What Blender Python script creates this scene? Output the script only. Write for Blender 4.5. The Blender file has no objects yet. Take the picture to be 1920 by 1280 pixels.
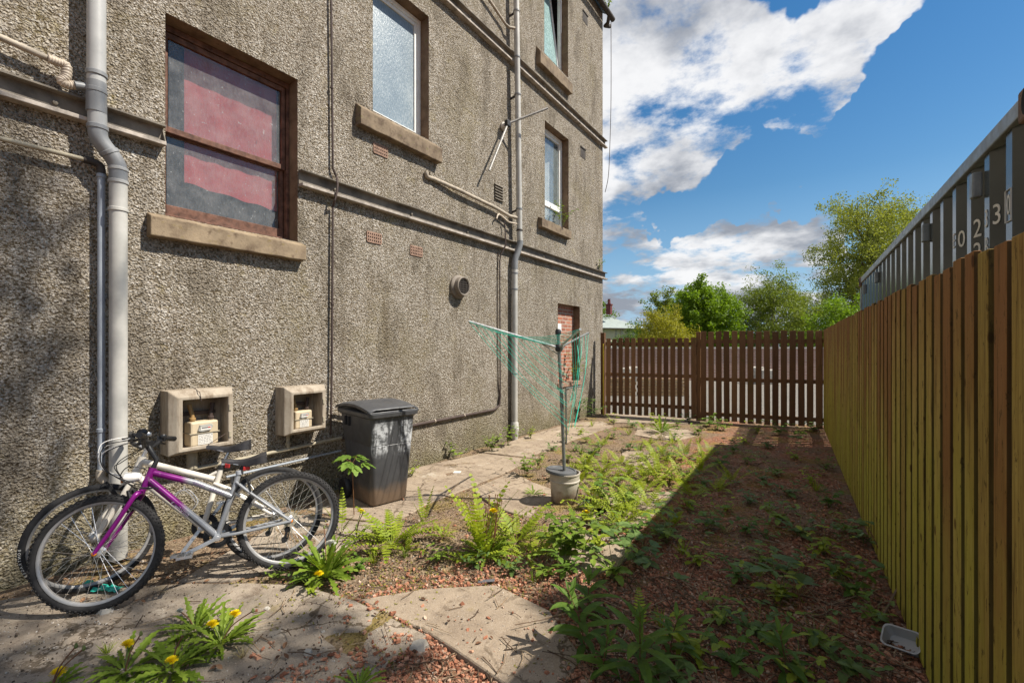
import bpy, bmesh, math, random
from mathutils import Vector, Matrix, noise as mnoise

# ------------------------------------------------------------------ camera, world, sun, exposure
scene = bpy.context.scene
col = scene.collection
YAW = math.radians(34.4)
SA, CA = math.sin(YAW), math.cos(YAW)
FPX, EYE, HORIZON = 853.3, 1.55, 650.0
cam_data = bpy.data.cameras.new('camera')
cam = bpy.data.objects.new('camera', cam_data)
col.objects.link(cam)
cam.location = (0, 0, EYE)
cam.rotation_euler = (math.pi / 2, 0, YAW)
cam_data.sensor_width = 36
cam_data.lens = 16
cam_data.shift_y = 10 / 1920
cam_data.clip_start = 0.02
cam_data.clip_end = 3000
scene.camera = cam

SUN_EL = math.radians(51)
SUN_DIR = Vector((0.894 * math.cos(SUN_EL), 0.447 * math.cos(SUN_EL), math.sin(SUN_EL)))  # towards the sun
sun_data = bpy.data.lights.new('sun', 'SUN')
sun_data.energy = 4.3
sun_data.angle = math.radians(0.5)
sun_data.color = (1.0, 0.93, 0.82)
sun = bpy.data.objects.new('sun', sun_data)
col.objects.link(sun)
sun.rotation_euler = SUN_DIR.to_track_quat('Z', 'Y').to_euler()
sun.location = (10, 10, 20)

scene.view_settings.view_transform = 'Standard'
scene.view_settings.look = 'None'
scene.view_settings.exposure = 0.95
scene.view_settings.gamma = 1.0
scene.view_settings.use_curve_mapping = False
scene.cycles.max_bounces = 8
scene.cycles.diffuse_bounces = 5
scene.cycles.transparent_max_bounces = 8


def ray(u, v):
    r = (u - 960) / FPX
    return Vector((-SA + r * CA, CA + r * SA, (HORIZON - v) / FPX))

world = bpy.data.worlds.new('World')
scene.world = world
world.use_nodes = True
wn = world.node_tree
wn.nodes.clear()


def wnode(t, **kw):
    n = wn.nodes.new(t)
    for k, val in kw.items():
        if k in n.inputs:
            n.inputs[k].default_value = val
        else:
            setattr(n, k, val)
    return n


def wmath(op, a, b=None, c=None, clamp=False):
    n = wn.nodes.new('ShaderNodeMath')
    n.operation = op
    n.use_clamp = clamp
    for i, x in enumerate((a, b, c)):
        if x is None:
            continue
        if isinstance(x, (int, float)):
            n.inputs[i].default_value = x
        else:
            wn.links.new(x, n.inputs[i])
    return n.outputs[0]


def build_sky():
    L = wn.links.new
    out = wnode('ShaderNodeOutputWorld')
    sky = wnode('ShaderNodeTexSky')
    sky.sky_type = 'NISHITA'
    sky.sun_disc = False
    sky.sun_elevation = SUN_EL
    sky.sun_rotation = math.atan2(SUN_DIR.x, SUN_DIR.y)
    sky.air_density = 1.25
    sky.dust_density = 0.25
    sky.ozone_density = 1.6
    hs = wnode('ShaderNodeHueSaturation')
    hs.inputs['Saturation'].default_value = 1.40
    hs.inputs['Value'].default_value = 0.056
    L(sky.outputs[0], hs.inputs['Color'])
    tc = wnode('ShaderNodeTexCoord')
    nrm = wnode('ShaderNodeVectorMath', operation='NORMALIZE')
    L(tc.outputs['Generated'], nrm.inputs[0])
    sep = wnode('ShaderNodeSeparateXYZ')
    L(nrm.outputs[0], sep.inputs[0])
    zc = wmath('ADD', wmath('MAXIMUM', sep.outputs[2], 0.0), 0.22)
    px = wmath('DIVIDE', sep.outputs[0], zc)
    py = wmath('DIVIDE', sep.outputs[1], zc)
    cmb = wnode('ShaderNodeCombineXYZ')
    L(px, cmb.inputs[0])
    L(py, cmb.inputs[1])

    def fbm(scale, detail, rough, off, dist=0.0):
        ad = wnode('ShaderNodeVectorMath', operation='ADD')
        L(cmb.outputs[0], ad.inputs[0])
        ad.inputs[1].default_value = off
        n = wnode('ShaderNodeTexNoise')
        n.inputs['Scale'].default_value = scale
        n.inputs['Detail'].default_value = detail
        n.inputs['Roughness'].default_value = rough
        n.inputs['Distortion'].default_value = dist
        L(ad.outputs[0], n.inputs['Vector'])
        return n.outputs[0]
    # cloud banks: where in the sky the clouds stand (directions), broken up by the fractal below
    banks = [  # u, v, radius in px, weight
        (1130, 150, 270, .34), (1330, 210, 160, .26), (1480, 150, 130, .26), (1220, 60, 150, .16), (1570, 70, 140, .28),
        (1660, 0, 120, .26), (1380, 90, 130, .22), (1180, 310, 110, .22), (1570, 190, 75, .20), (1290, 300, 80, .16),
        (1160, 510, 130, .34), (1280, 505, 120, .32), (1400, 500, 110, .34), (1510, 460, 100, .36), (1590, 480, 100, .26), (1220, 550, 140, .38), (1380, 560, 130, .32), (1520, 530, 120, .32), (1150, 470, 80, .3),
        (1400, 560, 150, .22), (1160, 400, 48, .20), (1680, 540, 140, .14), (1200, 600, 130, .24), (1330, 600, 130, .2), (1500, 610, 140, .2),
        (1760, 300, 260, -.30), (1450, 380, 100, -.20), (1250, 430, 70, -.24), (1790, 40, 130, -.22),
        (700, -300, 500, .12)]
    # ragged outlines: bend the direction a little before measuring it against the banks
    rag = wnode('ShaderNodeTexNoise')
    rag.inputs['Scale'].default_value = 4.5
    rag.inputs['Detail'].default_value = 5
    rag.inputs['Roughness'].default_value = 0.6
    L(nrm.outputs[0], rag.inputs['Vector'])
    bend = wnode('ShaderNodeVectorMath', operation='MULTIPLY_ADD')
    L(rag.outputs['Color'], bend.inputs[0])
    bend.inputs[1].default_value = (0.34, 0.34, 0.34)
    off = wnode('ShaderNodeVectorMath', operation='SUBTRACT')
    L(nrm.outputs[0], off.inputs[0])
    off.inputs[1].default_value = (0.17, 0.17, 0.17)
    L(off.outputs[0], bend.inputs[2])
    bent = wnode('ShaderNodeVectorMath', operation='NORMALIZE')
    L(bend.outputs[0], bent.inputs[0])
    dens = None
    where = []
    for u, v, rad, wgt in banks:
        d0 = ray(u, v).normalized()
        where.append((d0, min(d0.dot(ray(u + rad, v).normalized()), ray(u - rad, v).normalized().dot(d0)), wgt))
    # white clouds out of view overhead and behind, added to lift the shade
    for d0, deg, wgt in (((0, 0.1, 1), 42, .4), ((0.1, -.8, .7), 48, .4), ((-.5, .35, .95), 35, .4), ((.75, -.7, .5), 40, .35), ((-.9, -.3, .5), 50, .35)):
        where.append((Vector(d0).normalized(), math.cos(math.radians(deg)), wgt))
    for d0, cosr, wgt in where:
        dt = wnode('ShaderNodeVectorMath', operation='DOT_PRODUCT')
        L(bent.outputs[0], dt.inputs[0])
        dt.inputs[1].default_value = d0
        mr = wnode('ShaderNodeMapRange', interpolation_type='SMOOTHSTEP')
        mr.inputs['From Min'].default_value = cosr
        mr.inputs['From Max'].default_value = 1.0
        mr.inputs['To Min'].default_value = 0.0
        mr.inputs['To Max'].default_value = wgt * 1.25
        L(dt.outputs['Value'], mr.inputs['Value'])
        dens = mr.outputs[0] if dens is None else wmath('ADD', dens, mr.outputs[0])
    dens = wmath('MINIMUM', dens, 0.25)
    n1 = fbm(2.3, 9, 0.60, (3.1, 1.7, 0.3), 0.15)
    n2 = fbm(5.0, 8, 0.62, (7.3, 4.1, 2.0))
    nn = wmath('ADD', wmath('MULTIPLY', n1, 0.75), wmath('MULTIPLY', n2, 0.50))
    dd = wmath('ADD', nn, dens)
    cov = wnode('ShaderNodeMapRange', interpolation_type='SMOOTHSTEP')
    cov.inputs['From Min'].default_value = 0.785
    cov.inputs['From Max'].default_value = 0.92
    L(dd, cov.inputs['Value'])
    # thicker cloud shows grey undersides
    thick = fbm(1.7, 6, 0.55, (11.0, 5.0, 1.0))
    t2 = fbm(3.4, 6, 0.6, (2.0, 9.0, 4.0))
    tk = wmath('ADD', wmath('MULTIPLY', thick, .6), wmath('MULTIPLY', t2, .4))
    low = wnode('ShaderNodeMapRange')
    low.inputs['From Min'].default_value = 0.08
    low.inputs['From Max'].default_value = 0.45
    low.inputs['To Min'].default_value = 0.05
    low.inputs['To Max'].default_value = -0.035
    L(sep.outputs[2], low.inputs['Value'])
    grey = wnode('ShaderNodeMapRange', interpolation_type='SMOOTHSTEP')
    grey.inputs['From Min'].default_value = 0.42
    grey.inputs['From Max'].default_value = 0.60
    L(wmath('ADD', tk, low.outputs[0]), grey.inputs['Value'])
    cc = wnode('ShaderNodeMix', data_type='RGBA')
    cc.inputs[6].default_value = (0.50, 0.50, 0.505, 1)
    cc.inputs[7].default_value = (0.165, 0.18, 0.21, 1)
    L(grey.outputs[0], cc.inputs[0])
    fin = wnode('ShaderNodeMix', data_type='RGBA')
    L(wmath('MULTIPLY', cov.outputs[0], 0.97), fin.inputs[0])
    # paler, bluer air low over the horizon
    hz = wnode('ShaderNodeMix', data_type='RGBA')
    hzf = wnode('ShaderNodeMapRange')
    hzf.inputs['From Min'].default_value = 0.0
    hzf.inputs['From Max'].default_value = 0.30
    hzf.inputs['To Min'].default_value = 0.85
    hzf.inputs['To Max'].default_value = 0.0
    L(sep.outputs[2], hzf.inputs['Value'])
    L(hzf.outputs[0], hz.inputs[0])
    L(hs.outputs[0], hz.inputs[6])
    hz.inputs[7].default_value = (0.15, 0.27, 0.44, 1)
    L(hz.outputs[2], fin.inputs[6])
    L(cc.outputs[2], fin.inputs[7])
    bg = wnode('ShaderNodeBackground')
    bg.inputs['Strength'].default_value = 1.0
    L(fin.outputs[2], bg.inputs['Color'])
    L(bg.outputs[0], out.inputs['Surface'])


build_sky()

# ------------------------------------------------------------------ places: the wall stands at x = -WALL, the ground at z = 0
WALL = 4.34


def on_wall(u, v, off=0.0):
    d = ray(u, v)
    t = (-WALL + off) / d.x
    return Vector((0, 0, EYE)) + d * t


def on_ground(u, v, z=0.0):
    d = ray(u, v)
    t = (z - EYE) / d.z
    return Vector((0, 0, EYE)) + d * t


def at_depth(u, v, depth):
    return Vector((0, 0, EYE)) + ray(u, v) * depth


def fence_x(y):
    return 0.397 - (y - 2.81) * 0.0523


# ------------------------------------------------------------------ helpers
def world_of(o):
    p = Vector((0, 0, 0))
    while o is not None:
        p += o.location
        o = o.parent
    return p


def tag(o, label=None, cat=None, group=None, kind=None):
    if label:
        o['label'] = label
    if cat:
        o['category'] = cat
    if group:
        o['group'] = group
    if kind:
        o['kind'] = kind
    return o


def thing(name, label, cat, loc=(0, 0, 0), group=None):
    o = bpy.data.objects.new(name, None)
    o.empty_display_size = 0.1
    col.objects.link(o)
    o.location = loc
    return tag(o, label, cat, group)


def kids(o):
    return [c for c in bpy.data.objects if c.parent is o]


def dup(o, loc=None, rz=None, sc=None, label=None, parent=None):
    c = o.copy()
    col.objects.link(c)
    c.parent = parent
    if loc is not None:
        c.location = loc
    if rz is not None:
        c.rotation_euler = (0, 0, rz)
    if sc is not None:
        c.scale = (sc, sc, sc)
    if label:
        c['label'] = label
    for ch in TREE.get(o.name, []):
        dup(ch, parent=c)
    return c


TREE = {}


class MB:
    """collects shapes and links them as one mesh object"""

    def __init__(self):
        self.v, self.f = [], []

    def add(self, vs, fs):
        b = len(self.v)
        self.v.extend([tuple(p) for p in vs])
        self.f.extend([tuple(i + b for i in f) for f in fs])
        return self

    def box(self, x0, x1, y0, y1, z0, z1):
        vs = [(x, y, z) for z in (z0, z1) for y in (y0, y1) for x in (x0, x1)]
        return self.add(vs, [(0, 2, 3, 1), (4, 5, 7, 6), (0, 1, 5, 4), (2, 6, 7, 3), (0, 4, 6, 2), (1, 3, 7, 5)])

    def obox(self, c, size, ax=None):
        """box of size at c, with axes ax (3 vectors)"""
        ax = ax or (Vector((1, 0, 0)), Vector((0, 1, 0)), Vector((0, 0, 1)))
        c = Vector(c)
        vs = []
        for k in (-.5, .5):
            for j in (-.5, .5):
                for i in (-.5, .5):
                    vs.append(c + ax[0] * (i * size[0]) + ax[1] * (j * size[1]) + ax[2] * (k * size[2]))
        return self.add(vs, [(0, 2, 3, 1), (4, 5, 7, 6), (0, 1, 5, 4), (2, 6, 7, 3), (0, 4, 6, 2), (1, 3, 7, 5)])

    def beam(self, p, q, w, h, up=(0, 0, 1)):
        p, q = Vector(p), Vector(q)
        d = q - p
        ln = d.length
        d.normalize()
        s = d.cross(Vector(up))
        if s.length < 1e-4:
            s = d.cross(Vector((1, 0, 0)))
        s.normalize()
        u = s.cross(d)
        return self.obox((p + q) / 2, (ln, w, h), (d, s, u))

    def tube(self, pts, r, n=8, caps=True, closed=False):
        pts = [Vector(p) for p in pts]
        m = len(pts)
        rr = r if isinstance(r, (list, tuple)) else [r] * m
        vs, fs = [], []
        nrm = None
        for i, p in enumerate(pts):
            if closed:
                t = pts[(i + 1) % m] - pts[i - 1]
            elif i == 0:
                t = pts[1] - p
            elif i == m - 1:
                t = p - pts[i - 1]
            else:
                t = (pts[i + 1] - p).normalized() + (p - pts[i - 1]).normalized()
            if t.length < 1e-9:
                t = Vector((0, 0, 1))
            t.normalize()
            if nrm is None:
                nrm = t.orthogonal().normalized()
            else:
                nrm = nrm - t * nrm.dot(t)
                if nrm.length < 1e-6:
                    nrm = t.orthogonal()
                nrm.normalize()
            b = t.cross(nrm)
            for k in range(n):
                a = 2 * math.pi * k / n
                vs.append(p + (nrm * math.cos(a) + b * math.sin(a)) * rr[i])
        rng = m if closed else m - 1
        for i in range(rng):
            j = (i + 1) % m
            for k in range(n):
                k2 = (k + 1) % n
                fs.append((i * n + k, i * n + k2, j * n + k2, j * n + k))
        if caps and not closed:
            fs.append(tuple(range(n - 1, -1, -1)))
            fs.append(tuple((m - 1) * n + k for k in range(n)))
        return self.add(vs, fs)

    def lathe(self, prof, n=24, c=(0, 0, 0), ax=None, caps=False):
        """profile of (radius, height) turned about ax[2] at c"""
        ax = ax or (Vector((1, 0, 0)), Vector((0, 1, 0)), Vector((0, 0, 1)))
        c = Vector(c)
        vs, fs = [], []
        for r, z in prof:
            for k in range(n):
                a = 2 * math.pi * k / n
                vs.append(c + ax[0] * (r * math.cos(a)) + ax[1] * (r * math.sin(a)) + ax[2] * z)
        for i in range(len(prof) - 1):
            for k in range(n):
                k2 = (k + 1) % n
                fs.append((i * n + k, i * n + k2, (i + 1) * n + k2, (i + 1) * n + k))
        if caps:
            fs.append(tuple(range(n - 1, -1, -1)))
            fs.append(tuple((len(prof) - 1) * n + k for k in range(n)))
        return self.add(vs, fs)

    def prism(self, poly, z0, z1):
        """vertical prism on an outline of (x, y)"""
        n = len(poly)
        vs = [(x, y, z0) for x, y in poly] + [(x, y, z1) for x, y in poly]
        area = sum(poly[i][0] * poly[(i + 1) % n][1] - poly[(i + 1) % n][0] * poly[i][1] for i in range(n))
        fs = [tuple(range(n - 1, -1, -1)), tuple(range(n, 2 * n))]
        fs += [(i, (i + 1) % n, n + (i + 1) % n, n + i) for i in range(n)]
        if area < 0:
            fs = [tuple(reversed(f)) for f in fs]
        return self.add(vs, fs)

    def quad(self, a, b, c, d):
        return self.add([a, b, c, d], [(0, 1, 2, 3)])

    def build(self, name, m, parent=None, smooth=False, bevel=0, local=False, segs=2):
        me = bpy.data.meshes.new(name)
        o = (Vector((0, 0, 0)) if (local or parent is None) else world_of(parent))
        me.from_pydata([(x - o.x, y - o.y, z - o.z) for x, y, z in self.v], [], self.f)
        me.materials.append(m)
        if smooth:
            me.shade_smooth()
            if smooth is not True:
                me.set_sharp_from_angle(angle=math.radians(smooth))
        ob = bpy.data.objects.new(name, me)
        col.objects.link(ob)
        if parent is not None:
            ob.parent = parent
            TREE.setdefault(parent.name, []).append(ob)
        if bevel:
            md = ob.modifiers.new('bevel', 'BEVEL')
            md.width = bevel
            md.segments = segs
            md.limit_method = 'ANGLE'
            md.angle_limit = math.radians(40)
        return ob


def part(name, parent):
    """an empty part that carries sub-parts"""
    o = bpy.data.objects.new(name, None)
    o.empty_display_size = 0.05
    col.objects.link(o)
    o.parent = parent
    TREE.setdefault(parent.name, []).append(o)
    return o


def text_mesh(body, size, xs=1.0, ext=0.002):
    """the letters as a mesh in the xy plane, centred at the origin"""
    cu = bpy.data.curves.new('lettering', 'FONT')
    cu.body = body
    cu.size = size
    cu.extrude = ext
    cu.align_x = 'CENTER'
    cu.align_y = 'CENTER'
    cu.resolution_u = 3
    ob = bpy.data.objects.new('lettering', cu)
    col.objects.link(ob)
    dg = bpy.context.evaluated_depsgraph_get()
    me = bpy.data.meshes.new_from_object(ob.evaluated_get(dg))
    vs = [Vector((v.co.x * xs, v.co.y, v.co.z)) for v in me.vertices]
    fs = [tuple(p.vertices) for p in me.polygons]
    bpy.data.objects.remove(ob)
    bpy.data.meshes.remove(me)
    bpy.data.curves.remove(cu)
    return vs, fs


def smooth_path(pts, sub=6):
    """Catmull-Rom through the points"""
    pts = [Vector(p) for p in pts]
    out = []
    for i in range(len(pts) - 1):
        p0, p1, p2, p3 = pts[max(i - 1, 0)], pts[i], pts[i + 1], pts[min(i + 2, len(pts) - 1)]
        for k in range(sub):
            t = k / sub
            out.append(0.5 * ((2 * p1) + (p2 - p0) * t + (2 * p0 - 5 * p1 + 4 * p2 - p3) * t * t + (3 * p1 - p0 - 3 * p2 + p3) * t ** 3))
    out.append(pts[-1])
    return out


# ------------------------------------------------------------------ materials
class Mat:
    def __init__(self, name, rough=0.7, spec=0.3, metal=0.0):
        self.m = bpy.data.materials.new(name)
        self.m.use_nodes = True
        self.nt = self.m.node_tree
        self.b = self.nt.nodes['Principled BSDF']
        self.b.inputs['Roughness'].default_value = rough
        self.b.inputs['Specular IOR Level'].default_value = spec
        self.b.inputs['Metallic'].default_value = metal
        self.tc = self.nt.nodes.new('ShaderNodeTexCoord')
        self.co = self.tc.outputs['Object']

    def link(self, a, b):
        self.nt.links.new(a, b)

    def put(self, sock, x):
        if isinstance(x, bpy.types.NodeSocket):
            self.link(x, sock)
        elif isinstance(x, (tuple, list)) and len(x) == 3 and sock.type == 'RGBA':
            sock.default_value = (*x, 1)
        else:
            sock.default_value = x

    def scaled(self, s, vec=None):
        n = self.nt.nodes.new('ShaderNodeMapping')
        self.link(vec or self.co, n.inputs['Vector'])
        n.inputs['Scale'].default_value = s
        return n.outputs[0]

    def noise(self, scale, detail=4, rough=0.55, vec=None, dist=0.0, out=0):
        n = self.nt.nodes.new('ShaderNodeTexNoise')
        self.link(vec or self.co, n.inputs['Vector'])
        n.inputs['Scale'].default_value = scale
        n.inputs['Detail'].default_value = detail
        n.inputs['Roughness'].default_value = rough
        n.inputs['Distortion'].default_value = dist
        return n.outputs[out]

    def vor(self, scale, feature='F1', out='Distance', vec=None, rnd=1.0):
        n = self.nt.nodes.new('ShaderNodeTexVoronoi')
        n.feature = feature
        self.link(vec or self.co, n.inputs['Vector'])
        n.inputs['Scale'].default_value = scale
        n.inputs['Randomness'].default_value = rnd
        return n.outputs[out]

    def ramp(self, fac, stops):
        n = self.nt.nodes.new('ShaderNodeValToRGB')
        e = n.color_ramp.elements
        while len(e) < len(stops):
            e.new(0.5)
        for i, (p, c) in enumerate(stops):
            e[i].position = p
            if isinstance(c, (int, float)):
                c = (c, c, c)
            e[i].color = (*c, 1)
        self.link(fac, n.inputs[0])
        return n.outputs[0]

    def mix(self, fac, a, b, blend='MIX'):
        n = self.nt.nodes.new('ShaderNodeMix')
        n.data_type = 'RGBA'
        n.blend_type = blend
        self.put(n.inputs[0], fac)
        self.put(n.inputs[6], a)
        self.put(n.inputs[7], b)
        return n.outputs[2]

    def math(self, op, a, b=0.0, clamp=False):
        n = self.nt.nodes.new('ShaderNodeMath')
        n.operation = op
        n.use_clamp = clamp
        self.put(n.inputs[0], a)
        self.put(n.inputs[1], b)
        return n.outputs[0]

    def range(self, x, a, b, c=0.0, d=1.0):
        n = self.nt.nodes.new('ShaderNodeMapRange')
        n.interpolation_type = 'SMOOTHSTEP'
        self.link(x, n.inputs[0])
        for i, val in enumerate((a, b, c, d)):
            n.inputs[i + 1].default_value = val
        return n.outputs[0]

    def axis(self, i, vec=None):
        n = self.nt.nodes.new('ShaderNodeSeparateXYZ')
        self.link(vec or self.co, n.inputs[0])
        return n.outputs[i]

    def island(self):
        return self.nt.nodes.new('ShaderNodeNewGeometry').outputs['Random Per Island']

    def objrand(self):
        return self.nt.nodes.new('ShaderNodeObjectInfo').outputs['Random']

    def color(self, c):
        self.put(self.b.inputs['Base Color'], c)
        return self

    def rough(self, r):
        self.put(self.b.inputs['Roughness'], r)
        return self

    def bump(self, h, strength=0.5, dist=0.01, prev=None):
        n = self.nt.nodes.new('ShaderNodeBump')
        self.link(h, n.inputs['Height'])
        n.inputs['Strength'].default_value = strength
        n.inputs['Distance'].default_value = dist
        if prev:
            self.link(prev, n.inputs['Normal'])
        self.link(n.outputs[0], self.b.inputs['Normal'])
        return n.outputs[0]


def plain(name, c, rough=0.6, spec=0.3, metal=0.0, var=0.25, scale=8, bump=0.0, bscale=60):
    """a colour with wear: large stains and a fine grain"""
    k = Mat(name, rough, spec, metal)
    a = k.noise(scale, 5, 0.65)
    lo = tuple(x * (1 - var) for x in c)
    hi = tuple(min(1, x * (1 + var)) for x in c)
    k.color(k.ramp(a, [(0.3, lo), (0.7, hi)]))
    k.rough(k.range(k.noise(scale * 2.3, 4), 0.3, 0.7, max(0.02, rough - 0.1), min(1, rough + 0.1)))
    if bump:
        k.bump(k.noise(bscale, 4), bump, 0.004)
    return k.m


def leafmat(name, c1, c2, trans=0.35, rough=0.5):
    """leaf green, each leaf its own shade, light shines through"""
    k = Mat(name, rough, 0.25)
    a = k.math('ADD', k.math('MULTIPLY', k.island(), 0.75), k.math('MULTIPLY', k.objrand(), 0.25))
    c = k.ramp(a, [(0.0, c1), (1.0, c2)])
    c = k.mix(k.range(k.noise(40, 3), 0.35, 0.75, 0, .35), c, tuple(x * 0.55 for x in c1))
    k.color(c)
    tr = k.nt.nodes.new('ShaderNodeBsdfTranslucent')
    k.link(k.mix(1.0, c, (1.0, 1.0, 0.45), 'MULTIPLY'), tr.inputs['Color'])
    ms = k.nt.nodes.new('ShaderNodeMixShader')
    ms.inputs[0].default_value = trans
    k.link(k.b.outputs[0], ms.inputs[1])
    k.link(tr.outputs[0], ms.inputs[2])
    k.link(ms.outputs[0], k.nt.nodes['Material Output'].inputs['Surface'])
    return k.m
# ================================================================== the tenement with its roughcast wall
def roughcast():
    k = Mat('roughcast', 0.92, 0.15)
    wob = k.noise(34, 3, 0.6, out=1)
    wv = k.nt.nodes.new('ShaderNodeVectorMath')
    wv.operation = 'MULTIPLY_ADD'
    k.link(wob, wv.inputs[0])
    wv.inputs[1].default_value = (0.016, 0.016, 0.016)
    k.link(k.co, wv.inputs[2])
    vec = wv.outputs[0]
    d = k.vor(60, 'F1', vec=vec)
    cell = k.vor(74, 'F1', 'Color', vec=vec)
    lump = k.noise(68, 2, 0.55, vec=vec)
    lump2 = k.noise(30, 3, 0.6)
    grain = k.noise(210, 3, 0.7)
    peb = k.range(k.math('ADD', k.math('MULTIPLY', lump, 0.75), k.math('MULTIPLY', lump2, 0.25)), 0.40, 0.50)
    h = k.math('ADD', k.math('MULTIPLY', lump, 1.9), k.math('MULTIPLY', k.range(d, 0.1, 0.75, 1, 0), 0.55))
    h = k.math('ADD', h, k.math('MULTIPLY', lump2, 0.9))
    h = k.math('ADD', h, k.math('MULTIPLY', grain, 0.28))
    r = k.axis(0, cell)
    stone = k.ramp(r, [(0.0, (0.215, 0.18, 0.137)), (0.3, (0.345, 0.30, 0.24)), (0.7, (0.435, 0.388, 0.325)), (1.0, (0.58, 0.545, 0.49))])
    mort_shade = k.mix(peb, (0.15, 0.115, 0.07), stone)  # pits between the pebbles darkened: mortar colour plus their shade, painted in
    mort_shade = k.mix(k.range(grain, 0.45, 0.7, 0, 0.3), mort_shade, (0.20, 0.16, 0.11))
    # weather: soot and algae low down and in broad patches, damp streaks
    z = k.axis(2)
    big = k.noise(0.9, 6, 0.65)
    big2 = k.noise(2.6, 5, 0.6)
    algae = k.math('MULTIPLY', k.range(k.math('ADD', big, k.math('MULTIPLY', big2, .35)), 0.66, 0.92), 0.5)
    c = k.mix(algae, mort_shade, (0.20, 0.165, 0.085))
    streak = k.noise(1.0, 5, 0.7, vec=k.scaled((1, 3.2, 0.28)))
    c = k.mix(k.math('MULTIPLY', k.range(streak, 0.52, 0.74), 0.5), c, (0.125, 0.092, 0.052))
    foot = k.range(k.math('ADD', z, k.math('MULTIPLY', big2, 0.9)), 0.30, 1.15, 0.75, 0)
    c = k.mix(foot, c, k.mix(peb, (0.08, 0.07, 0.03), (0.20, 0.175, 0.085)))
    pale = k.range(k.noise(1.3, 5, 0.6, vec=k.scaled((1, 1, 1.2))), 0.50, 0.70, 0, 0.7)
    c = k.mix(pale, c, k.mix(1.0, c, (1.3, 1.32, 1.36), 'MULTIPLY'))
    lich = k.math('MULTIPLY', k.range(k.noise(3.3, 6, .7), .54, .70), k.range(k.noise(14, 4, .7), .42, .6, 0, .38))
    c = k.mix(lich, c, (0.36, 0.29, 0.10))
    soot = k.range(k.noise(1.7, 6, .72, vec=k.scaled((1, 1.5, .6))), .48, .64, 0, .68)
    c = k.mix(soot, c, k.mix(peb, (0.07, 0.055, 0.04), (0.19, 0.16, 0.12)))
    k.color(c)
    k.bump(h, 1.0, 0.022)
    return k.m


def stone_mat(name, base, dark, moss=(0.12, 0.12, 0.03)):
    k = Mat(name, 0.88, 0.2)
    a = k.noise(7, 6, 0.65)
    c = k.ramp(a, [(0.25, dark), (0.5, base), (0.75, tuple(min(1, x * 1.35) for x in base))])
    c = k.mix(k.range(k.noise(16, 5, 0.7), 0.55, 0.7, 0, .7), c, dark)
    c = k.mix(k.range(k.noise(11, 4, 0.6, vec=k.scaled((1, 1, 2))), 0.58, 0.72, 0, .6), c, moss)
    k.color(c)
    k.bump(k.noise(70, 5, 0.7), 0.5, 0.008)
    return k.m


M_wall = roughcast()
M_sill = stone_mat('weathered_sandstone', (0.19, 0.145, 0.10), (0.065, 0.042, 0.03))
M_sill_pale = stone_mat('pale_sill_stone', (0.235, 0.18, 0.12), (0.085, 0.055, 0.036), (0.2, 0.15, 0.05))
M_reveal = stone_mat('brown_painted_reveal', (0.17, 0.115, 0.075), (0.09, 0.055, 0.035))
M_beam = plain('weathered_steel', (0.145, 0.125, 0.10), 0.7, 0.3, 0.0, 0.5, 5, 0.4, 40)
M_beamlip = plain('flaking_grey_paint', (0.34, 0.30, 0.26), 0.8, 0.2, 0.0, 0.5, 9, 0.5, 60)
M_wood = plain('peeling_red_brown_paint', (0.125, 0.062, 0.042), 0.75, 0.3, 0.0, 0.6, 14, 0.5, 50)
M_upvc = plain('white_upvc', (0.70, 0.70, 0.67), 0.4, 0.4, 0.0, 0.12, 6)
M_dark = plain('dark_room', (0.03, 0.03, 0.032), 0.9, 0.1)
M_terra = plain('terracotta', (0.27, 0.175, 0.13), 0.85, 0.2, 0.0, 0.35, 20, 0.3)
M_black = plain('black_plastic', (0.022, 0.022, 0.024), 0.5, 0.4, 0, 0.3, 12)
M_gutter = plain('old_iron_gutter', (0.05, 0.042, 0.036), 0.8, 0.3, 0, 0.4, 10, 0.3)
M_slate = plain('slate', (0.10, 0.10, 0.11), 0.7, 0.3, 0, 0.4, 6, 0.4)


def dirty_glass(name, tint, dust, amount, rough=0.08, frost=False):
    """a pane: reflection, a veil of dust, and the room seen through it"""
    k = Mat(name, rough, 0.6)
    d = k.noise(5, 6, 0.7)
    fine = k.noise(60, 4, 0.7, vec=k.scaled((1, 1, 0.3)))
    spl = k.range(k.noise(35, 3, 0.5), 0.66, 0.72, 0, 0.35)
    k.color(k.mix(d, tint, dust))
    veil = k.math('ADD', k.math('MULTIPLY', k.range(k.math('ADD', k.math('MULTIPLY', d, .6), k.math('MULTIPLY', fine, .4)), 0.3, 0.7, 0.6, 1.3), amount), spl, True)
    tr = k.nt.nodes.new('ShaderNodeBsdfTransparent')
    gl = k.nt.nodes.new('ShaderNodeBsdfGlossy')
    gl.inputs['Roughness'].default_value = rough
    fr = k.nt.nodes.new('ShaderNodeLayerWeight')
    fr.inputs['Blend'].default_value = 0.5
    m1 = k.nt.nodes.new('ShaderNodeMixShader')
    k.link(veil, m1.inputs[0])
    k.link(tr.outputs[0], m1.inputs[1])
    k.link(k.b.outputs[0], m1.inputs[2])
    m2 = k.nt.nodes.new('ShaderNodeMixShader')
    k.link(k.math('ADD', k.math('MULTIPLY', k.math('POWER', fr.outputs['Facing'], 4.0), 0.7), 0.045), m2.inputs[0])
    k.link(m1.outputs[0], m2.inputs[1])
    k.link(gl.outputs[0], m2.inputs[2])
    k.link(m2.outputs[0], k.nt.nodes['Material Output'].inputs['Surface'])
    return k.m


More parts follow.
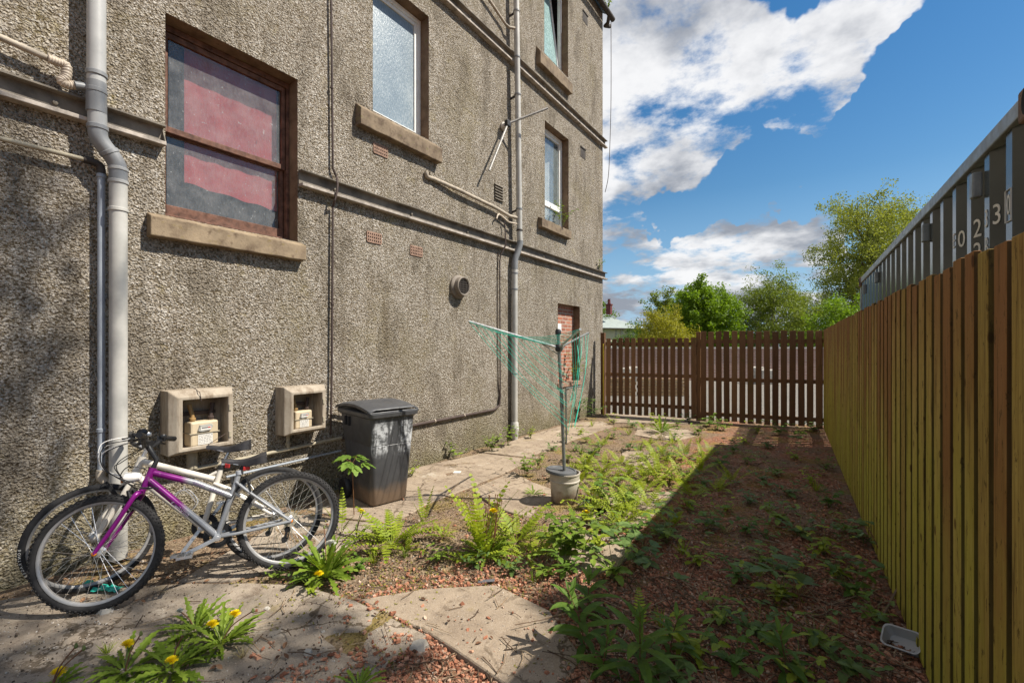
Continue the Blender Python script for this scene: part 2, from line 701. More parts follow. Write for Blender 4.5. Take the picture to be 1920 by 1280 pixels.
def frosted():
    k = Mat('frosted_glass', 0.32, 0.7)
    rip = k.noise(75, 4, 0.65, vec=k.scaled((1, 1, 0.33)))
    big = k.noise(1.6, 3, 0.5)
    c = k.ramp(k.math('ADD', k.math('MULTIPLY', rip, 0.55), k.math('MULTIPLY', big, 0.45)),
               [(0.3, (0.11, 0.155, 0.20)), (0.5, (0.19, 0.245, 0.285)), (0.68, (0.42, 0.47, 0.49))])
    k.color(c)
    k.bump(rip, 0.5, 0.01)
    return k.m


M_glass_dusty = dirty_glass('dusty_glass', (0.20, 0.22, 0.22), (0.46, 0.44, 0.42), 0.30)
M_glass = dirty_glass('window_glass', (0.36, 0.44, 0.46), (0.46, 0.52, 0.52), 0.20)
M_frost = frosted()
M_frost_green = plain('green_tinted_obscured_glass', (0.24, 0.36, 0.36), 0.25, 0.6, 0, 0.25, 14)

k = Mat('red_cloth', 0.9, 0.1)
k.color(k.ramp(k.noise(6, 4), [(0.3, (0.27, 0.042, 0.048)), (0.7, (0.34, 0.065, 0.07))]))
k.bump(k.noise(14, 3, .5, vec=k.scaled((1, 1, .4))), .4, .02)
M_red = k.m

B = thing('tenement_building', 'tall grey roughcast tenement wall with steel tie beams, windows and pipes', 'building', (-WALL, 0, 0))

CORNER_Y = on_wall(1130, 500).y
TOP_Z = 9.45


def opening(u0, u1, ztop, zbot):
    return (on_wall(u0, 400).y, on_wall(u1, 400).y, zbot, ztop)


W1 = opening(310, 558, 4.22, 2.60)
W2 = opening(699, 804, on_wall(804, 32).z, on_wall(807, 264).z)
W3 = opening(1020.5, 1065, on_wall(1065, -75).z, on_wall(1065, 146).z)
W4 = opening(1021.5, 1066, on_wall(1066, 262).z, on_wall(1066, 432).z)
W5 = opening(1046, 1087, on_wall(1087, 575).z, on_wall(1087, 713).z)
HOLES = [W1, W2, W3, W4, W5]
REV = 0.15


def wall_face(y0, y1, z0, z1, holes, mb, x):
    ys = sorted({y0, y1, *[h[0] for h in holes], *[h[1] for h in holes]})
    zs = sorted({z0, z1, *[h[2] for h in holes], *[h[3] for h in holes]})
    for i in range(len(ys) - 1):
        for j in range(len(zs) - 1):
            cy, cz = (ys[i] + ys[i + 1]) / 2, (zs[j] + zs[j + 1]) / 2
            if any(h[0] < cy < h[1] and h[2] < cz < h[3] for h in holes):
                continue
            mb.quad((x, ys[i], zs[j]), (x, ys[i + 1], zs[j]), (x, ys[i + 1], zs[j + 1]), (x, ys[i], zs[j + 1]))


mb = MB()
wall_face(-4, CORNER_Y, -0.2, TOP_Z, HOLES, mb, -WALL)
mb.quad((-WALL, CORNER_Y, -0.2), (-WALL - 9, CORNER_Y, -0.2), (-WALL - 9, CORNER_Y, TOP_Z), (-WALL, CORNER_Y, TOP_Z))
mb.quad((-WALL - 9, CORNER_Y, -0.2), (-WALL - 9, -4, -0.2), (-WALL - 9, -4, TOP_Z), (-WALL - 9, CORNER_Y, TOP_Z))
mb.quad((-WALL - 9, -4, -0.2), (-WALL, -4, -0.2), (-WALL, -4, TOP_Z), (-WALL - 9, -4, TOP_Z))
mb.build('wall', M_wall, B)

# roof, eaves, gutter
rf = MB()
x0, x1, xm = -WALL + 0.12, -WALL - 9.12, -WALL - 4.5
rf.add([(x0, -4.2, TOP_Z), (x0, CORNER_Y + .12, TOP_Z), (xm, CORNER_Y + .12, TOP_Z + 3.4), (xm, -4.2, TOP_Z + 3.4), (x1, -4.2, TOP_Z), (x1, CORNER_Y + .12, TOP_Z),
        (x0, -4.2, TOP_Z + .08), (x0, CORNER_Y + .12, TOP_Z + .08), (xm, CORNER_Y + .12, TOP_Z + 3.5), (xm, -4.2, TOP_Z + 3.5), (x1, -4.2, TOP_Z + .08), (x1, CORNER_Y + .12, TOP_Z + .08)],
       [(6, 7, 8, 9), (9, 8, 11, 10), (3, 2, 1, 0), (4, 5, 2, 3), (0, 1, 7, 6), (5, 4, 10, 11), (1, 2, 8, 7), (2, 5, 11, 8), (3, 0, 6, 9), (4, 3, 9, 10)])
rf.build('roof', M_slate, B)
gt = MB()
gt.tube([(-WALL + 0.17, -4.2, TOP_Z - .04), (-WALL + 0.17, CORNER_Y + .22, TOP_Z - .06)], 0.06, 10)
gt.tube([(-WALL + 0.17, CORNER_Y + .0, TOP_Z - .05), (-WALL + 0.10, CORNER_Y + .07, TOP_Z - .20), (-WALL + .02, CORNER_Y + .10, TOP_Z - .22), (-WALL + .06, CORNER_Y + .30, TOP_Z - .13)], 0.045, 8)
gt.build('gutter', M_gutter, B, smooth=40)


def reveal(h, parent, dep=REV):
    y0, y1, z0, z1 = h
    m = MB()
    x, b = -WALL + 0.001, -WALL - dep
    m.quad((x, y0, z0), (x, y0, z1), (b, y0, z1), (b, y0, z0))
    m.quad((x, y1, z1), (x, y1, z0), (b, y1, z0), (b, y1, z1))
    m.quad((x, y0, z1), (x, y1, z1), (b, y1, z1), (b, y0, z1))
    m.quad((x, y1, z0), (x, y0, z0), (b, y0, z0), (b, y1, z0))
    return m.build('reveal', M_reveal, parent)


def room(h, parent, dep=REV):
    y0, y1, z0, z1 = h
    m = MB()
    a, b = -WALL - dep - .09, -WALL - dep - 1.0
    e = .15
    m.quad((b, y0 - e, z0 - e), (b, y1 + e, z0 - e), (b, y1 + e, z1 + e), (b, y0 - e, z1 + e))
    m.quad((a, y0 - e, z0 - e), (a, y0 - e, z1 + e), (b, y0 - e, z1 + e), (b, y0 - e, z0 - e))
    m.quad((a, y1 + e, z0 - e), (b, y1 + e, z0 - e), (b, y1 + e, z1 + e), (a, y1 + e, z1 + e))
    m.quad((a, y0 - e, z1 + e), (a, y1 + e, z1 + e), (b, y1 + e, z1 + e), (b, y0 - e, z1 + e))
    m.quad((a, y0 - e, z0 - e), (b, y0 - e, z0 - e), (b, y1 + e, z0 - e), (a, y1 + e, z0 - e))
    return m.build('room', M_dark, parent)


def frame_bars(m, x0, x1, y0, y1, z0, z1, w, wt=None, wb=None):
    wt, wb = wt or w, wb or w
    m.box(x0, x1, y0, y0 + w, z0, z1)
    m.box(x0, x1, y1 - w, y1, z0, z1)
    m.box(x0, x1, y0 + w, y1 - w, z1 - wt, z1)
    m.box(x0, x1, y0 + w, y1 - w, z0, z0 + wb)


def sill(u0, vt, vb, u1, m, parent, off=0.09, ztop_wall=None):
    a, b, c = on_wall(u0, vt, off), on_wall(u0, vb, off), on_wall(u1, vt, off)
    y0, y1, zt, zb = a.y, c.y, a.z, b.z
    zw = ztop_wall or zt + .03
    s = MB()
    fr, bk = -WALL + off, -WALL - .02
    n = 14
    vs, fs = [], []
    rnd = random.Random(int(u0))
    for i in range(n + 1):
        y = y0 + (y1 - y0) * i / n
        jt = rnd.uniform(-.008, .006)
        vs += [(fr + rnd.uniform(-.006, .003), y, zb + rnd.uniform(0, .006)), (fr + rnd.uniform(-.008, .002), y, zt + jt), (bk, y, zw), (bk, y, zb)]
    for i in range(n):
        p, q = i * 4, i * 4 + 4
        for e in range(4):
            f = (e + 1) % 4
            fs.append((p + e, q + e, q + f, p + f))
    fs += [(0, 1, 2, 3), (n * 4 + 3, n * 4 + 2, n * 4 + 1, n * 4)]
    s.add(vs, fs)
    return s.build('sill', m, parent, bevel=0.008)


# --- the sash window with the red blind
w = part('sash_window', B)
tag(w, 'peeling red brown timber sash window with a red blind')
y0, y1, z0, z1 = W1
reveal(W1, w)
room(W1, w)
X = -WALL - REV
fm = MB()
frame_bars(fm, X - .09, X, y0, y1, z0, z1, .028, .05, .05)
fm.build('frame', M_wood, w, bevel=.004)
zm = on_wall(420, 262).z - .03
us = MB()
frame_bars(us, X - .045, X - .012, y0 + .037, y1 - .037, zm, z1 - .055, .034, .045, .05)
us.build('upper_sash', M_wood, w, bevel=.004)
ls = MB()
frame_bars(ls, X - .085, X - .05, y0 + .037, y1 - .037, z0 + .052, zm + .03, .034, .04, .09)
ls.build('lower_sash', M_wood, w, bevel=.004)
pn = MB()
for xx, a, c in ((X - .028, zm + .05, z1 - .11), (X - .068, z0 + .14, zm - .01)):
    pn.quad((xx, y0 + .08, a), (xx, y1 - .08, a), (xx, y1 - .08, c), (xx, y0 + .08, c))
pn.build('pane', M_glass_dusty, w)
bl = MB()
zb = on_wall(420, 345).z + .0
n = 20
vs, fs = [], []
for i in range(n + 1):
    y = y0 + .22 + (y1 - y0 - .30) * i / n
    wv = .004 * math.sin(i * 1.3)
    vs += [(X - .10 + wv * .3, y, z1 - .05), (X - .10 + wv, y, (z1 + zb) / 2), (X - .098 + wv, y, zb + .03 - .05 * (i / n)), (X - .094 + wv, y, zb - .05 * (i / n) + .008 * math.sin(i * .9))]
for i in range(n):
    for j in range(3):
        p = i * 4 + j
        fs.append((p, p + 4, p + 5, p + 1))
bl.add(vs, fs)
bl.add([(x - .004, y, z) for x, y, z in vs], [tuple(reversed(f)) for f in fs])
bl.build('blind', M_red, w, smooth=True)
sill(283, 403, 441, 575, M_sill_pale, w, .09, 2.605)


def upvc(h, name, label, glass, transom=None, tilt=0, curtain=False):
    w = part(name, B)
    tag(w, label)
    y0, y1, z0, z1 = h
    reveal(h, w)
    room(h, w)
    m = MB()
    frame_bars(m, X - .07, X, y0, y1, z0, z1, .055, .065, .06)
    if transom:
        m.box(X - .066, X - .004, y0 + .055, y1 - .055, transom - .03, transom + .03)
    m.build('frame', M_upvc, w, bevel=.006)
    zb = (transom + .03) if transom else z0 + .06
    a, b, c, d = y0 + .057, y1 - .057, zb + .002, z1 - .067
    s = MB()
    frame_bars(s, -.02, .022, a, b, c, d, .05)
    g = MB()
    g.box(-.004, .004, a + .05, b - .05, c + .05, d - .05)
    for q, nm, mt, bv in ((s, 'casement', M_upvc, .006), (g, 'pane', glass, 0)):
        out = MB()
        for x, y, z in q.v:
            t = math.radians(tilt)
            dz = z - c
            out.v.append((X - .03 + x - math.sin(t) * dz, y, c + dz * math.cos(t)))
        out.f = q.f
        out.build(nm, mt, w, bevel=bv)
    if transom:
        MB().box(X - .04, X - .034, y0 + .055, y1 - .055, z0 + .06, transom - .03).build('pane', glass, w)
    if curtain:
        cu = MB()
        n = 24
        vs, fs = [], []
        for i in range(n + 1):
            y = y0 - .05 + (y1 - y0 + .1) * i / n
            xx = X - .2 + .02 * math.sin(i * 1.5)
            vs += [(xx, y, z1), (xx, y, z0 + .1)]
        fs = [(2 * i, 2 * i + 2, 2 * i + 3, 2 * i + 1) for i in range(n)]
        cu.add(vs, fs)
        cu.build('net_curtain', M_curtain, w, smooth=True)
    return w


M_curtain = plain('net_curtain_cloth', (0.55, 0.58, 0.58), 0.9, 0.1, 0, 0.15, 5)
w = upvc(W2, 'frosted_window', 'white framed window with frosted glass over the long beam', M_frost)
sill(677, 200, 232, 830, M_sill, w, .10, W2[2] + .005)
w = upvc(W3, 'tilted_window', 'white framed window tilted open near the eaves', M_frost_green, None, 7)
sill(1014, 95, 117, 1074, M_sill, w, .10, W3[2] + .005)
w = upvc(W4, 'casement_window', 'white framed window with weeds growing on its sill', M_glass, on_wall(1045, 385).z, 0, True)
sill(1017, 408, 425, 1072, M_sill, w, .10, W4[2] + .005)

# --- bricked up opening
k = Mat('infill_brick', 0.85, 0.2)
bt = k.nt.nodes.new('ShaderNodeTexBrick')
mp = k.nt.nodes.new('ShaderNodeCombineXYZ')
k.link(k.axis(1), mp.inputs[0])
k.link(k.axis(2), mp.inputs[1])
k.link(mp.outputs[0], bt.inputs['Vector'])
bt.inputs['Color1'].default_value = (0.38, 0.15, 0.09, 1)
bt.inputs['Color2'].default_value = (0.27, 0.10, 0.065, 1)
bt.inputs['Mortar'].default_value = (0.40, 0.34, 0.28, 1)
bt.inputs['Scale'].default_value = 1.0
bt.inputs['Brick Width'].default_value = 0.225
bt.inputs['Row Height'].default_value = 0.075
bt.inputs['Mortar Size'].default_value = 0.009
k.color(k.mix(k.range(k.noise(8, 5, .7), .5, .7, 0, .5), bt.outputs[0], (0.5, 0.42, 0.36)))
k.bump(k.math('SUBTRACT', k.noise(60, 4), bt.outputs[1]), .6, .01)
M_infill = k.m
w = part('bricked_up_opening', B)
tag(w, 'old opening bricked up with red brick')
reveal(W5, w)
y0, y1, z0, z1 = W5
MB().box(X - .05, X, y0, y1, z0, z1).build('brick_infill', M_infill, w)
p = on_wall(1056, 613)
MB().box(X, X + .03, p.y - .02, p.y + .15, p.z - .09, p.z + .07).build('white_plate', M_upvc, w, bevel=.004)
MB().box(-WALL - .1, -WALL + .03, y0 - .02, y1 + .03, z0 - .085, z0 + .001).build('brick_sill', M_terra, w, bevel=.006)


# --- steel tie beams: channel sections lying along the wall
def tie_beam(y0, y1, zb, zt, off=.075, gusset=False):
    t = part('tie_beam', B)
    m = MB()
    m.box(-WALL + .001, -WALL + .014, y0, y1, zb + .03, zt - .012)
    m.box(-WALL + .001, -WALL + off, y0, y1, zt - .012, zt)
    if gusset:
        m.add([(-WALL + .014, y1 - .008, zb + .03), (-WALL + off, y1 - .008, zb + .03), (-WALL + .014, y1 - .008, zt - .012),
               (-WALL + .014, y1, zb + .03), (-WALL + off, y1, zb + .03), (-WALL + .014, y1, zt - .012)],
              [(0, 2, 1), (3, 4, 5), (0, 1, 4, 3), (1, 2, 5, 4), (2, 0, 3, 5)])
    yy = y0 + .4
    while yy < y1:
        m.lathe([(.0, .024), (.014, .02), (.016, .013)], 8, (-WALL + .012, yy, (zb + zt) / 2), (Vector((0, 1, 0)), Vector((0, 0, 1)), Vector((1, 0, 0))))
        yy += 1.1
    m.build('web', M_beam, t)
    MB().box(-WALL + .001, -WALL + off + .006, y0, y1, zb, zb + .03).build('bottom_flange', M_beamlip, t, bevel=.004)
    return t


ZB = 3.135
tie_beam(-4, on_wall(305, 280).y, ZB - .005, ZB + .155, .075, True)
tie_beam(W1[1] + .006, CORNER_Y + .12, ZB + .015, ZB + .18)
tie_beam(-4, CORNER_Y + .12, 6.295, 6.47)


# --- terracotta air bricks, louvre, holes in the render
def air_brick(u, v, wd=.2, ht=.11):
    p = on_wall(u, v)
    m = MB()
    nx, nz = 7, 3
    cw, ch = wd / nx, ht / nz
    x0, x1 = -WALL + .001, -WALL + .012
    for i in range(nx + 1):
        yy = p.y - wd / 2 + i * cw
        m.box(x0, x1, yy - cw * .22, yy + cw * .22, p.z - ht / 2, p.z + ht / 2)
    for j in range(nz + 1):
        zz = p.z - ht / 2 + j * ch
        m.box(x0, x1 - .001, p.y - wd / 2, p.y + wd / 2, zz - ch * .24, zz + ch * .24)
    o = m.build('air_brick', M_terra, B)
    MB().box(-WALL + .0005, -WALL + .003, p.y - wd / 2, p.y + wd / 2, p.z - ht / 2, p.z + ht / 2).build('void', M_dark, o)
    return o


for u, v in ((701, 446), (780, 471), (713, 282)):
    air_brick(u, v)
p = on_wall(935, 362)
m = MB()
for i in range(6):
    z = p.z - .12 + i * .045
    m.add([(-WALL + .002, p.y - .12, z + .03), (-WALL + .002, p.y + .12, z + .03), (-WALL + .03, p.y + .12, z), (-WALL + .03, p.y - .12, z),
           (-WALL + .002, p.y - .12, z + .024), (-WALL + .002, p.y + .12, z + .024), (-WALL + .027, p.y + .12, z - .006), (-WALL + .027, p.y - .12, z - .006)],
          [(3, 2, 1, 0), (4, 5, 6, 7), (2, 3, 7, 6), (0, 3, 7, 4), (1, 2, 6, 5)])
m.build('louvre_vent', M_beam, B)
for u, v in ((1097, 35), (1093, 288)):
    p = on_wall(u, v)
    m = MB()
    m.box(-WALL + .002, -WALL + .02, p.y - .13, p.y + .13, p.z + .1, p.z + .125)
    m.box(-WALL + .002, -WALL + .006, p.y - .12, p.y + .12, p.z - .1, p.z + .1)
    m.build('blocked_vent', M_gutter, B)

# --- round extractor vent
p = on_wall(858, 538)
V = thing('extractor_vent', 'round dark grilled extractor vent sticking out of the roughcast wall', 'vent', (-WALL, p.y, p.z))
AXX = (Vector((0, 1, 0)), Vector((0, 0, 1)), Vector((1, 0, 0)))
m = MB()
m.lathe([(.165, -.01), (.17, .03), (.155, .05), (.135, .055), (.135, .12), (.125, .128), (.112, .12), (.112, .05)], 28, p, AXX)
m.build('collar', plain('grey_brown_plastic', (.20, .17, .14), .7, .3, 0, .3), V, smooth=40)
m = MB()
for i in range(-3, 4):
    s = i * .032
    q = math.sqrt(max(.0, .112 ** 2 - s * s))
    m.box(p.x + .105, p.x + .111, p.y + s - .004, p.y + s + .004, p.z - q, p.z + q)
    m.box(p.x + .103, p.x + .109, p.y - q, p.y + q, p.z + s - .004, p.z + s + .004)
m.build('grille', M_gutter, V)
m = MB()
m.lathe([(0, .06), (.113, .06)], 24, p, AXX)
m.build('void', M_dark, V)
# ================================================================== ground and paving
def ground_mat():
    k = Mat('red_gravel_soil', 0.95, 0.12)
    d = k.vor(42, 'F1')
    cell = k.vor(42, 'F1', 'Color')
    fine = k.noise(90, 4, 0.7)
    c = k.ramp(k.axis(0, cell), [(0, (0.15, 0.065, 0.04)), (0.35, (0.30, 0.125, 0.075)), (0.6, (0.38, 0.17, 0.10)), (0.85, (0.27, 0.17, 0.11)), (1, (0.42, 0.28, 0.19))])
    c = k.mix(k.range(fine, .45, .7, 0, .6), c, (0.06, 0.045, 0.035))
    soil = k.ramp(k.noise(14, 6, .7), [(.3, (0.10, 0.072, 0.046)), (.7, (0.29, 0.22, 0.145))])
    a = k.range(k.noise(1.3, 6, .6), .42, .6)
    c = k.mix(k.math('MULTIPLY', a, .75), c, soil)
    wallside = k.range(k.math('ADD', k.axis(0), k.math('MULTIPLY', k.noise(1.7, 5, .65), 1.6)), -.7, -1.3)
    debris = k.ramp(k.noise(34, 6, .75), [(.3, (0.07, 0.048, 0.032)), (.5, (0.20, 0.148, 0.098)), (.72, (0.40, 0.32, 0.225))])
    c = k.mix(k.math('MULTIPLY', wallside, .85), c, debris)
    moss = k.math('MULTIPLY', k.range(k.noise(2.1, 6, .65), .50, .66), .6)
    c = k.mix(moss, c, (0.23, 0.175, 0.035))
    # beyond the fence: a pale gravel yard
    y = k.axis(1)
    far = k.range(k.math('ADD', y, k.math('MULTIPLY', k.axis(0), -.18)), 10.7, 11.0)
    yard = k.ramp(k.noise(24, 6, .75), [(.3, (0.13, 0.118, 0.10)), (.7, (0.29, 0.27, 0.24))])
    c = k.mix(far, c, yard)
    grass = k.range(y, 34, 40)
    c = k.mix(grass, c, (0.07, 0.10, 0.025))
    k.color(c)
    h = k.math('ADD', k.range(d, .1, .6, 1, 0), k.math('MULTIPLY', fine, .8))
    k.bump(h, 1.0, 0.012)
    return k.m


def slab_mat(name, base, dirt):
    k = Mat(name, 0.93, 0.12)
    a = k.noise(2.2, 7, 0.68)
    c = k.ramp(a, [(.28, dirt), (.5, base), (.72, tuple(x * 1.25 for x in base))])
    r = k.objrand()
    c = k.mix(k.range(k.noise(9, 6, .7), .5, .72, 0, .5), c, tuple(x * .55 for x in dirt))
    c = k.mix(k.math('MULTIPLY', r, .35), c, (0.25, 0.2, 0.15))
    grit = k.noise(150, 3, .8)
    c = k.mix(k.range(grit, .57, .66, 0, .75), c, (0.46, 0.41, 0.36))
    c = k.mix(k.range(k.noise(115, 3, .8), .59, .68, 0, .8), c, (0.07, 0.05, 0.035))
    c = k.mix(k.range(k.noise(4.5, 7, .75), .50, .70, 0, .55), c, (0.13, 0.09, 0.06))
    wv = k.nt.nodes.new('ShaderNodeVectorMath')
    wv.operation = 'MULTIPLY_ADD'
    k.link(k.noise(3, 5, .7, out=1), wv.inputs[0])
    wv.inputs[1].default_value = (.35, .35, .35)
    k.link(k.co, wv.inputs[2])
    crack = k.range(k.vor(.9, 'DISTANCE_TO_EDGE', vec=wv.outputs[0]), .004, .012, .8, 0)
    c = k.mix(k.math('MULTIPLY', crack, k.range(k.noise(1.1, 3), .42, .6)), c, (0.07, 0.05, 0.03))
    pale = k.range(k.noise(1.7, 6, .7), .60, .66, 0, .55)
    c = k.mix(pale, c, (0.50, 0.44, 0.36))
    moss = k.math('MULTIPLY', k.range(k.noise(3.1, 6, .7), .60, .72), .4)
    c = k.mix(moss, c, (0.20, 0.15, 0.035))
    k.color(c)
    k.bump(k.math('ADD', k.math('MULTIPLY', k.noise(14, 6, .7), 1.0), k.math('MULTIPLY', k.noise(160, 4, .75), .5)), .8, .012)
    return k.m


M_ground = ground_mat()
M_slab = slab_mat('sandy_paving', (0.33, 0.262, 0.192), (0.20, 0.15, 0.108))
M_conc = slab_mat('dusty_concrete', (0.32, 0.268, 0.21), (0.215, 0.17, 0.13))

g = MB()
# fine cells near the house with small humps, one sheet out to the horizon
xs = [-400, -120, -40, -14] + [-6 + i * .12 for i in range(0, 61)] + [3, 14, 40, 120, 400]
ys = [-400, -60, -10] + [-.6 + i * .12 for i in range(0, 96)] + [12, 16, 24, 40, 80, 200, 900]
for y in ys:
    for x in xs:
        z = 0.0
        if -5 < x < 1 and 0 < y < 10.6:
            e = min(1, (10.6 - y) / .5, y / .4)
            z = e * (.028 * mnoise.noise(Vector((x * 1.7, y * 1.7, 0))) + .012 * mnoise.noise(Vector((x * 5, y * 5, 3))))
        g.v.append((x, y, z - .004))
nx = len(xs)
for j in range(len(ys) - 1):
    for i in range(nx - 1):
        g.f.append((j * nx + i, j * nx + i + 1, (j + 1) * nx + i + 1, (j + 1) * nx + i))
tag(g.build('ground', M_ground, None, smooth=True), kind='structure')


def ground_z(x, y):
    if -5 < x < 1 and 0 < y < 10.6:
        e = min(1, (10.6 - y) / .5, y / .4)
        return e * (.028 * mnoise.noise(Vector((x * 1.7, y * 1.7, 0))) + .012 * mnoise.noise(Vector((x * 5, y * 5, 3)))) - .004
    return -.004


SLABS = []


def slab(px, top=.03, tilt=0.0, m=None, rough=.006, seed=0):
    """a paving slab with a chipped, uneven outline; px are its corners"""
    rnd = random.Random(seed)
    pts = [on_ground(u, v) for u, v in px]
    out = []
    for i, p in enumerate(pts):
        q = pts[(i + 1) % len(pts)]
        n = max(2, int((q - p).length / .11))
        d = (q - p).normalized()
        s = Vector((-d.y, d.x, 0))
        for k2 in range(n):
            o = p + (q - p) * (k2 / n) + s * rnd.uniform(-rough, rough)
            out.append((o.x, o.y))
    SLABS.append([(p.x, p.y) for p in pts])
    mb = MB()
    mb.prism(out, -.06, top)
    o = mb.build('paving', m or M_slab, None, bevel=.006, segs=1)
    cx = sum(p[0] for p in out) / len(out)
    cy = sum(p[1] for p in out) / len(out)
    return tag(o, kind='structure')


def inside(poly, x, y):
    r = False
    n = len(poly)
    for i in range(n):
        x0, y0 = poly[i]
        x1, y1 = poly[i - 1]
        if (y0 > y) != (y1 > y) and x < (x1 - x0) * (y - y0) / (y1 - y0) + x0:
            r = not r
    return r


def on_slab(x, y):
    return any(inside(s, x, y) for s in SLABS)


slab([(-900, 1330), (-420, 1190), (60, 1118), (300, 1098), (470, 1095), (560, 1098), (668, 1128), (800, 1192), (742, 1235), (690, 1290), (560, 1420), (-300, 1700)], .012, m=M_conc, seed=1)
slab([(676, 1128), (790, 1108), (930, 1100), (1030, 1148), (1095, 1240), (1010, 1330), (806, 1192)], .016, seed=2, rough=.004)
slab([(480, 1005), (560, 965), (640, 975), (737, 986), (690, 1000), (640, 1030), (560, 1060), (430, 1090), (330, 1092)], .009, m=M_conc, seed=3)
slab([(575, 955), (690, 905), (790, 875), (905, 850), (1000, 862), (960, 880), (880, 915), (800, 945), (738, 983), (650, 972)], .008, seed=4)
slab([(905, 848), (985, 818), (1075, 792), (1130, 790), (1150, 800), (1085, 822), (1040, 838), (1005, 860)], .008, seed=5)
slab([(885, 918), (962, 884), (1000, 905), (1100, 940), (1140, 958), (1085, 1000), (960, 962), (925, 948)], .008, seed=6)
slab([(1118, 955), (1150, 925), (1258, 922), (1262, 935), (1190, 995), (1120, 985)], .008, seed=7)
slab([(1080, 1000), (1170, 1002), (1190, 1030), (1150, 1075), (1070, 1070), (1030, 1035)], .008, seed=8)
slab([(1165, 842), (1240, 850), (1228, 876), (1205, 884), (1168, 868)], .008, seed=9)
slab([(1195, 800), (1290, 806), (1310, 816), (1260, 828), (1190, 815)], .008, seed=10)
slab([(1120, 772), (1290, 786), (1290, 795), (1150, 792)], .008, seed=11)

# ================================================================== timber fences
k = Mat('treated_fence_boards', 0.88, 0.12)
r = k.objrand()
z = k.axis(2)
shift = k.nt.nodes.new('ShaderNodeCombineXYZ')     # each board is cut from another piece of wood
k.link(k.math('MULTIPLY', r, 31.0), shift.inputs[2])
va = k.nt.nodes.new('ShaderNodeVectorMath')
va.operation = 'ADD'
k.link(k.co, va.inputs[0])
k.link(shift.outputs[0], va.inputs[1])
bv = va.outputs[0]
grain = k.noise(5, 6, .7, vec=k.scaled((16, 16, .8), bv))
blotch = k.noise(2.2, 5, .65, vec=k.scaled((1, 2.2, .9), bv))
c = k.ramp(k.math('ADD', k.math('MULTIPLY', grain, .65), k.math('MULTIPLY', r, .4)),
           [(.22, (0.20, 0.125, 0.03)), (.45, (0.45, 0.33, 0.09)), (.78, (0.62, 0.48, 0.18))])
alg = k.math('MULTIPLY', k.range(k.math('SUBTRACT', k.math('ADD', blotch, k.math('MULTIPLY', r, .45)), k.math('MULTIPLY', z, .24)), .22, .70), .75)
c = k.mix(alg, c, k.mix(grain, (0.25, 0.24, 0.025), (0.52, 0.49, 0.06)))
red = k.math('MULTIPLY', k.range(k.math('ADD', k.math('MULTIPLY', z, .45), k.math('ADD', k.math('MULTIPLY', r, .75), k.math('MULTIPLY', blotch, .5))), 0.98, 1.5), .85)
c = k.mix(red, c, k.mix(grain, (0.16, 0.055, 0.025), (0.34, 0.14, 0.06)))
streak = k.noise(6, 5, .7, vec=k.scaled((7, 7, .35), bv))
c = k.mix(k.range(streak, .54, .70, 0, .75), c, (0.085, 0.050, 0.018))
speck = k.noise(26, 4, .75, vec=k.scaled((1.6, 1.6, .55), bv))
c = k.mix(k.range(speck, .58, .66, 0, .8), c, (0.075, 0.045, 0.016))
kn = k.vor(3.4, 'F1', vec=k.scaled((1.9, 1.9, 1), bv))
c = k.mix(k.range(kn, .10, .055, 0, .85), c, (0.08, 0.035, 0.014))
# board edges coloured near black to paint in the shade of the gaps
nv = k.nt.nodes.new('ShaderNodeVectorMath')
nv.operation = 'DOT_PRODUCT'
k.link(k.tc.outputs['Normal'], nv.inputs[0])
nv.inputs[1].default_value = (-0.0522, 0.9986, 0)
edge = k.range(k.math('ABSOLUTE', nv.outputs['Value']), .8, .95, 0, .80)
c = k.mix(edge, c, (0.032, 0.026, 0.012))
k.color(c)
k.bump(k.math('ADD', grain, k.math('MULTIPLY', streak, .8)), .7, .006)
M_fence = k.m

k = Mat('brown_stained_pickets', 0.8, 0.2)
r = k.objrand()
grain = k.noise(5, 6, .65, vec=k.scaled((14, 14, 1)))
c = k.ramp(k.math('ADD', k.math('MULTIPLY', grain, .6), k.math('MULTIPLY', r, .5)),
           [(.2, (0.085, 0.042, 0.022)), (.55, (0.145, 0.075, 0.036)), (.85, (0.22, 0.12, 0.058))])
c = k.mix(k.range(k.noise(4, 5, .6), .55, .72, 0, .5), c, (0.10, 0.075, 0.02))
k.color(c)
k.bump(grain, .5, .005)
M_picket = k.m

R = random.Random(5)
fdir = Vector((-0.0523, 1, 0)).normalized()
fnrm = Vector((fdir.y, -fdir.x, 0))        # away from the garden
Y0, Y1 = 1.1, 10.6
F = thing('board_fence', 'long tall fence of upright greenish timber boards along the right of the garden', 'fence', (fence_x(5), 5, 0))
ln = (Vector((fence_x(Y1), Y1, 0)) - Vector((fence_x(Y0), Y0, 0))).length
P0 = Vector((fence_x(Y0), Y0, 0))
pitch = 0.1385
n = int(ln / pitch)
for i in range(n):
    s = i * pitch + .05
    w = .093 + R.uniform(-.005, .005)
    top = 1.872 + R.uniform(-.012, .012)
    t = R.uniform(-.004, .004)
    b = P0 + fdir * s + fnrm * .011 + Vector((0, 0, top / 2 + .01))
    ax = (fdir, fnrm, (Vector((0, 0, 1)) + fdir * t).normalized())
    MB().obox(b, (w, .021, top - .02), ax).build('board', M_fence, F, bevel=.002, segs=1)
    w2 = .09
    b2 = P0 + fdir * (s + pitch / 2) + fnrm * .135 + Vector((0, 0, .93))
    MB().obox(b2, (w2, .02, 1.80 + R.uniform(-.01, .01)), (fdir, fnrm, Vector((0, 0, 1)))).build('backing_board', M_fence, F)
for z in (.3, .95, 1.6):
    a = P0 + fnrm * .072 + Vector((0, 0, z))
    MB().beam(a, a + fdir * ln, .098, .07).build('rail', M_fence, F)
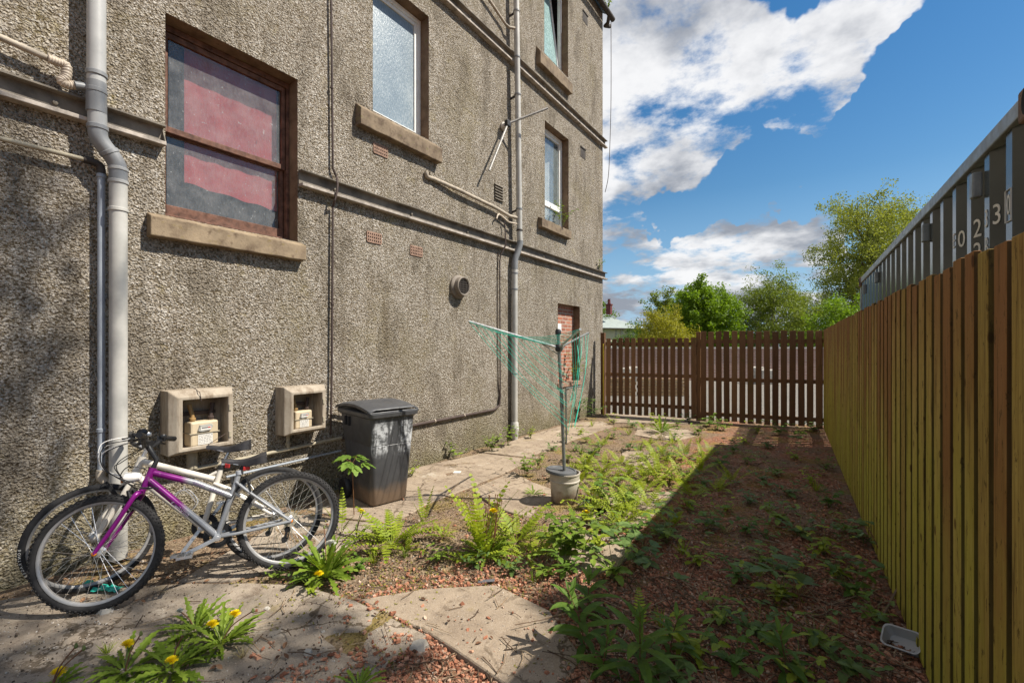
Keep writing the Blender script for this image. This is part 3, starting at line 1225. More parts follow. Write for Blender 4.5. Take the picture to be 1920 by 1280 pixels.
for i in range(5):
    a = P0 + fdir * (i * ln / 4) + fnrm * .20
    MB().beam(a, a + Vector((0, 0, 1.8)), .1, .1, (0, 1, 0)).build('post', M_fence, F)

FA, FB, FC = Vector((-4.16, 9.69, 0)), Vector((-2.18, 10.03, 0)), Vector((.0, 10.43, 0))


def picket_fence(name, label, a, b, nm, top, rails, w, base, postends, sink=0):
    t = thing(name, label, 'fence', a, 'brown picket fence panels across the end of the garden')
    d = (b - a)
    L = d.length
    d.normalize()
    nn = Vector((-d.y, d.x, 0))
    p = L / nm
    for i in range(nm):
        c = a + d * ((i + .5) * p)
        tp = top + R.uniform(-.012, .012)
        bt = base + R.uniform(-.015, .015)
        lean = R.uniform(-.006, .006)
        ax = (d, nn, (Vector((0, 0, 1)) + d * lean).normalized())
        MB().obox(c + Vector((0, 0, (tp + bt) / 2)), (w + R.uniform(-.004, .004), .02, tp - bt), ax).build('picket', M_picket, t, bevel=.002, segs=1)
    for z in rails:
        q = a + nn * .032 + Vector((0, 0, z))
        MB().beam(q, q + d * L, .04, .075).build('rail', M_picket, t)
    for s, h in postends:
        q = a + d * (s * L) + nn * .075
        MB().beam(q, q + Vector((0, 0, h)), .09, .09, (0, 1, 0)).build('post', M_picket, t, bevel=.004, segs=1)
    return t


picket_fence('picket_fence', 'lower brown picket panel next to the house wall, with a post at the house', FA + Vector((.08, .014, 0)), FB, 14, 1.74, (.27, .93, 1.61), .096, .05, ((-.035, 1.87), ))
picket_fence('picket_fence', 'higher brown picket panel that meets the board fence', FB + Vector((.05, .01, 0)), FC, 15, 1.86, (.16, .88, 1.66), .106, .02, ((-.01, 1.86), (.98, 1.7)))
q = FA + Vector((.05, -.03, 0))
MB().tube([q, q + Vector((0, 0, 1.62))], .012, 6).build('yellow_cane', plain('yellow_paint', (.62, .46, .04), .5, .3, 0, .2), None)
tag(bpy.data.objects['yellow_cane'], 'thin yellow cane standing against the picket fence post by the wall', 'cane')

# ================================================================== shipping container behind the fence
k = Mat('olive_container_paint', 0.2, 0.6)
c = k.ramp(k.noise(3, 5, .6), [(.3, (0.042, 0.050, 0.048)), (.7, (0.058, 0.068, 0.065))])
k.color(c)
M_olive = k.m
M_crail = plain('chalky_grey_green_paint', (0.22, 0.24, 0.245), .4, .4, 0, .3, 9, .2, 30)
M_white = plain('white_stencil_paint', (0.72, 0.70, 0.64), .6, .3, 0, .12)
M_rust = plain('rusty_steel', (0.20, 0.13, 0.09), .8, .3, 0, .5, 15, .4)

cA = Vector((.688, 2.61, 0))
cB = Vector((.46, 8.89, 0))
cd = (cB - cA).normalized()
cn = Vector((-cd.y, cd.x, 0))              # towards the garden
if cn.x > 0:
    cn = -cn
CL = 6.22
CT = 2.60
K = thing('shipping_container', 'dark olive corrugated shipping container with white numbers behind the board fence', 'container', cA)
UPZ = Vector((0, 0, 1))
m = MB()
# corrugated side: outer flat, slope, inner flat, slope
pit = (CL - .2) / 21
vs = []
d_ = ray(1892, 300)
o_ = Vector((0, 0, EYE))
q_ = o_ + d_ * ((cA + cn * -.012 - o_).dot(cn) / d_.dot(cn))
S0 = .1 + (((q_ - cA).dot(cd) - .1 - .035) % pit)     # where the first corrugation starts
s = S0 - pit
prof = []
for i in range(21):
    prof += [(s, -.012), (s + .07, -.012), (s + .138, -.048), (s + .208, -.048)]
    s += pit
prof += [(s, -.012), (CL - .06, -.012)]
prof = [(max(a, .06), b) for a, b in prof if a > .06 - .07]
for a, d in prof:
    p = cA + cd * a + cn * d
    vs += [p + UPZ * .17, p + UPZ * (CT - .08)]
m.add(vs, [(2 * i, 2 * i + 2, 2 * i + 3, 2 * i + 1) for i in range(len(prof) - 1)])
m.build('side_wall', M_olive, K)
m = MB()
W = 2.42
b0 = cA - cn * .06
m.obox(cA + cd * (CL / 2) - cn * (W / 2 + .06) + UPZ * (CT - .06), (CL - .16, W - .02, .05), (cd, cn, UPZ))
m.obox(cA + cd * (CL / 2) - cn * (W / 2 + .06) + UPZ * .16, (CL - .16, W - .02, .05), (cd, cn, UPZ))
m.obox(cA + cd * (CL / 2) - cn * (W + .03) + UPZ * (CT / 2), (CL - .16, .05, CT - .3), (cd, cn, UPZ))
for e in (.09, CL - .09):
    m.obox(cA + cd * e - cn * (W / 2 + .04) + UPZ * (CT / 2), (.05, W - .1, CT - .3), (cd, cn, UPZ))
m.build('shell', M_olive, K)
MB().obox(cA + cd * (CL / 2) - cn * .03 + UPZ * (CT - .045), (CL - .3, .07, .075), (cd, cn, UPZ)).build('top_rail', M_crail, K, bevel=.006)
MB().obox(cA + cd * (CL / 2) - cn * .03 + UPZ * .1, (CL - .3, .07, .16), (cd, cn, UPZ)).build('bottom_rail', M_crail, K, bevel=.006)
for e in (.07, CL - .07):
    for wdt in (.05, W + .02):
        c0 = cA + cd * e - cn * (wdt + .01)
        MB().obox(c0 + UPZ * (CT / 2), (.13, .12, CT - .3), (cd, cn, UPZ)).build('corner_post', M_crail, K, bevel=.01)
        for zz in (.06, CT - .06):
            q = MB().obox(c0 + UPZ * zz, (.17, .15, .135), (cd, cn, UPZ)).build('corner_casting', M_rust, K, bevel=.012)
            hm = MB()
            hm.lathe([(0, .078), (.034, .078), (.036, .072)], 14, c0 + UPZ * zz, (cd, UPZ * 1.6, cn))
            hm.build('casting_hole', M_dark, q)


def vent_box(sp, z):
    v = MB()
    c0 = cA + cd * sp + cn * .008
    v.obox(c0 + UPZ * z, (.055, .04, .13), (cd, cn, UPZ))
    v.build('vent_box', M_crail, K, bevel=.008)


for u, v in ((1834, 348), (1738, 437), (1645, 520), (1622, 542)):
    d = ray(u, v)
    # meet the side wall
    t = (cA - Vector((0, 0, EYE))).dot(cn) / d.dot(cn)
    p = Vector((0, 0, EYE)) + d * t
    vent_box((p - cA).dot(cd), p.z)


def stencil(ch, u, v, zsize, outer, box=False, xs=.72):
    """a number painted on the outer flat, or on the slope of the corrugation that faces along the fence"""
    d = ray(u, v)
    o = Vector((0, 0, EYE))
    q = o + d * ((cA + cn * (-.012 if outer else -.03) - o).dot(cn) / d.dot(cn))
    i = round(((q - cA).dot(cd) - S0 - (.035 if outer else .243)) / pit)
    if outer:
        p = cA + cd * (S0 + i * pit + .035) + cn * -.012
        rx, nn = -cd, cn
    else:
        s0, s1 = S0 + i * pit + .208, S0 + (i + 1) * pit
        a, b = cA + cd * s0 + cn * -.048, cA + cd * s1 + cn * -.012
        p = (a + b) / 2
        rx = (a - b).normalized()
        nn = rx.cross(UPZ)
        if nn.dot(cn) < 0:
            nn = -nn
    t = (p - o).dot(Vector((d.x, d.y, 0))) / (d.x ** 2 + d.y ** 2)
    p = Vector((p.x, p.y, EYE + d.z * t))
    vs, fs = text_mesh(ch, zsize, xs, .0008)
    mm = MB()
    mm.add([p + rx * a.x + UPZ * a.y + nn * (a.z + .0025) for a in vs], fs)
    if box:
        w, h, e = .033, zsize * .55, .005
        for a, b in (((-w, -h), (w, -h)), ((w, -h), (w, h)), ((w, h), (-w, h)), ((-w, h), (-w, -h))):
            mm.beam(p + rx * a[0] + UPZ * a[1] + nn * .003, p + rx * b[0] + UPZ * b[1] + nn * .003, .002, e, nn)
    mm.build('lettering', M_white, K)


for ch, u, v, hp, outer, bx in (('0', 1890, 386, .13, True, True), ('3', 1864, 404, .14, False, False), ('3', 1848, 412, .13, True, False), ('2', 1829, 430, .14, False, False),
                                ('0', 1798, 450, .14, False, False), ('E', 1785, 454, .13, True, False), ('2', 1829, 474, .14, False, False), ('B', 1848, 464, .13, True, False)):
    stencil(ch, u, v, hp, outer, bx, .66 if outer else .8)
# ================================================================== beyond the fence: brick wall, house, trees
k = Mat('pink_brick_wall', 0.9, 0.15)
bt = k.nt.nodes.new('ShaderNodeTexBrick')
mp = k.nt.nodes.new('ShaderNodeCombineXYZ')
k.link(k.axis(0), mp.inputs[0])
k.link(k.axis(2), mp.inputs[1])
k.link(mp.outputs[0], bt.inputs['Vector'])
bt.inputs['Color1'].default_value = (0.42, 0.25, 0.20, 1)
bt.inputs['Color2'].default_value = (0.33, 0.19, 0.15, 1)
bt.inputs['Mortar'].default_value = (0.40, 0.34, 0.30, 1)
bt.inputs['Scale'].default_value = 1
bt.inputs['Brick Width'].default_value = .225
bt.inputs['Row Height'].default_value = .075
bt.inputs['Mortar Size'].default_value = .012
k.color(bt.outputs[0])
M_pinkbrick = k.m
M_cope = plain('pale_coping_stone', (0.48, 0.45, 0.41), .9, .2, 0, .2, 3)
RX, RY = Vector((CA, SA, 0)), Vector((-SA, CA, 0))   # across and along the view


def flat(u, depth):
    """a point on the ground seen at column u, that far off"""
    return RY * depth + RX * ((u - 960) / FPX * depth)


a, b = flat(1085, 21.5), flat(1720, 20.5)
d = (b - a).normalized()
Wl = thing('brick_wall', 'long low pink brick wall with pale coping across the yard behind the picket fence', 'wall', a)
m = MB()
m.beam(a + UPZ * .72, b + UPZ * .72, .24, 1.46)
m.build('brickwork', M_pinkbrick, Wl)
m = MB()
m.beam(a + UPZ * 1.49, b + UPZ * 1.49, .32, .08)
m.build('coping', M_cope, Wl, bevel=.01)

# stone blocks and pallet lying in the yard
M_block = stone_mat('pale_stone_block', (0.42, 0.39, 0.34), (0.25, 0.23, 0.2), (0.3, 0.3, 0.2))
R = random.Random(8)
for i, (u, dep, lab) in enumerate(((1172, 20.4, 'pale stone block by the brick wall, nearest the house'), (1188, 20.5, 'pale stone block second from the house, against the brick wall'),
                                   (1418, 19.3, 'pale stone block by the brick wall, left of the broken stone'), (1437, 19.0, 'broken pale stone by the brick wall, right of the other block'))):
    p = flat(u, dep)
    mm = MB()
    mm.obox(p + UPZ * .3, (.5 + .1 * (i % 2), .4, .62 + .1 * (i % 3)), (d, Vector((-d.y, d.x, 0)), UPZ))
    o = mm.build('stone_block', M_block, None, bevel=.05)
    tag(o, lab, 'stone block', 'stone blocks in the yard')
p = flat(1195, 14.5)
M_pallet = plain('bare_pallet_wood', (0.34, 0.24, 0.14), .9, .1, 0, .3, 5)
T = thing('timber_stack', 'stack of bare brown timber lying in the gravel yard behind the lower picket panel', 'timber', p)
for i in range(5):
    for j in range(2):
        q = p + d * (-.9 + j * 1.6 + .1 * (i % 2)) + UPZ * (.06 + .11 * i)
        MB().beam(q - d * .7, q + d * .75, .2, .09).build('plank', M_pallet, T)

# the house with the grey green roof
M_cream = plain('cream_render', (0.56, 0.50, 0.38), .9, .1, 0, .12, 1)
M_roofg = plain('grey_green_roof_sheet', (0.27, 0.31, 0.29), .6, .3, 0, .12, 2)
M_redpot = plain('dark_red_chimney_clay', (0.13, 0.04, 0.04), .8, .2)
M_winf = plain('far_window_glass', (0.10, 0.12, 0.14), .2, .6)
HD = 46
h0 = flat(1055, HD)
hx = (flat(1206, HD + 3.5) - h0).normalized()
hy = Vector((-hx.y, hx.x, 0))
HL = (flat(1206, HD + 3.5) - h0).length
eave = EYE + (650 - 613) / FPX * HD
ridge = EYE + (650 - 582) / FPX * (HD + 3)
H = thing('cream_house', 'far cream house with a grey green hipped roof beyond the garden', 'house', h0)
m = MB()
q = [h0, h0 + hx * HL, h0 + hx * HL + hy * 8, h0 + hy * 8]
m.add([p for p in q] + [p + UPZ * eave for p in q], [(0, 1, 5, 4), (1, 2, 6, 5), (2, 3, 7, 6), (3, 0, 4, 7)])
m.build('wall', M_cream, H)
m = MB()
e = .35
q = [h0 - hx * e - hy * e, h0 + hx * (HL + e) - hy * e, h0 + hx * (HL + e) + hy * (8 + e), h0 - hx * e + hy * (8 + e)]
r0, r1 = h0 + hx * 1 + hy * 4, h0 + hx * (HL - 3.6) + hy * 4
vs = [p + UPZ * (eave - .05) for p in q] + [r0 + UPZ * ridge, r1 + UPZ * ridge]
m.add(vs, [(0, 1, 5, 4), (1, 2, 5), (2, 3, 4, 5), (3, 0, 4), (3, 2, 1, 0)])
rf = m.build('roof', M_roofg, H)
pc = flat(1142, HD + 3.2)
m = MB()
m.obox(pc + UPZ * (ridge + .1), (.5, .5, 1.0))
m.obox(pc + UPZ * (ridge + .65), (.62, .62, .12))
m.lathe([(.18, ridge + .7), (.14, ridge + 1.2), (.17, ridge + 1.25)], 10, pc)
m.build('chimney', M_redpot, rf)
m = MB()
m.beam(h0 - hx * e - hy * (e + .05) + UPZ * (eave - .08), h0 + hx * (HL + e) - hy * (e + .05) + UPZ * (eave - .08), .1, .12)
m.build('gutter', M_gutter, H)
for i, u in enumerate((1098, 1126, 1152, 1163, 1174, 1185)):
    f = (u - 1055) / (1206 - 1055)
    p = h0 + hx * (HL * f) - hy * .03
    MB().obox(p + UPZ * (eave / 2), (.22, .08, eave - .1), (hx, hy, UPZ)).build('pilaster', M_block, H)
for i, u in enumerate((1112, 1139, 1157.5, 1168.5, 1179.5, 1192)):
    f = (u - 1055) / (1206 - 1055)
    p = h0 + hx * (HL * f) - hy * .02
    ww = MB().obox(p + UPZ * 1.6, (.62, .06, 1.15), (hx, hy, UPZ)).build('window', M_upvc, H)
    MB().obox(p - hy * .035 + UPZ * 1.6, (.46, .03, .98), (hx, hy, UPZ)).build('pane', M_winf, ww)

# parked white van roof glimpsed over the fence is left to the brick wall's height

# ---------------------------------------------------------------- trees
M_bark = plain('grey_brown_bark', (0.13, 0.10, 0.075), .95, .1, 0, .4, 12, .5, 25)
M_bark_pale = plain('pale_bark', (0.22, 0.20, 0.15), .95, .1, 0, .4, 12, .5, 25)


def limb_points(p, d, L, rnd, wig=.18, up=.05, n=5):
    pts = [p.copy()]
    d = d.normalized()
    for i in range(n):
        d = (d + Vector((rnd.uniform(-wig, wig), rnd.uniform(-wig, wig), rnd.uniform(-wig, wig) + up))).normalized()
        p = p + d * (L / n)
        pts.append(p.copy())
    return pts, d


def leaf_clump(mb, c, rad, n, size, rnd, droop=0.0, flatten=1.0):
    for _ in range(n):
        a = rnd.gauss(0, 1), rnd.gauss(0, 1), rnd.gauss(0, 1)
        L = math.sqrt(sum(x * x for x in a)) + 1e-6
        q = rad * rnd.random() ** .45
        p = c + Vector((a[0] / L * q, a[1] / L * q, a[2] / L * q * flatten - droop * rnd.random() * rad))
        nrm = Vector((rnd.uniform(-1, 1), rnd.uniform(-1, 1), rnd.uniform(-.2, 1.2))).normalized()
        t = nrm.orthogonal().normalized()
        t = Matrix.Rotation(rnd.uniform(0, 6.28), 3, nrm) @ t
        if droop:
            t = (t + Vector((0, 0, -droop * 1.2))).normalized()
        b = nrm.cross(t).normalized()
        s = size * rnd.uniform(.6, 1.25)
        mb.add([p - t * s * .5, p + b * s * .28 + nrm * s * .06, p + t * s * .5, p - b * s * .28 + nrm * s * .06], [(0, 1, 2, 3)])


def tree(name, label, base, height, spread, leaf, bark, seed, nl=7, clumps=120, per=42, size=.22, crad=.75, droop=0.0, low=.25, trunk=.18, shape='round', group=None, fork=.3, fill=0):
    """trunk with limbs that fork, leaf clumps at the ends of the twigs and along the limbs"""
    rnd = random.Random(seed)
    t = thing(name, label, 'tree', base, group)
    wood = MB()
    tips = []
    top = base + UPZ * height
    trunk_top = base + UPZ * (height * .8)
    pts, d = limb_points(base - UPZ * .1, Vector((rnd.uniform(-.05, .05), rnd.uniform(-.05, .05), 1)), height * .86, rnd, .07, .02, 8)
    rr = [trunk * (1 - i / 9.5) for i in range(9)]
    wood.tube(pts, rr, 8)
    tips.append(pts[-1])
    for i in range(nl):
        f = fork + (0.92 - fork) * (i / max(1, nl - 1))
        idx = f * 8
        j = min(7, int(idx))
        p = pts[j].lerp(pts[j + 1], idx - j)
        ang = i * 2.4 + rnd.uniform(-.4, .4)
        if shape == 'round':
            reach = spread * math.sqrt(max(.15, 1 - ((f - .52) / .55) ** 2))
        elif shape == 'vase':
            reach = spread * (.55 + .5 * math.sin(min(1, (f - fork) / .6 + .25) * 2.4))
        else:
            reach = spread * (1.15 - f)
        el = rnd.uniform(.35, .9) if shape != 'vase' else rnd.uniform(.6, 1.1)
        dv = Vector((math.cos(ang) * math.cos(el), math.sin(ang) * math.cos(el), math.sin(el)))
        r0 = trunk * (1 - f * .75) * .55
        lp, ld = limb_points(p, dv, reach, rnd, .16, .03, 6)
        wood.tube(lp, [r0 * (1 - q / 7) for q in range(7)], 6)
        tips.append(lp[-1])
        tips.append(lp[4])
        for s in range(5):
            q0 = lp[2 + s % 4]
            a2 = rnd.uniform(0, 6.28)
            dv2 = (ld + Vector((math.cos(a2), math.sin(a2), rnd.uniform(-.3, .7))) * .9).normalized()
            sp, sd = limb_points(q0, dv2, reach * rnd.uniform(.3, .55), rnd, .2, .02, 4)
            wood.tube(sp, [r0 * .45 * (1 - w2 / 5) for w2 in range(5)], 4)
            tips += [sp[-1], sp[2]]
    wood.build('trunk', bark, t, smooth=True)
    lv = MB()
    for _ in range(fill):
        a, e_ = rnd.uniform(0, 6.283), rnd.uniform(-.75, 1.0)
        q = rnd.random() ** .3
        lumpy = 1 + .22 * mnoise.noise(Vector((a * 1.3, e_ * 2.2, seed)))
        ce = math.sqrt(max(0, 1 - min(1, abs(e_)) ** 2))
        tips.append(base + Vector((spread * q * lumpy * ce * math.cos(a), spread * q * lumpy * ce * math.sin(a), height * (.56 + .43 * q * e_ * lumpy))))
    clumps += fill
    while len(tips) < clumps:
        q = rnd.choice(tips[:max(10, len(tips))])
        tips.append(q + Vector((rnd.gauss(0, .6), rnd.gauss(0, .6), rnd.gauss(0, .45))) * crad)
    rnd.shuffle(tips)
    for q in tips[:clumps]:
        if q.z < base.z + height * low * .6:
            continue
        leaf_clump(lv, q, crad * rnd.uniform(.6, 1.2), int(per * rnd.uniform(.5, 1.3)), size, rnd, droop, .75)
    lv.build('crown', leaf, t)
    return t


L_round = leafmat('maple_leaf', (0.115, 0.20, 0.012), (0.24, 0.37, 0.03), .5)
L_airy = leafmat('spring_leaf', (0.14, 0.19, 0.025), (0.28, 0.34, 0.06), .5)
L_gold = leafmat('golden_spring_leaf', (0.24, 0.235, 0.02), (0.42, 0.40, 0.05), .5)
L_tall = leafmat('willow_leaf', (0.19, 0.225, 0.035), (0.36, 0.385, 0.085), .5)
L_hedge = leafmat('hedge_leaf', (0.085, 0.16, 0.02), (0.17, 0.26, 0.04), .45)

tree('maple_tree', 'dense round bright green tree, the greenest in the row behind the picket fence', flat(1318, 30), 5.7, 2.35, L_round, M_bark, 3, 11, 120, 80, .17, .5, 0, .1, .2, 'round', fork=.2, fill=330)
tree('young_tree', 'airy pale green tree with spreading bare limbs in front of a cloud', flat(1450, 31), 6.0, 3.1, L_airy, M_bark_pale, 14, 16, 260, 50, .12, .5, 0, .12, .16, 'vase', fork=.14, fill=460)
tree('tall_willow_tree', 'tallest yellow green tree with loose drooping foliage behind the container', flat(1648, 33), 12.4, 4.5, L_tall, M_bark, 9, 18, 420, 80, .15, .75, .7, .12, .30, 'vase', fork=.2, fill=340)
tree('tall_willow_tree', 'second loose yellow green tree, its crown just over the container roof', flat(1735, 38), 13.9, 3.6, L_tall, M_bark, 19, 13, 240, 70, .15, .8, .6, .1, .3, 'round', fork=.3, fill=300)
tree('golden_bush_tree', 'low golden yellow bushy tree over the lower picket panel', flat(1250, 26), 3.5, 1.75, L_gold, M_bark, 22, 10, 120, 70, .11, .38, 0, .05, .1, 'round', fork=.12, fill=110)
tree('slender_tree', 'slender sparse green tree with upright shoots behind the golden bush', flat(1232, 28.5), 5.1, 1.3, L_airy, M_bark, 27, 14, 150, 46, .12, .3, 0, .3, .1, 'vase', fork=.15, fill=30)
tree('garden_tree', 'dark green tree peeping past the corner of the tenement beside the red chimney', flat(1118, 52), 6.8, 2.4, L_hedge, M_bark, 31, 8, 90, 45, .28, .8, 0, .1, .2, 'round', fill=60)
tree('garden_tree', 'small bushy green tree at the right end of the cream house', flat(1192, 33), 2.9, 1.5, L_hedge, M_bark, 33, 8, 70, 50, .14, .4, 0, .05, .1, 'round', fork=.1, fill=60)
tree('leafy_tree', 'mid green leafy tree behind the end of the picket fence, left of the container', flat(1585, 24), 4.0, 1.9, L_round, M_bark, 37, 10, 110, 60, .13, .45, 0, .06, .12, 'round', fork=.1, fill=90)
tree('leafy_tree', 'soft green tree filling the gap between the airy tree and the tall willow', flat(1535, 36), 4.6, 2.6, L_airy, M_bark, 41, 11, 130, 60, .15, .6, 0, .06, .15, 'round', fork=.12, fill=90)

# the far hedge that reads as one mass
hb = MB()
R = random.Random(77)
for i in range(420):
    u = R.uniform(1370, 1800)
    dp = R.uniform(33, 40)
    p = flat(u, dp)
    leaf_clump(hb, p + UPZ * R.uniform(.4, 2.7), .8, 34, .24, R)
for i in range(160):
    u = R.uniform(1040, 1380)
    p = flat(u, R.uniform(50, 56))
    leaf_clump(hb, p + UPZ * R.uniform(.4, 2.2), 1.0, 26, .3, R)
tag(hb.build('hedge', L_hedge, None), kind='stuff', label='far green hedge running behind the trees', cat='hedge')
# ================================================================== pipes on the wall
M_pvc = plain('grey_pvc', (0.36, 0.36, 0.35), .42, .45, 0, .12, 4)
M_pvc_pale = plain('sun_bleached_pvc', (0.405, 0.395, 0.365), .5, .4, 0, .22, 3.5)
M_pvc_dark = plain('dark_grey_pvc', (0.20, 0.205, 0.21), .4, .45, 0, .15, 4)
M_beige = plain('yellowed_plastic', (0.50, 0.42, 0.33), .5, .4, 0, .25, 8)
M_lead = plain('painted_pipe', (0.34, 0.30, 0.22), .7, .3, 0, .3, 9, .2)
M_bluegrey = plain('blue_grey_pipe', (0.27, 0.30, 0.34), .5, .4, 0, .2, 6)
M_ironpipe = plain('weathered_waste_pipe', (0.36, 0.31, 0.245), .7, .3, 0, .35, 8, .3)
M_cable = plain('dark_brown_cable', (0.060, 0.042, 0.036), .7, .3, 0, .3, 12)
M_steel = plain('galvanised_steel', (0.40, 0.41, 0.42), .35, .5, .7, .2, 14)


def wp(pts, off):
    return [on_wall(u, v, off) for u, v in pts]


def ring(p, d, r, h=.02):
    m = MB()
    d = d.normalized()
    a = d.orthogonal().normalized()
    m.lathe([(r - .006, -h), (r, -h * .7), (r, h * .7), (r - .006, h)], 18, p, (a, d.cross(a), d))
    return m


# --- big soil pipe on the left
pts = wp([(181, -160), (181, 0), (181, 150), (183, 238), (187, 262), (212, 296), (221, 315), (222, 340), (222, 700)], .12)
bot = pts[-1].copy()
bot.z = .02
pts.append(bot)
T = thing('soil_pipe', 'fat grey plastic soil pipe with an offset bend running down beside the sash window', 'pipe', (pts[-1].x, pts[-1].y, 0))
R1 = .053
MB().tube(pts[:4], R1, 20).build('upper_pipe', M_pvc, T, smooth=40)
MB().tube(smooth_path(pts[3:8], 5), R1 + .002, 20).build('offset_bend', M_pvc_dark, T, smooth=40)
MB().tube([pts[7] + Vector((0, 0, .01)), pts[8], pts[9]], R1, 20).build('lower_pipe', M_pvc_pale, T, smooth=40)
zax = Vector((0, 0, 1))
for v in (140, 172, 240):
    p = on_wall(181 if v < 200 else 183, v, .12)
    ring(p, zax, R1 + .008, .018).build('coupling_ring', M_pvc_dark, T, smooth=40)
ring(on_wall(205, 286, .12), (pts[5] - pts[4]), R1 + .008, .016).build('coupling_ring', M_pvc_dark, T, smooth=40)
for v in (318, 342, 394):
    ring(on_wall(222, v, .12), zax, R1 + .007, .014).build('coupling_ring', M_pvc if v < 390 else M_pvc_pale, T, smooth=40)
MB().tube([on_wall(181, 155, .12), on_wall(181, 212, .12)], R1 + .004, 20).build('branch_socket', M_pvc_dark, T, smooth=40)
for v in (60, 560):
    p = on_wall(181 if v < 200 else 222, v, .12)
    m = MB()
    m.beam(p, p + Vector((-.125, 0, 0)), .03, .03)
    m.build('bracket', M_pvc_dark, T)

# --- waste pipe from the left with its flexible trap
T = thing('waste_pipe', 'yellowed waste pipe with a ribbed flexible connector joining the fat soil pipe', 'pipe', on_wall(60, 90, .07))
a = wp([(-120, 15), (0, 70), (90, 110)], .07)
MB().tube(a, .021, 12).build('pipe', M_ironpipe, T, smooth=40)
fx = smooth_path(wp([(90, 110), (108, 117), (124, 124), (124, 143), (116, 152), (126, 159), (142, 160)], .085), 14)
rr = [.026 + (.004 if (i // 2) % 2 else 0) for i in range(len(fx))]
MB().tube(fx, rr, 14).build('flexible_connector', M_beige, T, smooth=60)
MB().tube(wp([(140, 160), (152, 162), (172, 166)], .1), .027, 14).build('nut', M_pvc_dark, T, smooth=40)

# --- thin pipe with the iron elbow
T = thing('overflow_pipe', 'thin pale pipe crossing low under the left steel beam to an iron elbow', 'pipe', on_wall(60, 275, .06))
a = wp([(-150, 210), (0, 260), (158, 299)], .06)
MB().tube(a, .016, 10).build('pipe', M_lead, T, smooth=40)
MB().tube(smooth_path(wp([(156, 298), (176, 304), (188, 312), (190, 326)], .055), 6), .026, 12).build('elbow', M_gutter, T, smooth=40)
T = thing('drain_pipe', 'slim blue grey pipe running straight down left of the fat soil pipe', 'pipe', on_wall(190, 600, .055))
a = on_wall(190, 322, .055)
b = on_wall(190, 880, .055)
MB().tube([a, b], .0225, 14).build('pipe', M_bluegrey, T, smooth=40)
for v in (330, 806):
    ring(on_wall(190, v, .055), zax, .028, .016).build('collar', M_bluegrey, T, smooth=40)
MB().tube(smooth_path([b, b + Vector((.0, .0, -.06)), b + Vector((.03, .05, -.11)), b + Vector((.05, .16, -.13))], 6), .027, 12).build('elbow', M_ironpipe, T, smooth=40)

# --- long downpipe
up = wp([(967, -120), (968, 0), (971, 200), (974, 440), (975, 455)], .13)
lo = wp([(965, 494), (965, 560)], .075)
low = lo[-1].copy()
low.z = .10
T = thing('rainwater_downpipe', 'long slim pale downpipe crossing all the steel beams near the rotary dryer', 'pipe', (low.x, low.y, 0))
MB().tube(up, .048, 16).build('upper_pipe', M_pvc_pale, T, smooth=40)
MB().tube(smooth_path([up[-2], up[-1], up[-1].lerp(lo[0], .5), lo[0], lo[1]], 5)[4:-4], .053, 16).build('offset_bend', M_pvc_dark, T, smooth=40)
MB().tube([lo[0] + Vector((0, 0, -.02)), lo[1], low], .050, 16).build('lower_pipe', M_pvc_pale, T, smooth=40)
for v in (22, 108, 178, 392, 432):
    u = 968 + v / 440 * 6
    p = on_wall(u, v, .13)
    ring(p, zax, .056, .016).build('clip', M_pvc_dark if v != 432 else M_gutter, T, smooth=40)
    if v not in (108, 432):
        MB().beam(p, p + Vector((-.14, -.02, -.04)), .02, .03).build('bracket', M_gutter, T)
for v in (512, 542, 700):
    ring(on_wall(965, v, .075), zax, .057, .014).build('clip', M_pvc_dark, T, smooth=40)
m = MB()
m.lathe([(.052, .30), (.066, .28), (.068, .2), (.075, .19), (.06, .1), (.055, .0)], 16, (low.x, low.y, 0))
m.build('foot_socket', M_pvc_pale, T, smooth=40)

# --- branches into it
T = thing('waste_pipe', 'sloping weathered waste pipe running down to the long slim downpipe', 'pipe', on_wall(800, 328, .06))
a = smooth_path(wp([(800, 322), (801, 331), (812, 335)], .03), 4) + wp([(860, 356), (930, 390), (955, 405)], .06) + wp([(975, 410)], .13)
MB().tube(a, .027, 12).build('pipe', M_ironpipe, T, smooth=40)
ring(on_wall(801, 326, .03), Vector((1, 0, 0)), .04, .02).build('flange', M_ironpipe, T, smooth=40)
T = thing('overflow_pipe', 'short thin bent pipe joining the slim downpipe below the sloping waste pipe', 'pipe', on_wall(950, 412, .06))
MB().tube(smooth_path([*wp([(931, 410), (936, 402), (952, 415)], .06), on_wall(960, 418, .09), on_wall(976, 421, .13)], 6), .013, 8).build('pipe', M_beige, T, smooth=40)
T = thing('waste_pipe', 'steep thin waste pipe meeting the slim downpipe under the eaves', 'pipe', on_wall(940, 30, .06))
MB().tube([on_wall(880, -55, .06), on_wall(948, 46, .06), on_wall(955, 52, .09), on_wall(969, 54, .13)], .022, 10).build('pipe', M_ironpipe, T, smooth=40)

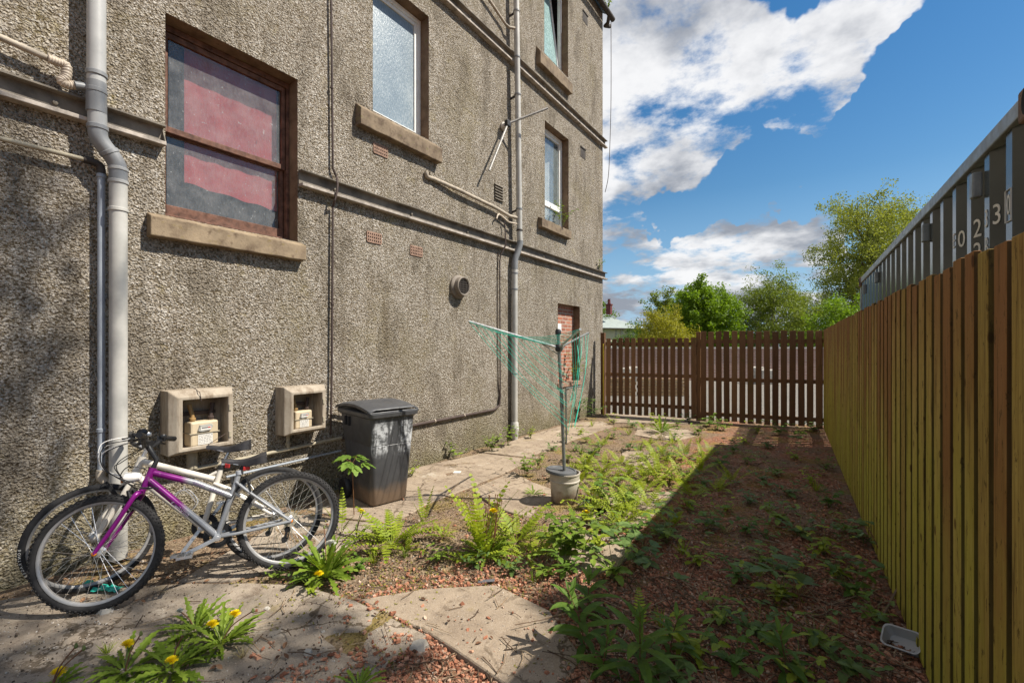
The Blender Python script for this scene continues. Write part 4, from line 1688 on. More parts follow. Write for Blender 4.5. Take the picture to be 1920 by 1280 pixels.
# --- dark conduit that drops beside the downpipe and runs along behind the bin
T = thing('conduit_pipe', 'thin dark conduit dropping from a hook, then running low along the wall behind the bin', 'pipe', on_wall(938, 650, .03))
a = [*wp([(945, 416), (947, 425)], .05), *wp([(948, 461)], .10), *wp([(939, 476)], .04), *wp([(937, 490), (938, 740), (936, 760), (926, 768)], .03), *wp([(770, 798), (640, 822)], .03)]
MB().tube(a[:6], .011, 8).build('pipe', M_cable, T, smooth=40)
MB().tube(a[5:8] + a[8:], .019, 10).build('ground_pipe', M_cable, T, smooth=40)
for u, v in ((815, 789), (870, 779)):
    ring(on_wall(u, v, .03), Vector((0, 1, 0)), .025, .008).build('clip', M_beige, T)
T = thing('wall_cable', 'second thin dark cable hanging down the wall close to the hooked conduit', 'cable', on_wall(933, 600, .02))
a = wp([(934, 474), (933, 560), (934, 700), (937, 745)], .015)
MB().tube(smooth_path(a, 5), .007, 6).build('cable', M_cable, T)

# --- black cable all the way down
T = thing('wall_cable', 'long black cable running down the wall between the two big windows', 'cable', on_wall(622, 400, .03))
a = wp([(620, -150), (621, 0), (623, 190), (624, 315), (631, 332)], .035) + wp([(633, 345), (632, 358), (628, 375)], .10) + wp([(624, 388), (623, 560), (622, 700), (620, 815)], .035)
MB().tube(a, .012, 8).build('cable', M_cable, T, smooth=40)
for u, v in ((622, 165), (623, 570)):
    ring(on_wall(u, v, .035), zax, .017, .012).build('clip', M_cable, T)

# --- gas pipes low on the wall
T = thing('gas_pipe', 'pale steel gas pipe running low along the wall under the meter boxes', 'pipe', on_wall(498, 846, .05))
za = .56
ya, yb = on_wall(345, 870, .05).y, on_wall(640, 828, .05).y
a = [Vector((-WALL + .05, ya, za - .02)), Vector((-WALL + .05, yb, za + .01))]
MB().tube(a, .017, 10).build('pipe', M_lead, T, smooth=40)
for u in (360, 540):
    y = on_wall(u, 850, .05).y
    MB().tube([(-WALL + .05, y, za - .01), (-WALL + .05, y, za + .14)], .017 if u > 500 else .04, 10).build('riser', M_lead, T, smooth=40)
    ring(Vector((-WALL + .05, y, za + .05)), zax, .026, .012).build('union', M_lead, T, smooth=40)
T = thing('gas_pipe', 'thinner bluish pipe along the wall just below the pale gas pipe', 'pipe', on_wall(490, 880, .04))
MB().tube([(-WALL + .04, on_wall(420, 880).y, .415), (-WALL + .04, yb, .43)], .011, 8).build('pipe', M_bluegrey, T, smooth=40)

# --- folded clothes dryer arms on the wall and the loose wire at the corner
p = on_wall(944, 236, .02)
T = thing('wall_clothes_line', 'pair of rusty metal clothes drying arms on a bracket beside the slim downpipe', 'clothes line', p)
h = on_wall(952, 232, .12)
m = MB()
m.lathe([(.07, -.01), (.075, .02), (.05, .05), (.04, .1)], 14, p + Vector((0, 0, -.02)), AXX)
m.build('bracket', plain('dirty_white_plastic', (.5, .47, .42), .6, .3, 0, .3), T, smooth=40)
MB().obox(h, (.07, .1, .1)).build('hinge', M_black, T, bevel=.012)
arm = plain('dull_aluminium_tube', (.26, .25, .235), .5, .4, .3, .3, 12)
MB().tube([h, on_wall(1027, 203, .55)], .018, 8).build('arm', arm, T, smooth=40)
MB().tube([h, on_wall(917, 320, .16)], .018, 8).build('arm', arm, T, smooth=40)
a = [Vector((-WALL + .12, CORNER_Y + .22, TOP_Z - .1)), Vector((-WALL + .12, CORNER_Y + .22, 7.5)), Vector((-WALL + .10, CORNER_Y + .18, 6.2)), Vector((-WALL + .09, CORNER_Y + .12, 5.6)), Vector((-WALL + .02, CORNER_Y + .1, 5.25))]
tag(MB().tube(smooth_path(a, 5), .008, 5).build('loose_wire', M_cable, None), 'thin loose wire dangling from the eaves past the corner of the building', 'wire')

# ================================================================== meter boxes
k = Mat('weathered_cream_fibreglass', .75, .25)
c = k.ramp(k.noise(3, 5, .6), [(.3, (.28, .235, .18)), (.7, (.42, .365, .29))])
st = k.noise(5, 5, .7, vec=k.scaled((2, 2, .35)))
c = k.mix(k.range(st, .44, .68, 0, .85), c, (.17, .125, .085))
c = k.mix(k.range(k.noise(40, 4, .7), .56, .7, 0, .5), c, (.25, .2, .15))
k.color(c)
k.bump(k.noise(45, 4), .2, .004)
M_box = k.m
M_meter = plain('cream_meter_paint', (.50, .41, .28), .5, .4, 0, .12, 5)
M_label = plain('printed_label', (.62, .60, .55), .6, .3, 0, .1)
M_ink = plain('label_ink', (.10, .10, .11), .7)
M_red2 = plain('red_enamel', (.45, .04, .03), .5)
M_brass = plain('dull_brass', (.35, .22, .09), .5, .5, .3)


def meter_box(label, y0, y1, z0, z1, dep, fl, mscale, mlabel):
    T = thing('gas_meter_box', label, 'meter box', (-WALL, (y0 + y1) / 2, z0))
    x0, x1 = -WALL + .001, -WALL + dep
    c = .045                                # chamfer round the front
    iy0, iy1, iz0, iz1 = y0 + fl, y1 - .05, z0 + .055, z1 - .075
    # outline rings from the wall to the opening and back inside
    rings = [(x0, y0, y1, z0, z1), (x1 - c, y0, y1, z0, z1), (x1 - .006, y0 + c, y1 - .012, z0 + .022, z1 - c), (x1, y0 + c + .012, y1 - .018, z0 + .03, z1 - c - .008),
             (x1, iy0, iy1, iz0, iz1), (x1 - .03, iy0, iy1, iz0, iz1), (x1 - .03, iy0 - .02, iy1 + .015, iz0 - .015, iz1 + .015), (x0 + .01, iy0 - .02, iy1 + .015, iz0 - .015, iz1 + .015)]
    vs, fs = [], []
    for x, a, b, e, f in rings:
        vs += [(x, a, e), (x, b, e), (x, b, f), (x, a, f)]
    for i in range(len(rings) - 1):
        for j in range(4):
            j2 = (j + 1) % 4
            fs.append((i * 4 + j, i * 4 + j2, i * 4 + 4 + j2, i * 4 + 4 + j))
    n = (len(rings) - 1) * 4
    fs.append((n, n + 1, n + 2, n + 3))
    MB().add(vs, fs).build('cabinet', M_box, T, bevel=.006)
    # door seal and hinges left on the right jamb
    for z in (iz0 + .06, iz1 - .09):
        MB().box(x1 - .004, x1 + .008, iy1 + .004, iy1 + .022, z - .025, z + .025).build('hinge', M_lead, T, bevel=.002)
    # the meter
    w, hgt, d = .205 * mscale, .20 * mscale, .13 * mscale
    my = iy0 + (.07 if mscale > .95 else .055) + w / 2
    mz = iz0 - .012
    mx = x0 + .02 + d / 2
    mt = MB().obox((mx, my, mz + hgt / 2), (d, w, hgt)).build('meter', M_meter, T, bevel=.014)
    mt['label'] = mlabel
    MB().obox((mx, my, mz + hgt * .53), (d + .014, w + .014, .006)).build('seam', M_lead, mt)
    f = mx + d / 2
    dz = mz + hgt * .73
    v = [(-.055, -.02), (-.04, .026), (.05, .03), (.062, .012), (.04, -.024), (-.03, -.03)]
    m = MB()
    vs = [(f + .002, my + a * mscale, dz + b * mscale) for a, b in v] + [(f + .014, my + a * .9 * mscale, dz + b * .9 * mscale) for a, b in v]
    q = len(v)
    m.add(vs, [tuple(range(q, 2 * q))] + [(i, (i + 1) % q, q + (i + 1) % q, q + i) for i in range(q)])
    m.build('dial_housing', plain('grey_dial_housing', (.36, .36, .33), .4, .5), mt)
    MB().box(f + .0145, f + .016, my - .035 * mscale, my + .04 * mscale, dz - .016 * mscale, dz + .012 * mscale).build('dial', M_label, mt)
    MB().box(f + .0162, f + .017, my - .028 * mscale, my + .016 * mscale, dz - .001, dz + .008 * mscale).build('counter', M_ink, mt)
    MB().box(f + .0162, f + .017, my + .017 * mscale, my + .036 * mscale, dz - .001, dz + .008 * mscale).build('red_digits', M_red2, mt)
    MB().box(f + .001, f + .003, my - .05 * mscale, my + .058 * mscale, mz + .012, mz + hgt * .48).build('label_plate', M_label, mt)
    ink = MB()
    rnd = random.Random(int(y0 * 100))
    for i in range(6):
        zz = mz + hgt * .43 - i * hgt * .062
        yy = my - .042 * mscale
        while yy < my + .045 * mscale:
            ww = rnd.uniform(.004, .014)
            ink.box(f + .0032, f + .0036, yy, yy + ww, zz - .0016, zz + .0016)
            yy += ww + rnd.uniform(.003, .009)
    ink.build('small_print', M_ink, mt)
    for s, mm in ((-.32, M_brass), (.34, M_cable)):
        yy = my + w * s
        pp = [(mx, yy, mz + hgt - .005), (mx, yy, mz + hgt + .05), (mx - .01, yy + .02 * (1 if s > 0 else -1), iz1 - .05)]
        MB().tube(pp, .016, 10).build('connection_pipe', mm, T, smooth=40)
        ring(Vector((mx, yy, mz + hgt + .02)), zax, .024, .012).build('union_nut', mm, T)
    MB().obox((x0 + .03, my, mz + hgt + .06), (.03, w * 1.2, .03)).build('meter_bracket', M_cable, T)
    return T


e = .2
y0 = on_wall(300, 780).y
y1 = on_wall(440, 730, e).y
T = meter_box('bigger weathered gas meter box without its door, nearest the drainpipes', y0, y1, on_wall(437, 838, e).z, on_wall(441, 726, e).z, e, .085, 1.0, 'cream gas meter with a red marked dial')
wire = [(-WALL + .12, y0 + .19, on_wall(441, 726, e).z + .012), (-WALL + e + .004, y0 + .2, on_wall(441, 726, e).z - .02), (-WALL + e + .006, y0 + .21, on_wall(441, 726, e).z - .09)]
MB().tube(wire, .003, 5).build('tie_wire', M_cable, T)
wz = on_wall(437, 838, e).z
MB().tube([(-WALL + e + .006, y0 + .26, wz + .005), (-WALL + e + .008, y0 + .262, wz + .06), (-WALL + e - .02, y0 + .40, wz + .12)], .003, 5).build('tie_wire', M_cable, T)
e = .2
y0 = on_wall(516, 770).y
meter_box('smaller weathered gas meter box without its door, beside the wheelie bin', y0, on_wall(613, 722, e).y, on_wall(613, 806, e).z, on_wall(613, 721, e).z, e, .07, .86, 'cream gas meter in the smaller box')

# ================================================================== wheelie bin
k = Mat('scuffed_charcoal_plastic', .42, .45)
c = k.ramp(k.noise(4, 5, .65), [(.3, (.045, .047, .052)), (.7, (.075, .077, .082))])
y, z, x = k.axis(1), k.axis(2), k.axis(0)
band = k.math('MULTIPLY', k.range(z, .44, .56), k.range(z, .88, .74))
st = k.noise(3.2, 5, .65, vec=k.scaled((1, 5.5, .7)))
sm = k.math('MULTIPLY', k.math('MULTIPLY', k.range(st, .46, .55), band), k.range(x, .02, .03))
sm = k.math('MULTIPLY', sm, k.range(k.noise(22, 5, .75), .36, .6))
c = k.mix(k.math('MULTIPLY', sm, .85), c, (.58, .60, .62))
dirt = k.math('MULTIPLY', k.range(k.math('SUBTRACT', k.math('MULTIPLY', k.noise(3, 4), .5), z), .02, .16), .75)
c = k.mix(dirt, c, (.20, .135, .085))
k.color(c)
k.rough(k.range(k.noise(9, 5), .3, .7, .34, .6))
M_bin = k.m
ang = math.atan2(-.2, .98)
T = thing('wheelie_bin', 'charcoal wheelie bin with white scuffs, standing against the wall beside the small meter box', 'bin', (-3.52, 3.02, .02))
T.rotation_euler = (0, 0, ang)


def rrect(x0, x1, w, r, z, n=5):
    out = []
    for cx, cy, a0 in ((x1 - r, w / 2 - r, 0), (x0 + r, w / 2 - r, 90), (x0 + r, -w / 2 + r, 180), (x1 - r, -w / 2 + r, 270)):
        for i in range(n + 1):
            a = math.radians(a0 + 90 * i / n)
            out.append((cx + r * math.cos(a), cy + r * math.sin(a), z))
    return out


def loft(m, secs, cap0=True, cap1=True):
    n = len(secs[0])
    vs = [p for s in secs for p in s]
    fs = []
    for i in range(len(secs) - 1):
        for j in range(n):
            j2 = (j + 1) % n
            fs.append((i * n + j, i * n + j2, (i + 1) * n + j2, (i + 1) * n + j))
    if cap0:
        fs.append(tuple(range(n - 1, -1, -1)))
    if cap1:
        fs.append(tuple((len(secs) - 1) * n + j for j in range(n)))
    m.add(vs, fs)
    return m


secs = []
for z, f, b, w in ((0, -.01, -.46, .375), (.02, .0, -.48, .39), (.3, .028, -.53, .42), (.575, .052, -.575, .448), (.58, .048, -.575, .444), (.585, .054, -.58, .45), (.80, .07, -.615, .475), (.86, .078, -.625, .482)):
    secs.append(rrect(b, f, w, .05, z))
loft(MB(), secs).build('body', M_bin, T, smooth=35, local=True)
secs = [rrect(-.63, .082, .49, .05, .845), rrect(-.645, .105, .53, .045, .86), rrect(-.645, .112, .54, .045, .895), rrect(-.64, .10, .525, .045, .90)]
loft(MB(), secs).build('rim', M_bin, T, smooth=35, local=True)
for a in (-.46, -.38):
    MB().box(a - .012, a + .012, -.256, -.232, .74, .83).build('lifting_slot', M_dark, T, local=True)
lid = MB()
n = 14
vs, fs = [], []
for i in range(n + 1):
    s = i / n
    x = -.66 + .75 * s
    zc = .905 + .065 * math.sin(math.pi * (.10 + .82 * s)) - .01
    for y, dz in ((-.262, -.02), (-.255, .0), (-.20, .016), (.20, .016), (.255, .0), (.262, -.02)):
        vs.append((x, y, zc + dz))
for i in range(n):
    for j in range(5):
        fs.append((i * 6 + j, i * 6 + j + 1, i * 6 + 7 + j, i * 6 + 6 + j))
lid.add(vs, fs)
lid.add([(vs[n * 6 + j][0], vs[n * 6 + j][1], z) for z in (vs[n * 6 + j][2], .898) for j in range(6)], [(j, j + 1, j + 7, j + 6) for j in range(5)])
lid.add([(vs[j][0], vs[j][1], z) for z in (vs[j][2], .898) for j in range(6)], [(j + 6, j + 7, j + 1, j) for j in range(5)])
lo = lid.build('lid', M_bin, T, smooth=35, local=True)
md = lo.modifiers.new('thickness', 'SOLIDIFY')
md.thickness = .008
pm = MB()
vs, fs = [], []
for i in range(2, n - 1):
    s = i / n
    x = -.66 + .75 * s
    zc = .905 + .065 * math.sin(math.pi * (.10 + .82 * s)) + .012
    vs += [(x, -.17, zc), (x, .17, zc)]
fs = [(2 * i, 2 * i + 1, 2 * i + 3, 2 * i + 2) for i in range(len(vs) // 2 - 1)]
pm.add(vs, fs)
po = pm.build('lid_panel', M_bin, lo, smooth=35, local=True)
md = po.modifiers.new('thickness', 'SOLIDIFY')
md.thickness = .012
md.offset = 1
MB().tube([(-.64, -.21, .89), (-.70, -.21, .90), (-.715, -.19, .90), (-.715, .19, .90), (-.70, .21, .90), (-.64, .21, .89)], .014, 8).build('handle', M_bin, T, smooth=40, local=True)
for s in (-1, 1):
    wm = MB()
    AXY = (Vector((1, 0, 0)), Vector((0, 0, 1)), Vector((0, 1, 0)))
    wm.lathe([(0, -.022), (.06, -.022), (.07, -.03), (.098, -.028), (.105, -.01), (.105, .01), (.098, .028), (.07, .03), (.06, .022), (0, .022)], 22, (-.50, s * .235, .085), AXY)
    wm.build('wheel', M_black, T, smooth=40, local=True)
MB().tube([(-.50, -.23, .085), (-.50, .23, .085)], .012, 8).build('axle', M_steel, T, local=True)

# ================================================================== bucket of concrete with the rotary dryer
PC = RY * 4.53 + RX * (.1155 * 4.53)
k = Mat('dirty_white_bucket', .55, .35)
c = k.ramp(k.noise(5, 5, .65), [(.3, (.33, .29, .23)), (.7, (.50, .46, .39))])
z = k.axis(2)
c = k.mix(k.math('MULTIPLY', k.range(k.math('SUBTRACT', k.math('MULTIPLY', k.noise(7, 5, .7), .35), z), .02, .15), .8), c, (.17, .11, .07))
c = k.mix(k.range(k.noise(13, 5, .7), .60, .68, 0, .7), c, (.22, .16, .11))
k.color(c)
M_bucket = k.m
T = thing('bucket', 'dirty white bucket with a loose dark lid holding up the rotary dryer', 'bucket', (PC.x, PC.y, .02))
m = MB()
m.lathe([(0, .0), (.125, 0), (.132, .01), (.143, .2), (.152, .205), (.152, .215), (.146, .22), (.149, .27), (.156, .275), (.156, .288), (.15, .29), (.142, .285), (.138, .24), (0, .24)], 32, (PC.x, PC.y, .02))
m.build('tub', M_bucket, T, smooth=40)
m = MB()
lc = Vector((PC.x, PC.y, .318)) - RX * .035 + RY * .0
ax2 = (RX, RY, UPZ)
tilt = Matrix.Rotation(math.radians(4), 3, RY)
ax2 = tuple((tilt @ a) for a in ax2)
m.lathe([(.03, .004), (.13, .006), (.135, .014), (.150, .014), (.154, .006), (.154, -.012), (.148, -.012), (.146, 0), (.03, -.004), (.03, .004)], 32, lc, ax2)
m.build('lid', plain('dark_grey_lid', (.10, .105, .11), .5, .4, 0, .2, 9), T, smooth=40)

base = Vector((PC.x, PC.y, .26))
topp = at_depth(1046.5, 622, 4.56)
hub = at_depth(1048, 652, 4.565)
M_pole = plain('grey_green_tube', (.20, .205, .19), .45, .5, .4, .3, 20)
M_alu = plain('bare_aluminium', (.46, .46, .45), .35, .5, .6, .2, 20)
M_line = plain('green_plastic_line', (.015, .50, .36), .5, .4, 0, .2)
T = thing('rotary_dryer', 'grey rotary clothes dryer with sagging green lines, its pole stuck in the white bucket', 'clothes dryer', base)
MB().tube([base, base.lerp(topp, .5) + RX * .004, topp], .0175, 12).build('pole', M_pole, T, smooth=40)
MB().lathe([(.0, .03), (.02, .028), (.03, .01), (.03, -.02), (.02, -.03)], 12, topp).build('cap', M_black, T, smooth=40)
MB().lathe([(.02, .04), (.032, .03), (.04, .0), (.034, -.03), (.02, -.04)], 12, hub).build('hub', M_black, T, smooth=40)
e1 = at_depth(878, 602, 4.35)
e2 = at_depth(1103, 624, 5.25)
e3 = at_depth(1088, 617, 3.95)
for e_, mm, r_ in ((e1, M_alu, .012), (e2, M_pole, .012), (e3, M_alu, .011)):
    MB().tube([hub, e_], r_, 8).build('arm', mm, T, smooth=40)
    q = hub.lerp(e_, .22)
    MB().tube([q, hub + Vector((0, 0, -.07))], .005, 6).build('strut', M_pole, T)
rod_a = at_depth(1061, 728, 4.53)
MB().tube([rod_a, at_depth(1062, 830, 4.55)], .008, 6).build('loose_arm', M_pole, T)
MB().tube([rod_a, at_depth(1088, 724, 4.75)], .008, 6).build('loose_arm', M_pole, T)


def sag(a, b, s, n=10):
    return [a.lerp(b, i / n) + Vector((0, 0, -s * 4 * (i / n) * (1 - i / n))) for i in range(n + 1)]


R = random.Random(3)
for i in range(7):
    f = .35 + .65 * i / 6
    a = hub.lerp(e1, f)
    b = hub.lerp(e3, .35 + .65 * i / 6)
    MB().tube(sag(a, b, .035 + .012 * i), .0025, 5).build('washing_line', M_line, T)
for i in range(11):
    f = .30 + .70 * i / 10
    a = hub.lerp(e1, f)
    v = 690 + 110 * i / 10 + R.uniform(-6, 6)
    b = at_depth(1060 + R.uniform(-3, 6), v, 4.53)
    MB().tube(sag(a, b, .02 + .05 * R.random()), .0022, 5).build('washing_line', M_line, T)
for i in range(9):
    f = .55 + .45 * i / 8
    a = hub.lerp(e3 if i % 2 else e2, f)
    b = at_depth(1064 + R.uniform(-2, 14), 775 + R.uniform(-50, 35), 4.5)
    c = a.lerp(b, .45) + RX * R.uniform(.0, .05)
    MB().tube(smooth_path([a, c, b], 5), .0025, 5).build('washing_line', M_line, T)
# lines wound round the pole
w = []
for i in range(90):
    t = i / 89
    p = at_depth(1051 + t * 7, 700 + t * 115, 4.56)
    a = i * .75
    w.append(p + RX * (.021 * math.cos(a)) + RY * (.021 * math.sin(a)))
MB().tube(w, .0024, 4).build('wound_line', M_line, T)
# ================================================================== bicycles leaning on the wall
M_tyre = plain('dusty_tyre_rubber', (.030, .029, .029), .85, .2, 0, .4, 14)
M_rim = plain('dull_alloy_rim', (.33, .325, .32), .42, .5, .4, .15, 9)
M_spoke = plain('spoke_steel', (.60, .60, .60), .3, .5, .8, .1)
M_chrome = plain('scratched_alloy', (.52, .52, .52), .3, .5, .7, .2, 20)
M_blk = plain('black_bike_parts', (.016, .016, .017), .45, .4, 0, .3, 20)
M_saddle = plain('worn_black_saddle', (.025, .024, .026), .5, .4, 0, .4, 12)
M_whitepaint = plain('dirty_white_bike_paint', (.62, .58, .51), .4, .45, 0, .14, 7)
M_silverp = plain('silver_bike_paint', (.44, .46, .49), .3, .5, .35, .12, 7)
M_lampw = plain('white_lamp_cover', (.72, .70, .66), .4, .4)
M_amber = plain('amber_reflector', (.55, .17, .02), .3, .5)
M_redr = plain('red_clamp', (.40, .03, .03), .4, .4)


def fade_paint(d, origin, a0, a1):
    """purple at the head tube fading to silver: the frame's own paint"""
    k = Mat('purple_to_silver_paint', .28, .5, .15)
    dp = k.nt.nodes.new('ShaderNodeVectorMath')
    dp.operation = 'DOT_PRODUCT'
    k.link(k.co, dp.inputs[0])
    dp.inputs[1].default_value = d
    f = k.range(dp.outputs['Value'], a0, a1)
    c = k.mix(f, (.27, .28, .295), (.17, .004, .15))
    c = k.mix(k.range(k.noise(30, 4), .6, .72, 0, .4), c, (.25, .22, .2))
    k.color(c)
    return k.m


class Bike:
    def __init__(self, name, label, rear, front, lean, steer, R, head_top, head_bot):
        self.d = Vector((front[0] - rear[0], front[1] - rear[1], 0)).normalized()
        n = Vector((self.d.y, -self.d.x, 0))
        if n.x > 0:
            n = -n
        self.up = Vector((0, 0, math.cos(lean))) + n * math.sin(lean)
        self.s = self.d.cross(self.up).normalized()
        if self.s.x < 0:
            self.s = -self.s                     # towards the garden
        self.o = Vector((rear[0], rear[1], .018))
        self.R = R
        self.ht, self.hb = self.P(*head_top), self.P(*head_bot)
        self.rot = Matrix.Rotation(steer, 3, (self.ht - self.hb).normalized())
        self.root = thing(name, label, 'bicycle', self.o, 'old bicycles leaning on the wall')

    def P(self, a, b, c=0.0):
        return self.o + self.d * a + self.up * b + self.s * c

    def Q(self, a, b, c=0.0):
        """a steered point"""
        return self.hb + self.rot @ (self.P(a, b, c) - self.hb)

    def tube(self, m, pts, r, n=12, steer=False):
        f = self.Q if steer else self.P
        m.tube([f(*p) for p in pts], r, n)

    def wheel(self, a, b, steer, tread=True, width=.024, lettering=None, seed=0):
        f = self.Q if steer else self.P
        c = f(a, b)
        ax = [self.d, self.up, self.s]
        if steer:
            ax = [self.rot @ x for x in ax]
        R = self.R
        w = part('wheel', self.root)
        N = 72
        m = MB()
        prof = []
        for i in range(13):
            t = math.radians(-125 + 250 * i / 12)
            prof.append((R - width + width * math.cos(t), width * math.sin(t)))
        m.lathe(prof, N, c, ax)
        if tread:
            for i in range(N * 2):
                t = 2 * math.pi * i / (N * 2)
                er = ax[0] * math.cos(t) + ax[1] * math.sin(t)
                et = -ax[0] * math.sin(t) + ax[1] * math.cos(t)
                for s_ in (-1, 1):
                    ph = math.radians(38 * s_ if i % 2 else 62 * s_)
                    rad = (er * math.cos(ph) + ax[2] * math.sin(ph))
                    p = c + er * (R - width) + rad * (width + .001)
                    m.obox(p, (.009, .008, .007), (et, rad.cross(et).normalized(), rad))
                if i % 2:
                    m.obox(c + er * (R + .0005), (.008, .014, .006), (et, ax[2], er))
        m.build('tyre', M_tyre, w, smooth=35)
        m = MB()
        ri = R - width * 1.75
        m.lathe([(ri + .006, -.0125), (ri - .004, -.0125), (ri - .010, -.009), (ri - .013, 0), (ri - .010, .009), (ri - .004, .0125), (ri + .006, .0125)], N, c, ax)
        m.build('rim', M_rim, w, smooth=40)
        m = MB()
        rnd = random.Random(seed)
        for i in range(32):
            t = 2 * math.pi * i / 32
            sd = 1 if i % 2 else -1
            cr = .9 if (i // 2) % 2 else -.9
            h = c + ax[0] * (.020 * math.cos(t + cr)) + ax[1] * (.020 * math.sin(t + cr)) + ax[2] * (.028 * sd)
            e = c + ax[0] * ((ri - .010) * math.cos(t)) + ax[1] * ((ri - .010) * math.sin(t))
            m.tube([h, e], .00135, 4, caps=False)
        m.build('spokes', M_spoke, w)
        m = MB()
        m.lathe([(.0, -.055), (.008, -.055), (.010, -.034), (.024, -.031), (.024, -.026), (.014, -.02), (.014, .02), (.024, .026), (.024, .031), (.010, .034), (.008, .055), (0, .055)], 16, c, ax)
        m.build('hub', M_chrome, w, smooth=40)
        for sd in (-1, 1):
            MB().lathe([(.013, -.006), (.013, .004), (.008, .008), (0, .009)], 10, c + ax[2] * (.058 * sd), [ax[0], ax[1], ax[2] * sd]).build('axle_nut', M_amber if tread else M_chrome, w, smooth=40)
        if lettering:
            text, t0, dt, h = lettering
            m = MB()
            for i, ch in enumerate(text):
                t = t0 + dt * i
                vs, fs = text_mesh(ch, h, 1.1, .0004)
                er = ax[0] * math.cos(t) + ax[1] * math.sin(t)
                et = -ax[0] * math.sin(t) + ax[1] * math.cos(t)
                if dt < 0:
                    et = -et
                ph = math.radians(58)
                rad = er * math.cos(ph) + ax[2] * math.sin(ph)
                upv = (er * math.sin(ph) - ax[2] * math.cos(ph))
                p = c + er * (R - width) + rad * (width + .0012)
                m.add([p + et * v.x + upv * v.y + rad * v.z for v in vs], fs)
            m.build('lettering', M_white, w)
        return w

    def saddle(self, nose, rear, z, w=.15):
        n = 12
        vs, fs = [], []
        for i in range(n + 1):
            t = i / n
            a = nose + (rear - nose) * t
            hw = .018 + (w / 2 - .018) * max(0, min(1, (t - .30) / .5)) ** 1.4
            if t > .9:
                hw *= 1 - (t - .9) * 2.2
            zz = z - .006 - .020 * math.sin(t * math.pi) ** 2 + .022 * t ** 2
            dr = .020 + .048 * t ** 1.3
            for c, dz in ((-1, -dr), (-1.0, -.012), (-.7, .0), (0, .006), (.7, .0), (1.0, -.012), (1, -dr)):
                vs.append(self.P(a, zz + dz, c * hw))
        for i in range(n):
            for j in range(6):
                fs.append((i * 7 + j, i * 7 + j + 1, i * 7 + 8 + j, i * 7 + 7 + j))
        fs.append(tuple(range(7)))
        fs.append(tuple(reversed(range(n * 7, n * 7 + 7))))
        MB().add(vs, fs).build('saddle', M_saddle, self.root, smooth=50)
        m = MB()
        for c in (-.022, .022):
            self.tube(m, [(nose - .03, z - .03, c * .4), (nose - .11, z - .052, c), (rear + .09, z - .052, c), (rear + .03, z - .02, c * 1.5)], .0035, 6)
        m.build('saddle_rails', M_chrome, self.root)

    def chainset(self, bb, crank_deg, ring_r=.085):
        cs = part('chainset', self.root)
        c = self.P(*bb)
        ax = (self.d, self.up, self.s)
        m = MB()
        m.lathe([(.0, -.05), (.021, -.05), (.021, .05), (0, .05)], 16, c, ax)
        m.build('bottom_bracket', M_silverp, cs, smooth=40)
        m = MB()
        N = 40
        vs, fs = [], []
        for rr_, off in ((ring_r, -.052), (ring_r * .8, -.044)):
            b0 = len(vs)
            for i in range(N * 2):
                t = math.pi * i / N
                ro = rr_ + (.004 if i % 2 else -.002)
                for r0, z in ((ro, off), (ro, off - .004), (rr_ - .018, off - .004), (rr_ - .018, off)):
                    vs.append(c + ax[0] * (r0 * math.cos(t)) + ax[1] * (r0 * math.sin(t)) + ax[2] * z)
            q = N * 2
            for i in range(q):
                i2 = (i + 1) % q
                for e in range(4):
                    f = (e + 1) % 4
                    fs.append((b0 + i * 4 + e, b0 + i2 * 4 + e, b0 + i2 * 4 + f, b0 + i * 4 + f))
        m.add(vs, fs)
        m.build('chainring', M_blk, cs)
        for sd, ang in ((1, crank_deg), (-1, crank_deg + 180)):
            t = math.radians(ang)
            e = (ax[0] * math.cos(t) + ax[1] * math.sin(t))
            a = c + ax[2] * (.062 * sd)
            b = a + e * .17 + ax[2] * (.012 * sd)
            m = MB()
            m.beam(a, b, .014, .024, ax[2].cross(e))
            m.lathe([(0, .009), (.017, .008), (.017, -.009), (0, -.009)], 14, a, ax)
            m.build('crank', M_chrome, cs, bevel=.003)
            pm = MB()
            pc = b + ax[2] * (.055 * sd)
            for o2 in (-.036, .036):
                pm.beam(pc + ax[0] * o2 - ax[2] * .045, pc + ax[0] * o2 + ax[2] * .045, .009, .02, ax[1])
            for o2 in (-.042, .0, .042):
                pm.beam(pc + ax[2] * o2 - ax[0] * .038, pc + ax[2] * o2 + ax[0] * .038, .008, .016, ax[1])
            pm.tube([b, pc + ax[2] * (.04 * sd)], .006, 6)
            pm.build('pedal', M_chrome, cs)
        return cs

    def drivetrain(self, bb, ring_r, ra, rb):
        """sprockets, chain and rear mech on the wall side"""
        c = self.P(ra, rb)
        ax = (self.d, self.up, self.s)
        m = MB()
        for i, r in enumerate((.05, .043, .037, .031, .025)):
            m.lathe([(.012, -.026 - i * .005), (r, -.026 - i * .005), (r, -.029 - i * .005), (.012, -.029 - i * .005)], 24, c, ax)
        m.build('sprockets', M_lead, self.root)
        m = MB()
        j1, j2 = self.P(ra + .015, rb - .07, -.045), self.P(ra + .035, rb - .135, -.045)
        m.tube([c - self.s * .05, j1, j2], .009, 6)
        for j in (j1, j2):
            m.lathe([(0, .006), (.021, .005), (.021, -.005), (0, -.006)], 12, j, ax)
        m.build('rear_mech', M_blk, self.root)
        m = MB()
        o = -.047
        self.tube(m, [(bb[0], bb[1] + ring_r, o), (ra, rb + .043, o + .004)], .0035, 4)
        self.tube(m, [(bb[0], bb[1] - ring_r, o), (ra + .035, rb - .155, -.045), (ra + .014, rb - .13, -.045), (ra + .0, rb - .07, -.045), (ra + .03, rb - .04, -.045)], .0035, 4)
        m.build('chain', M_blk, self.root)

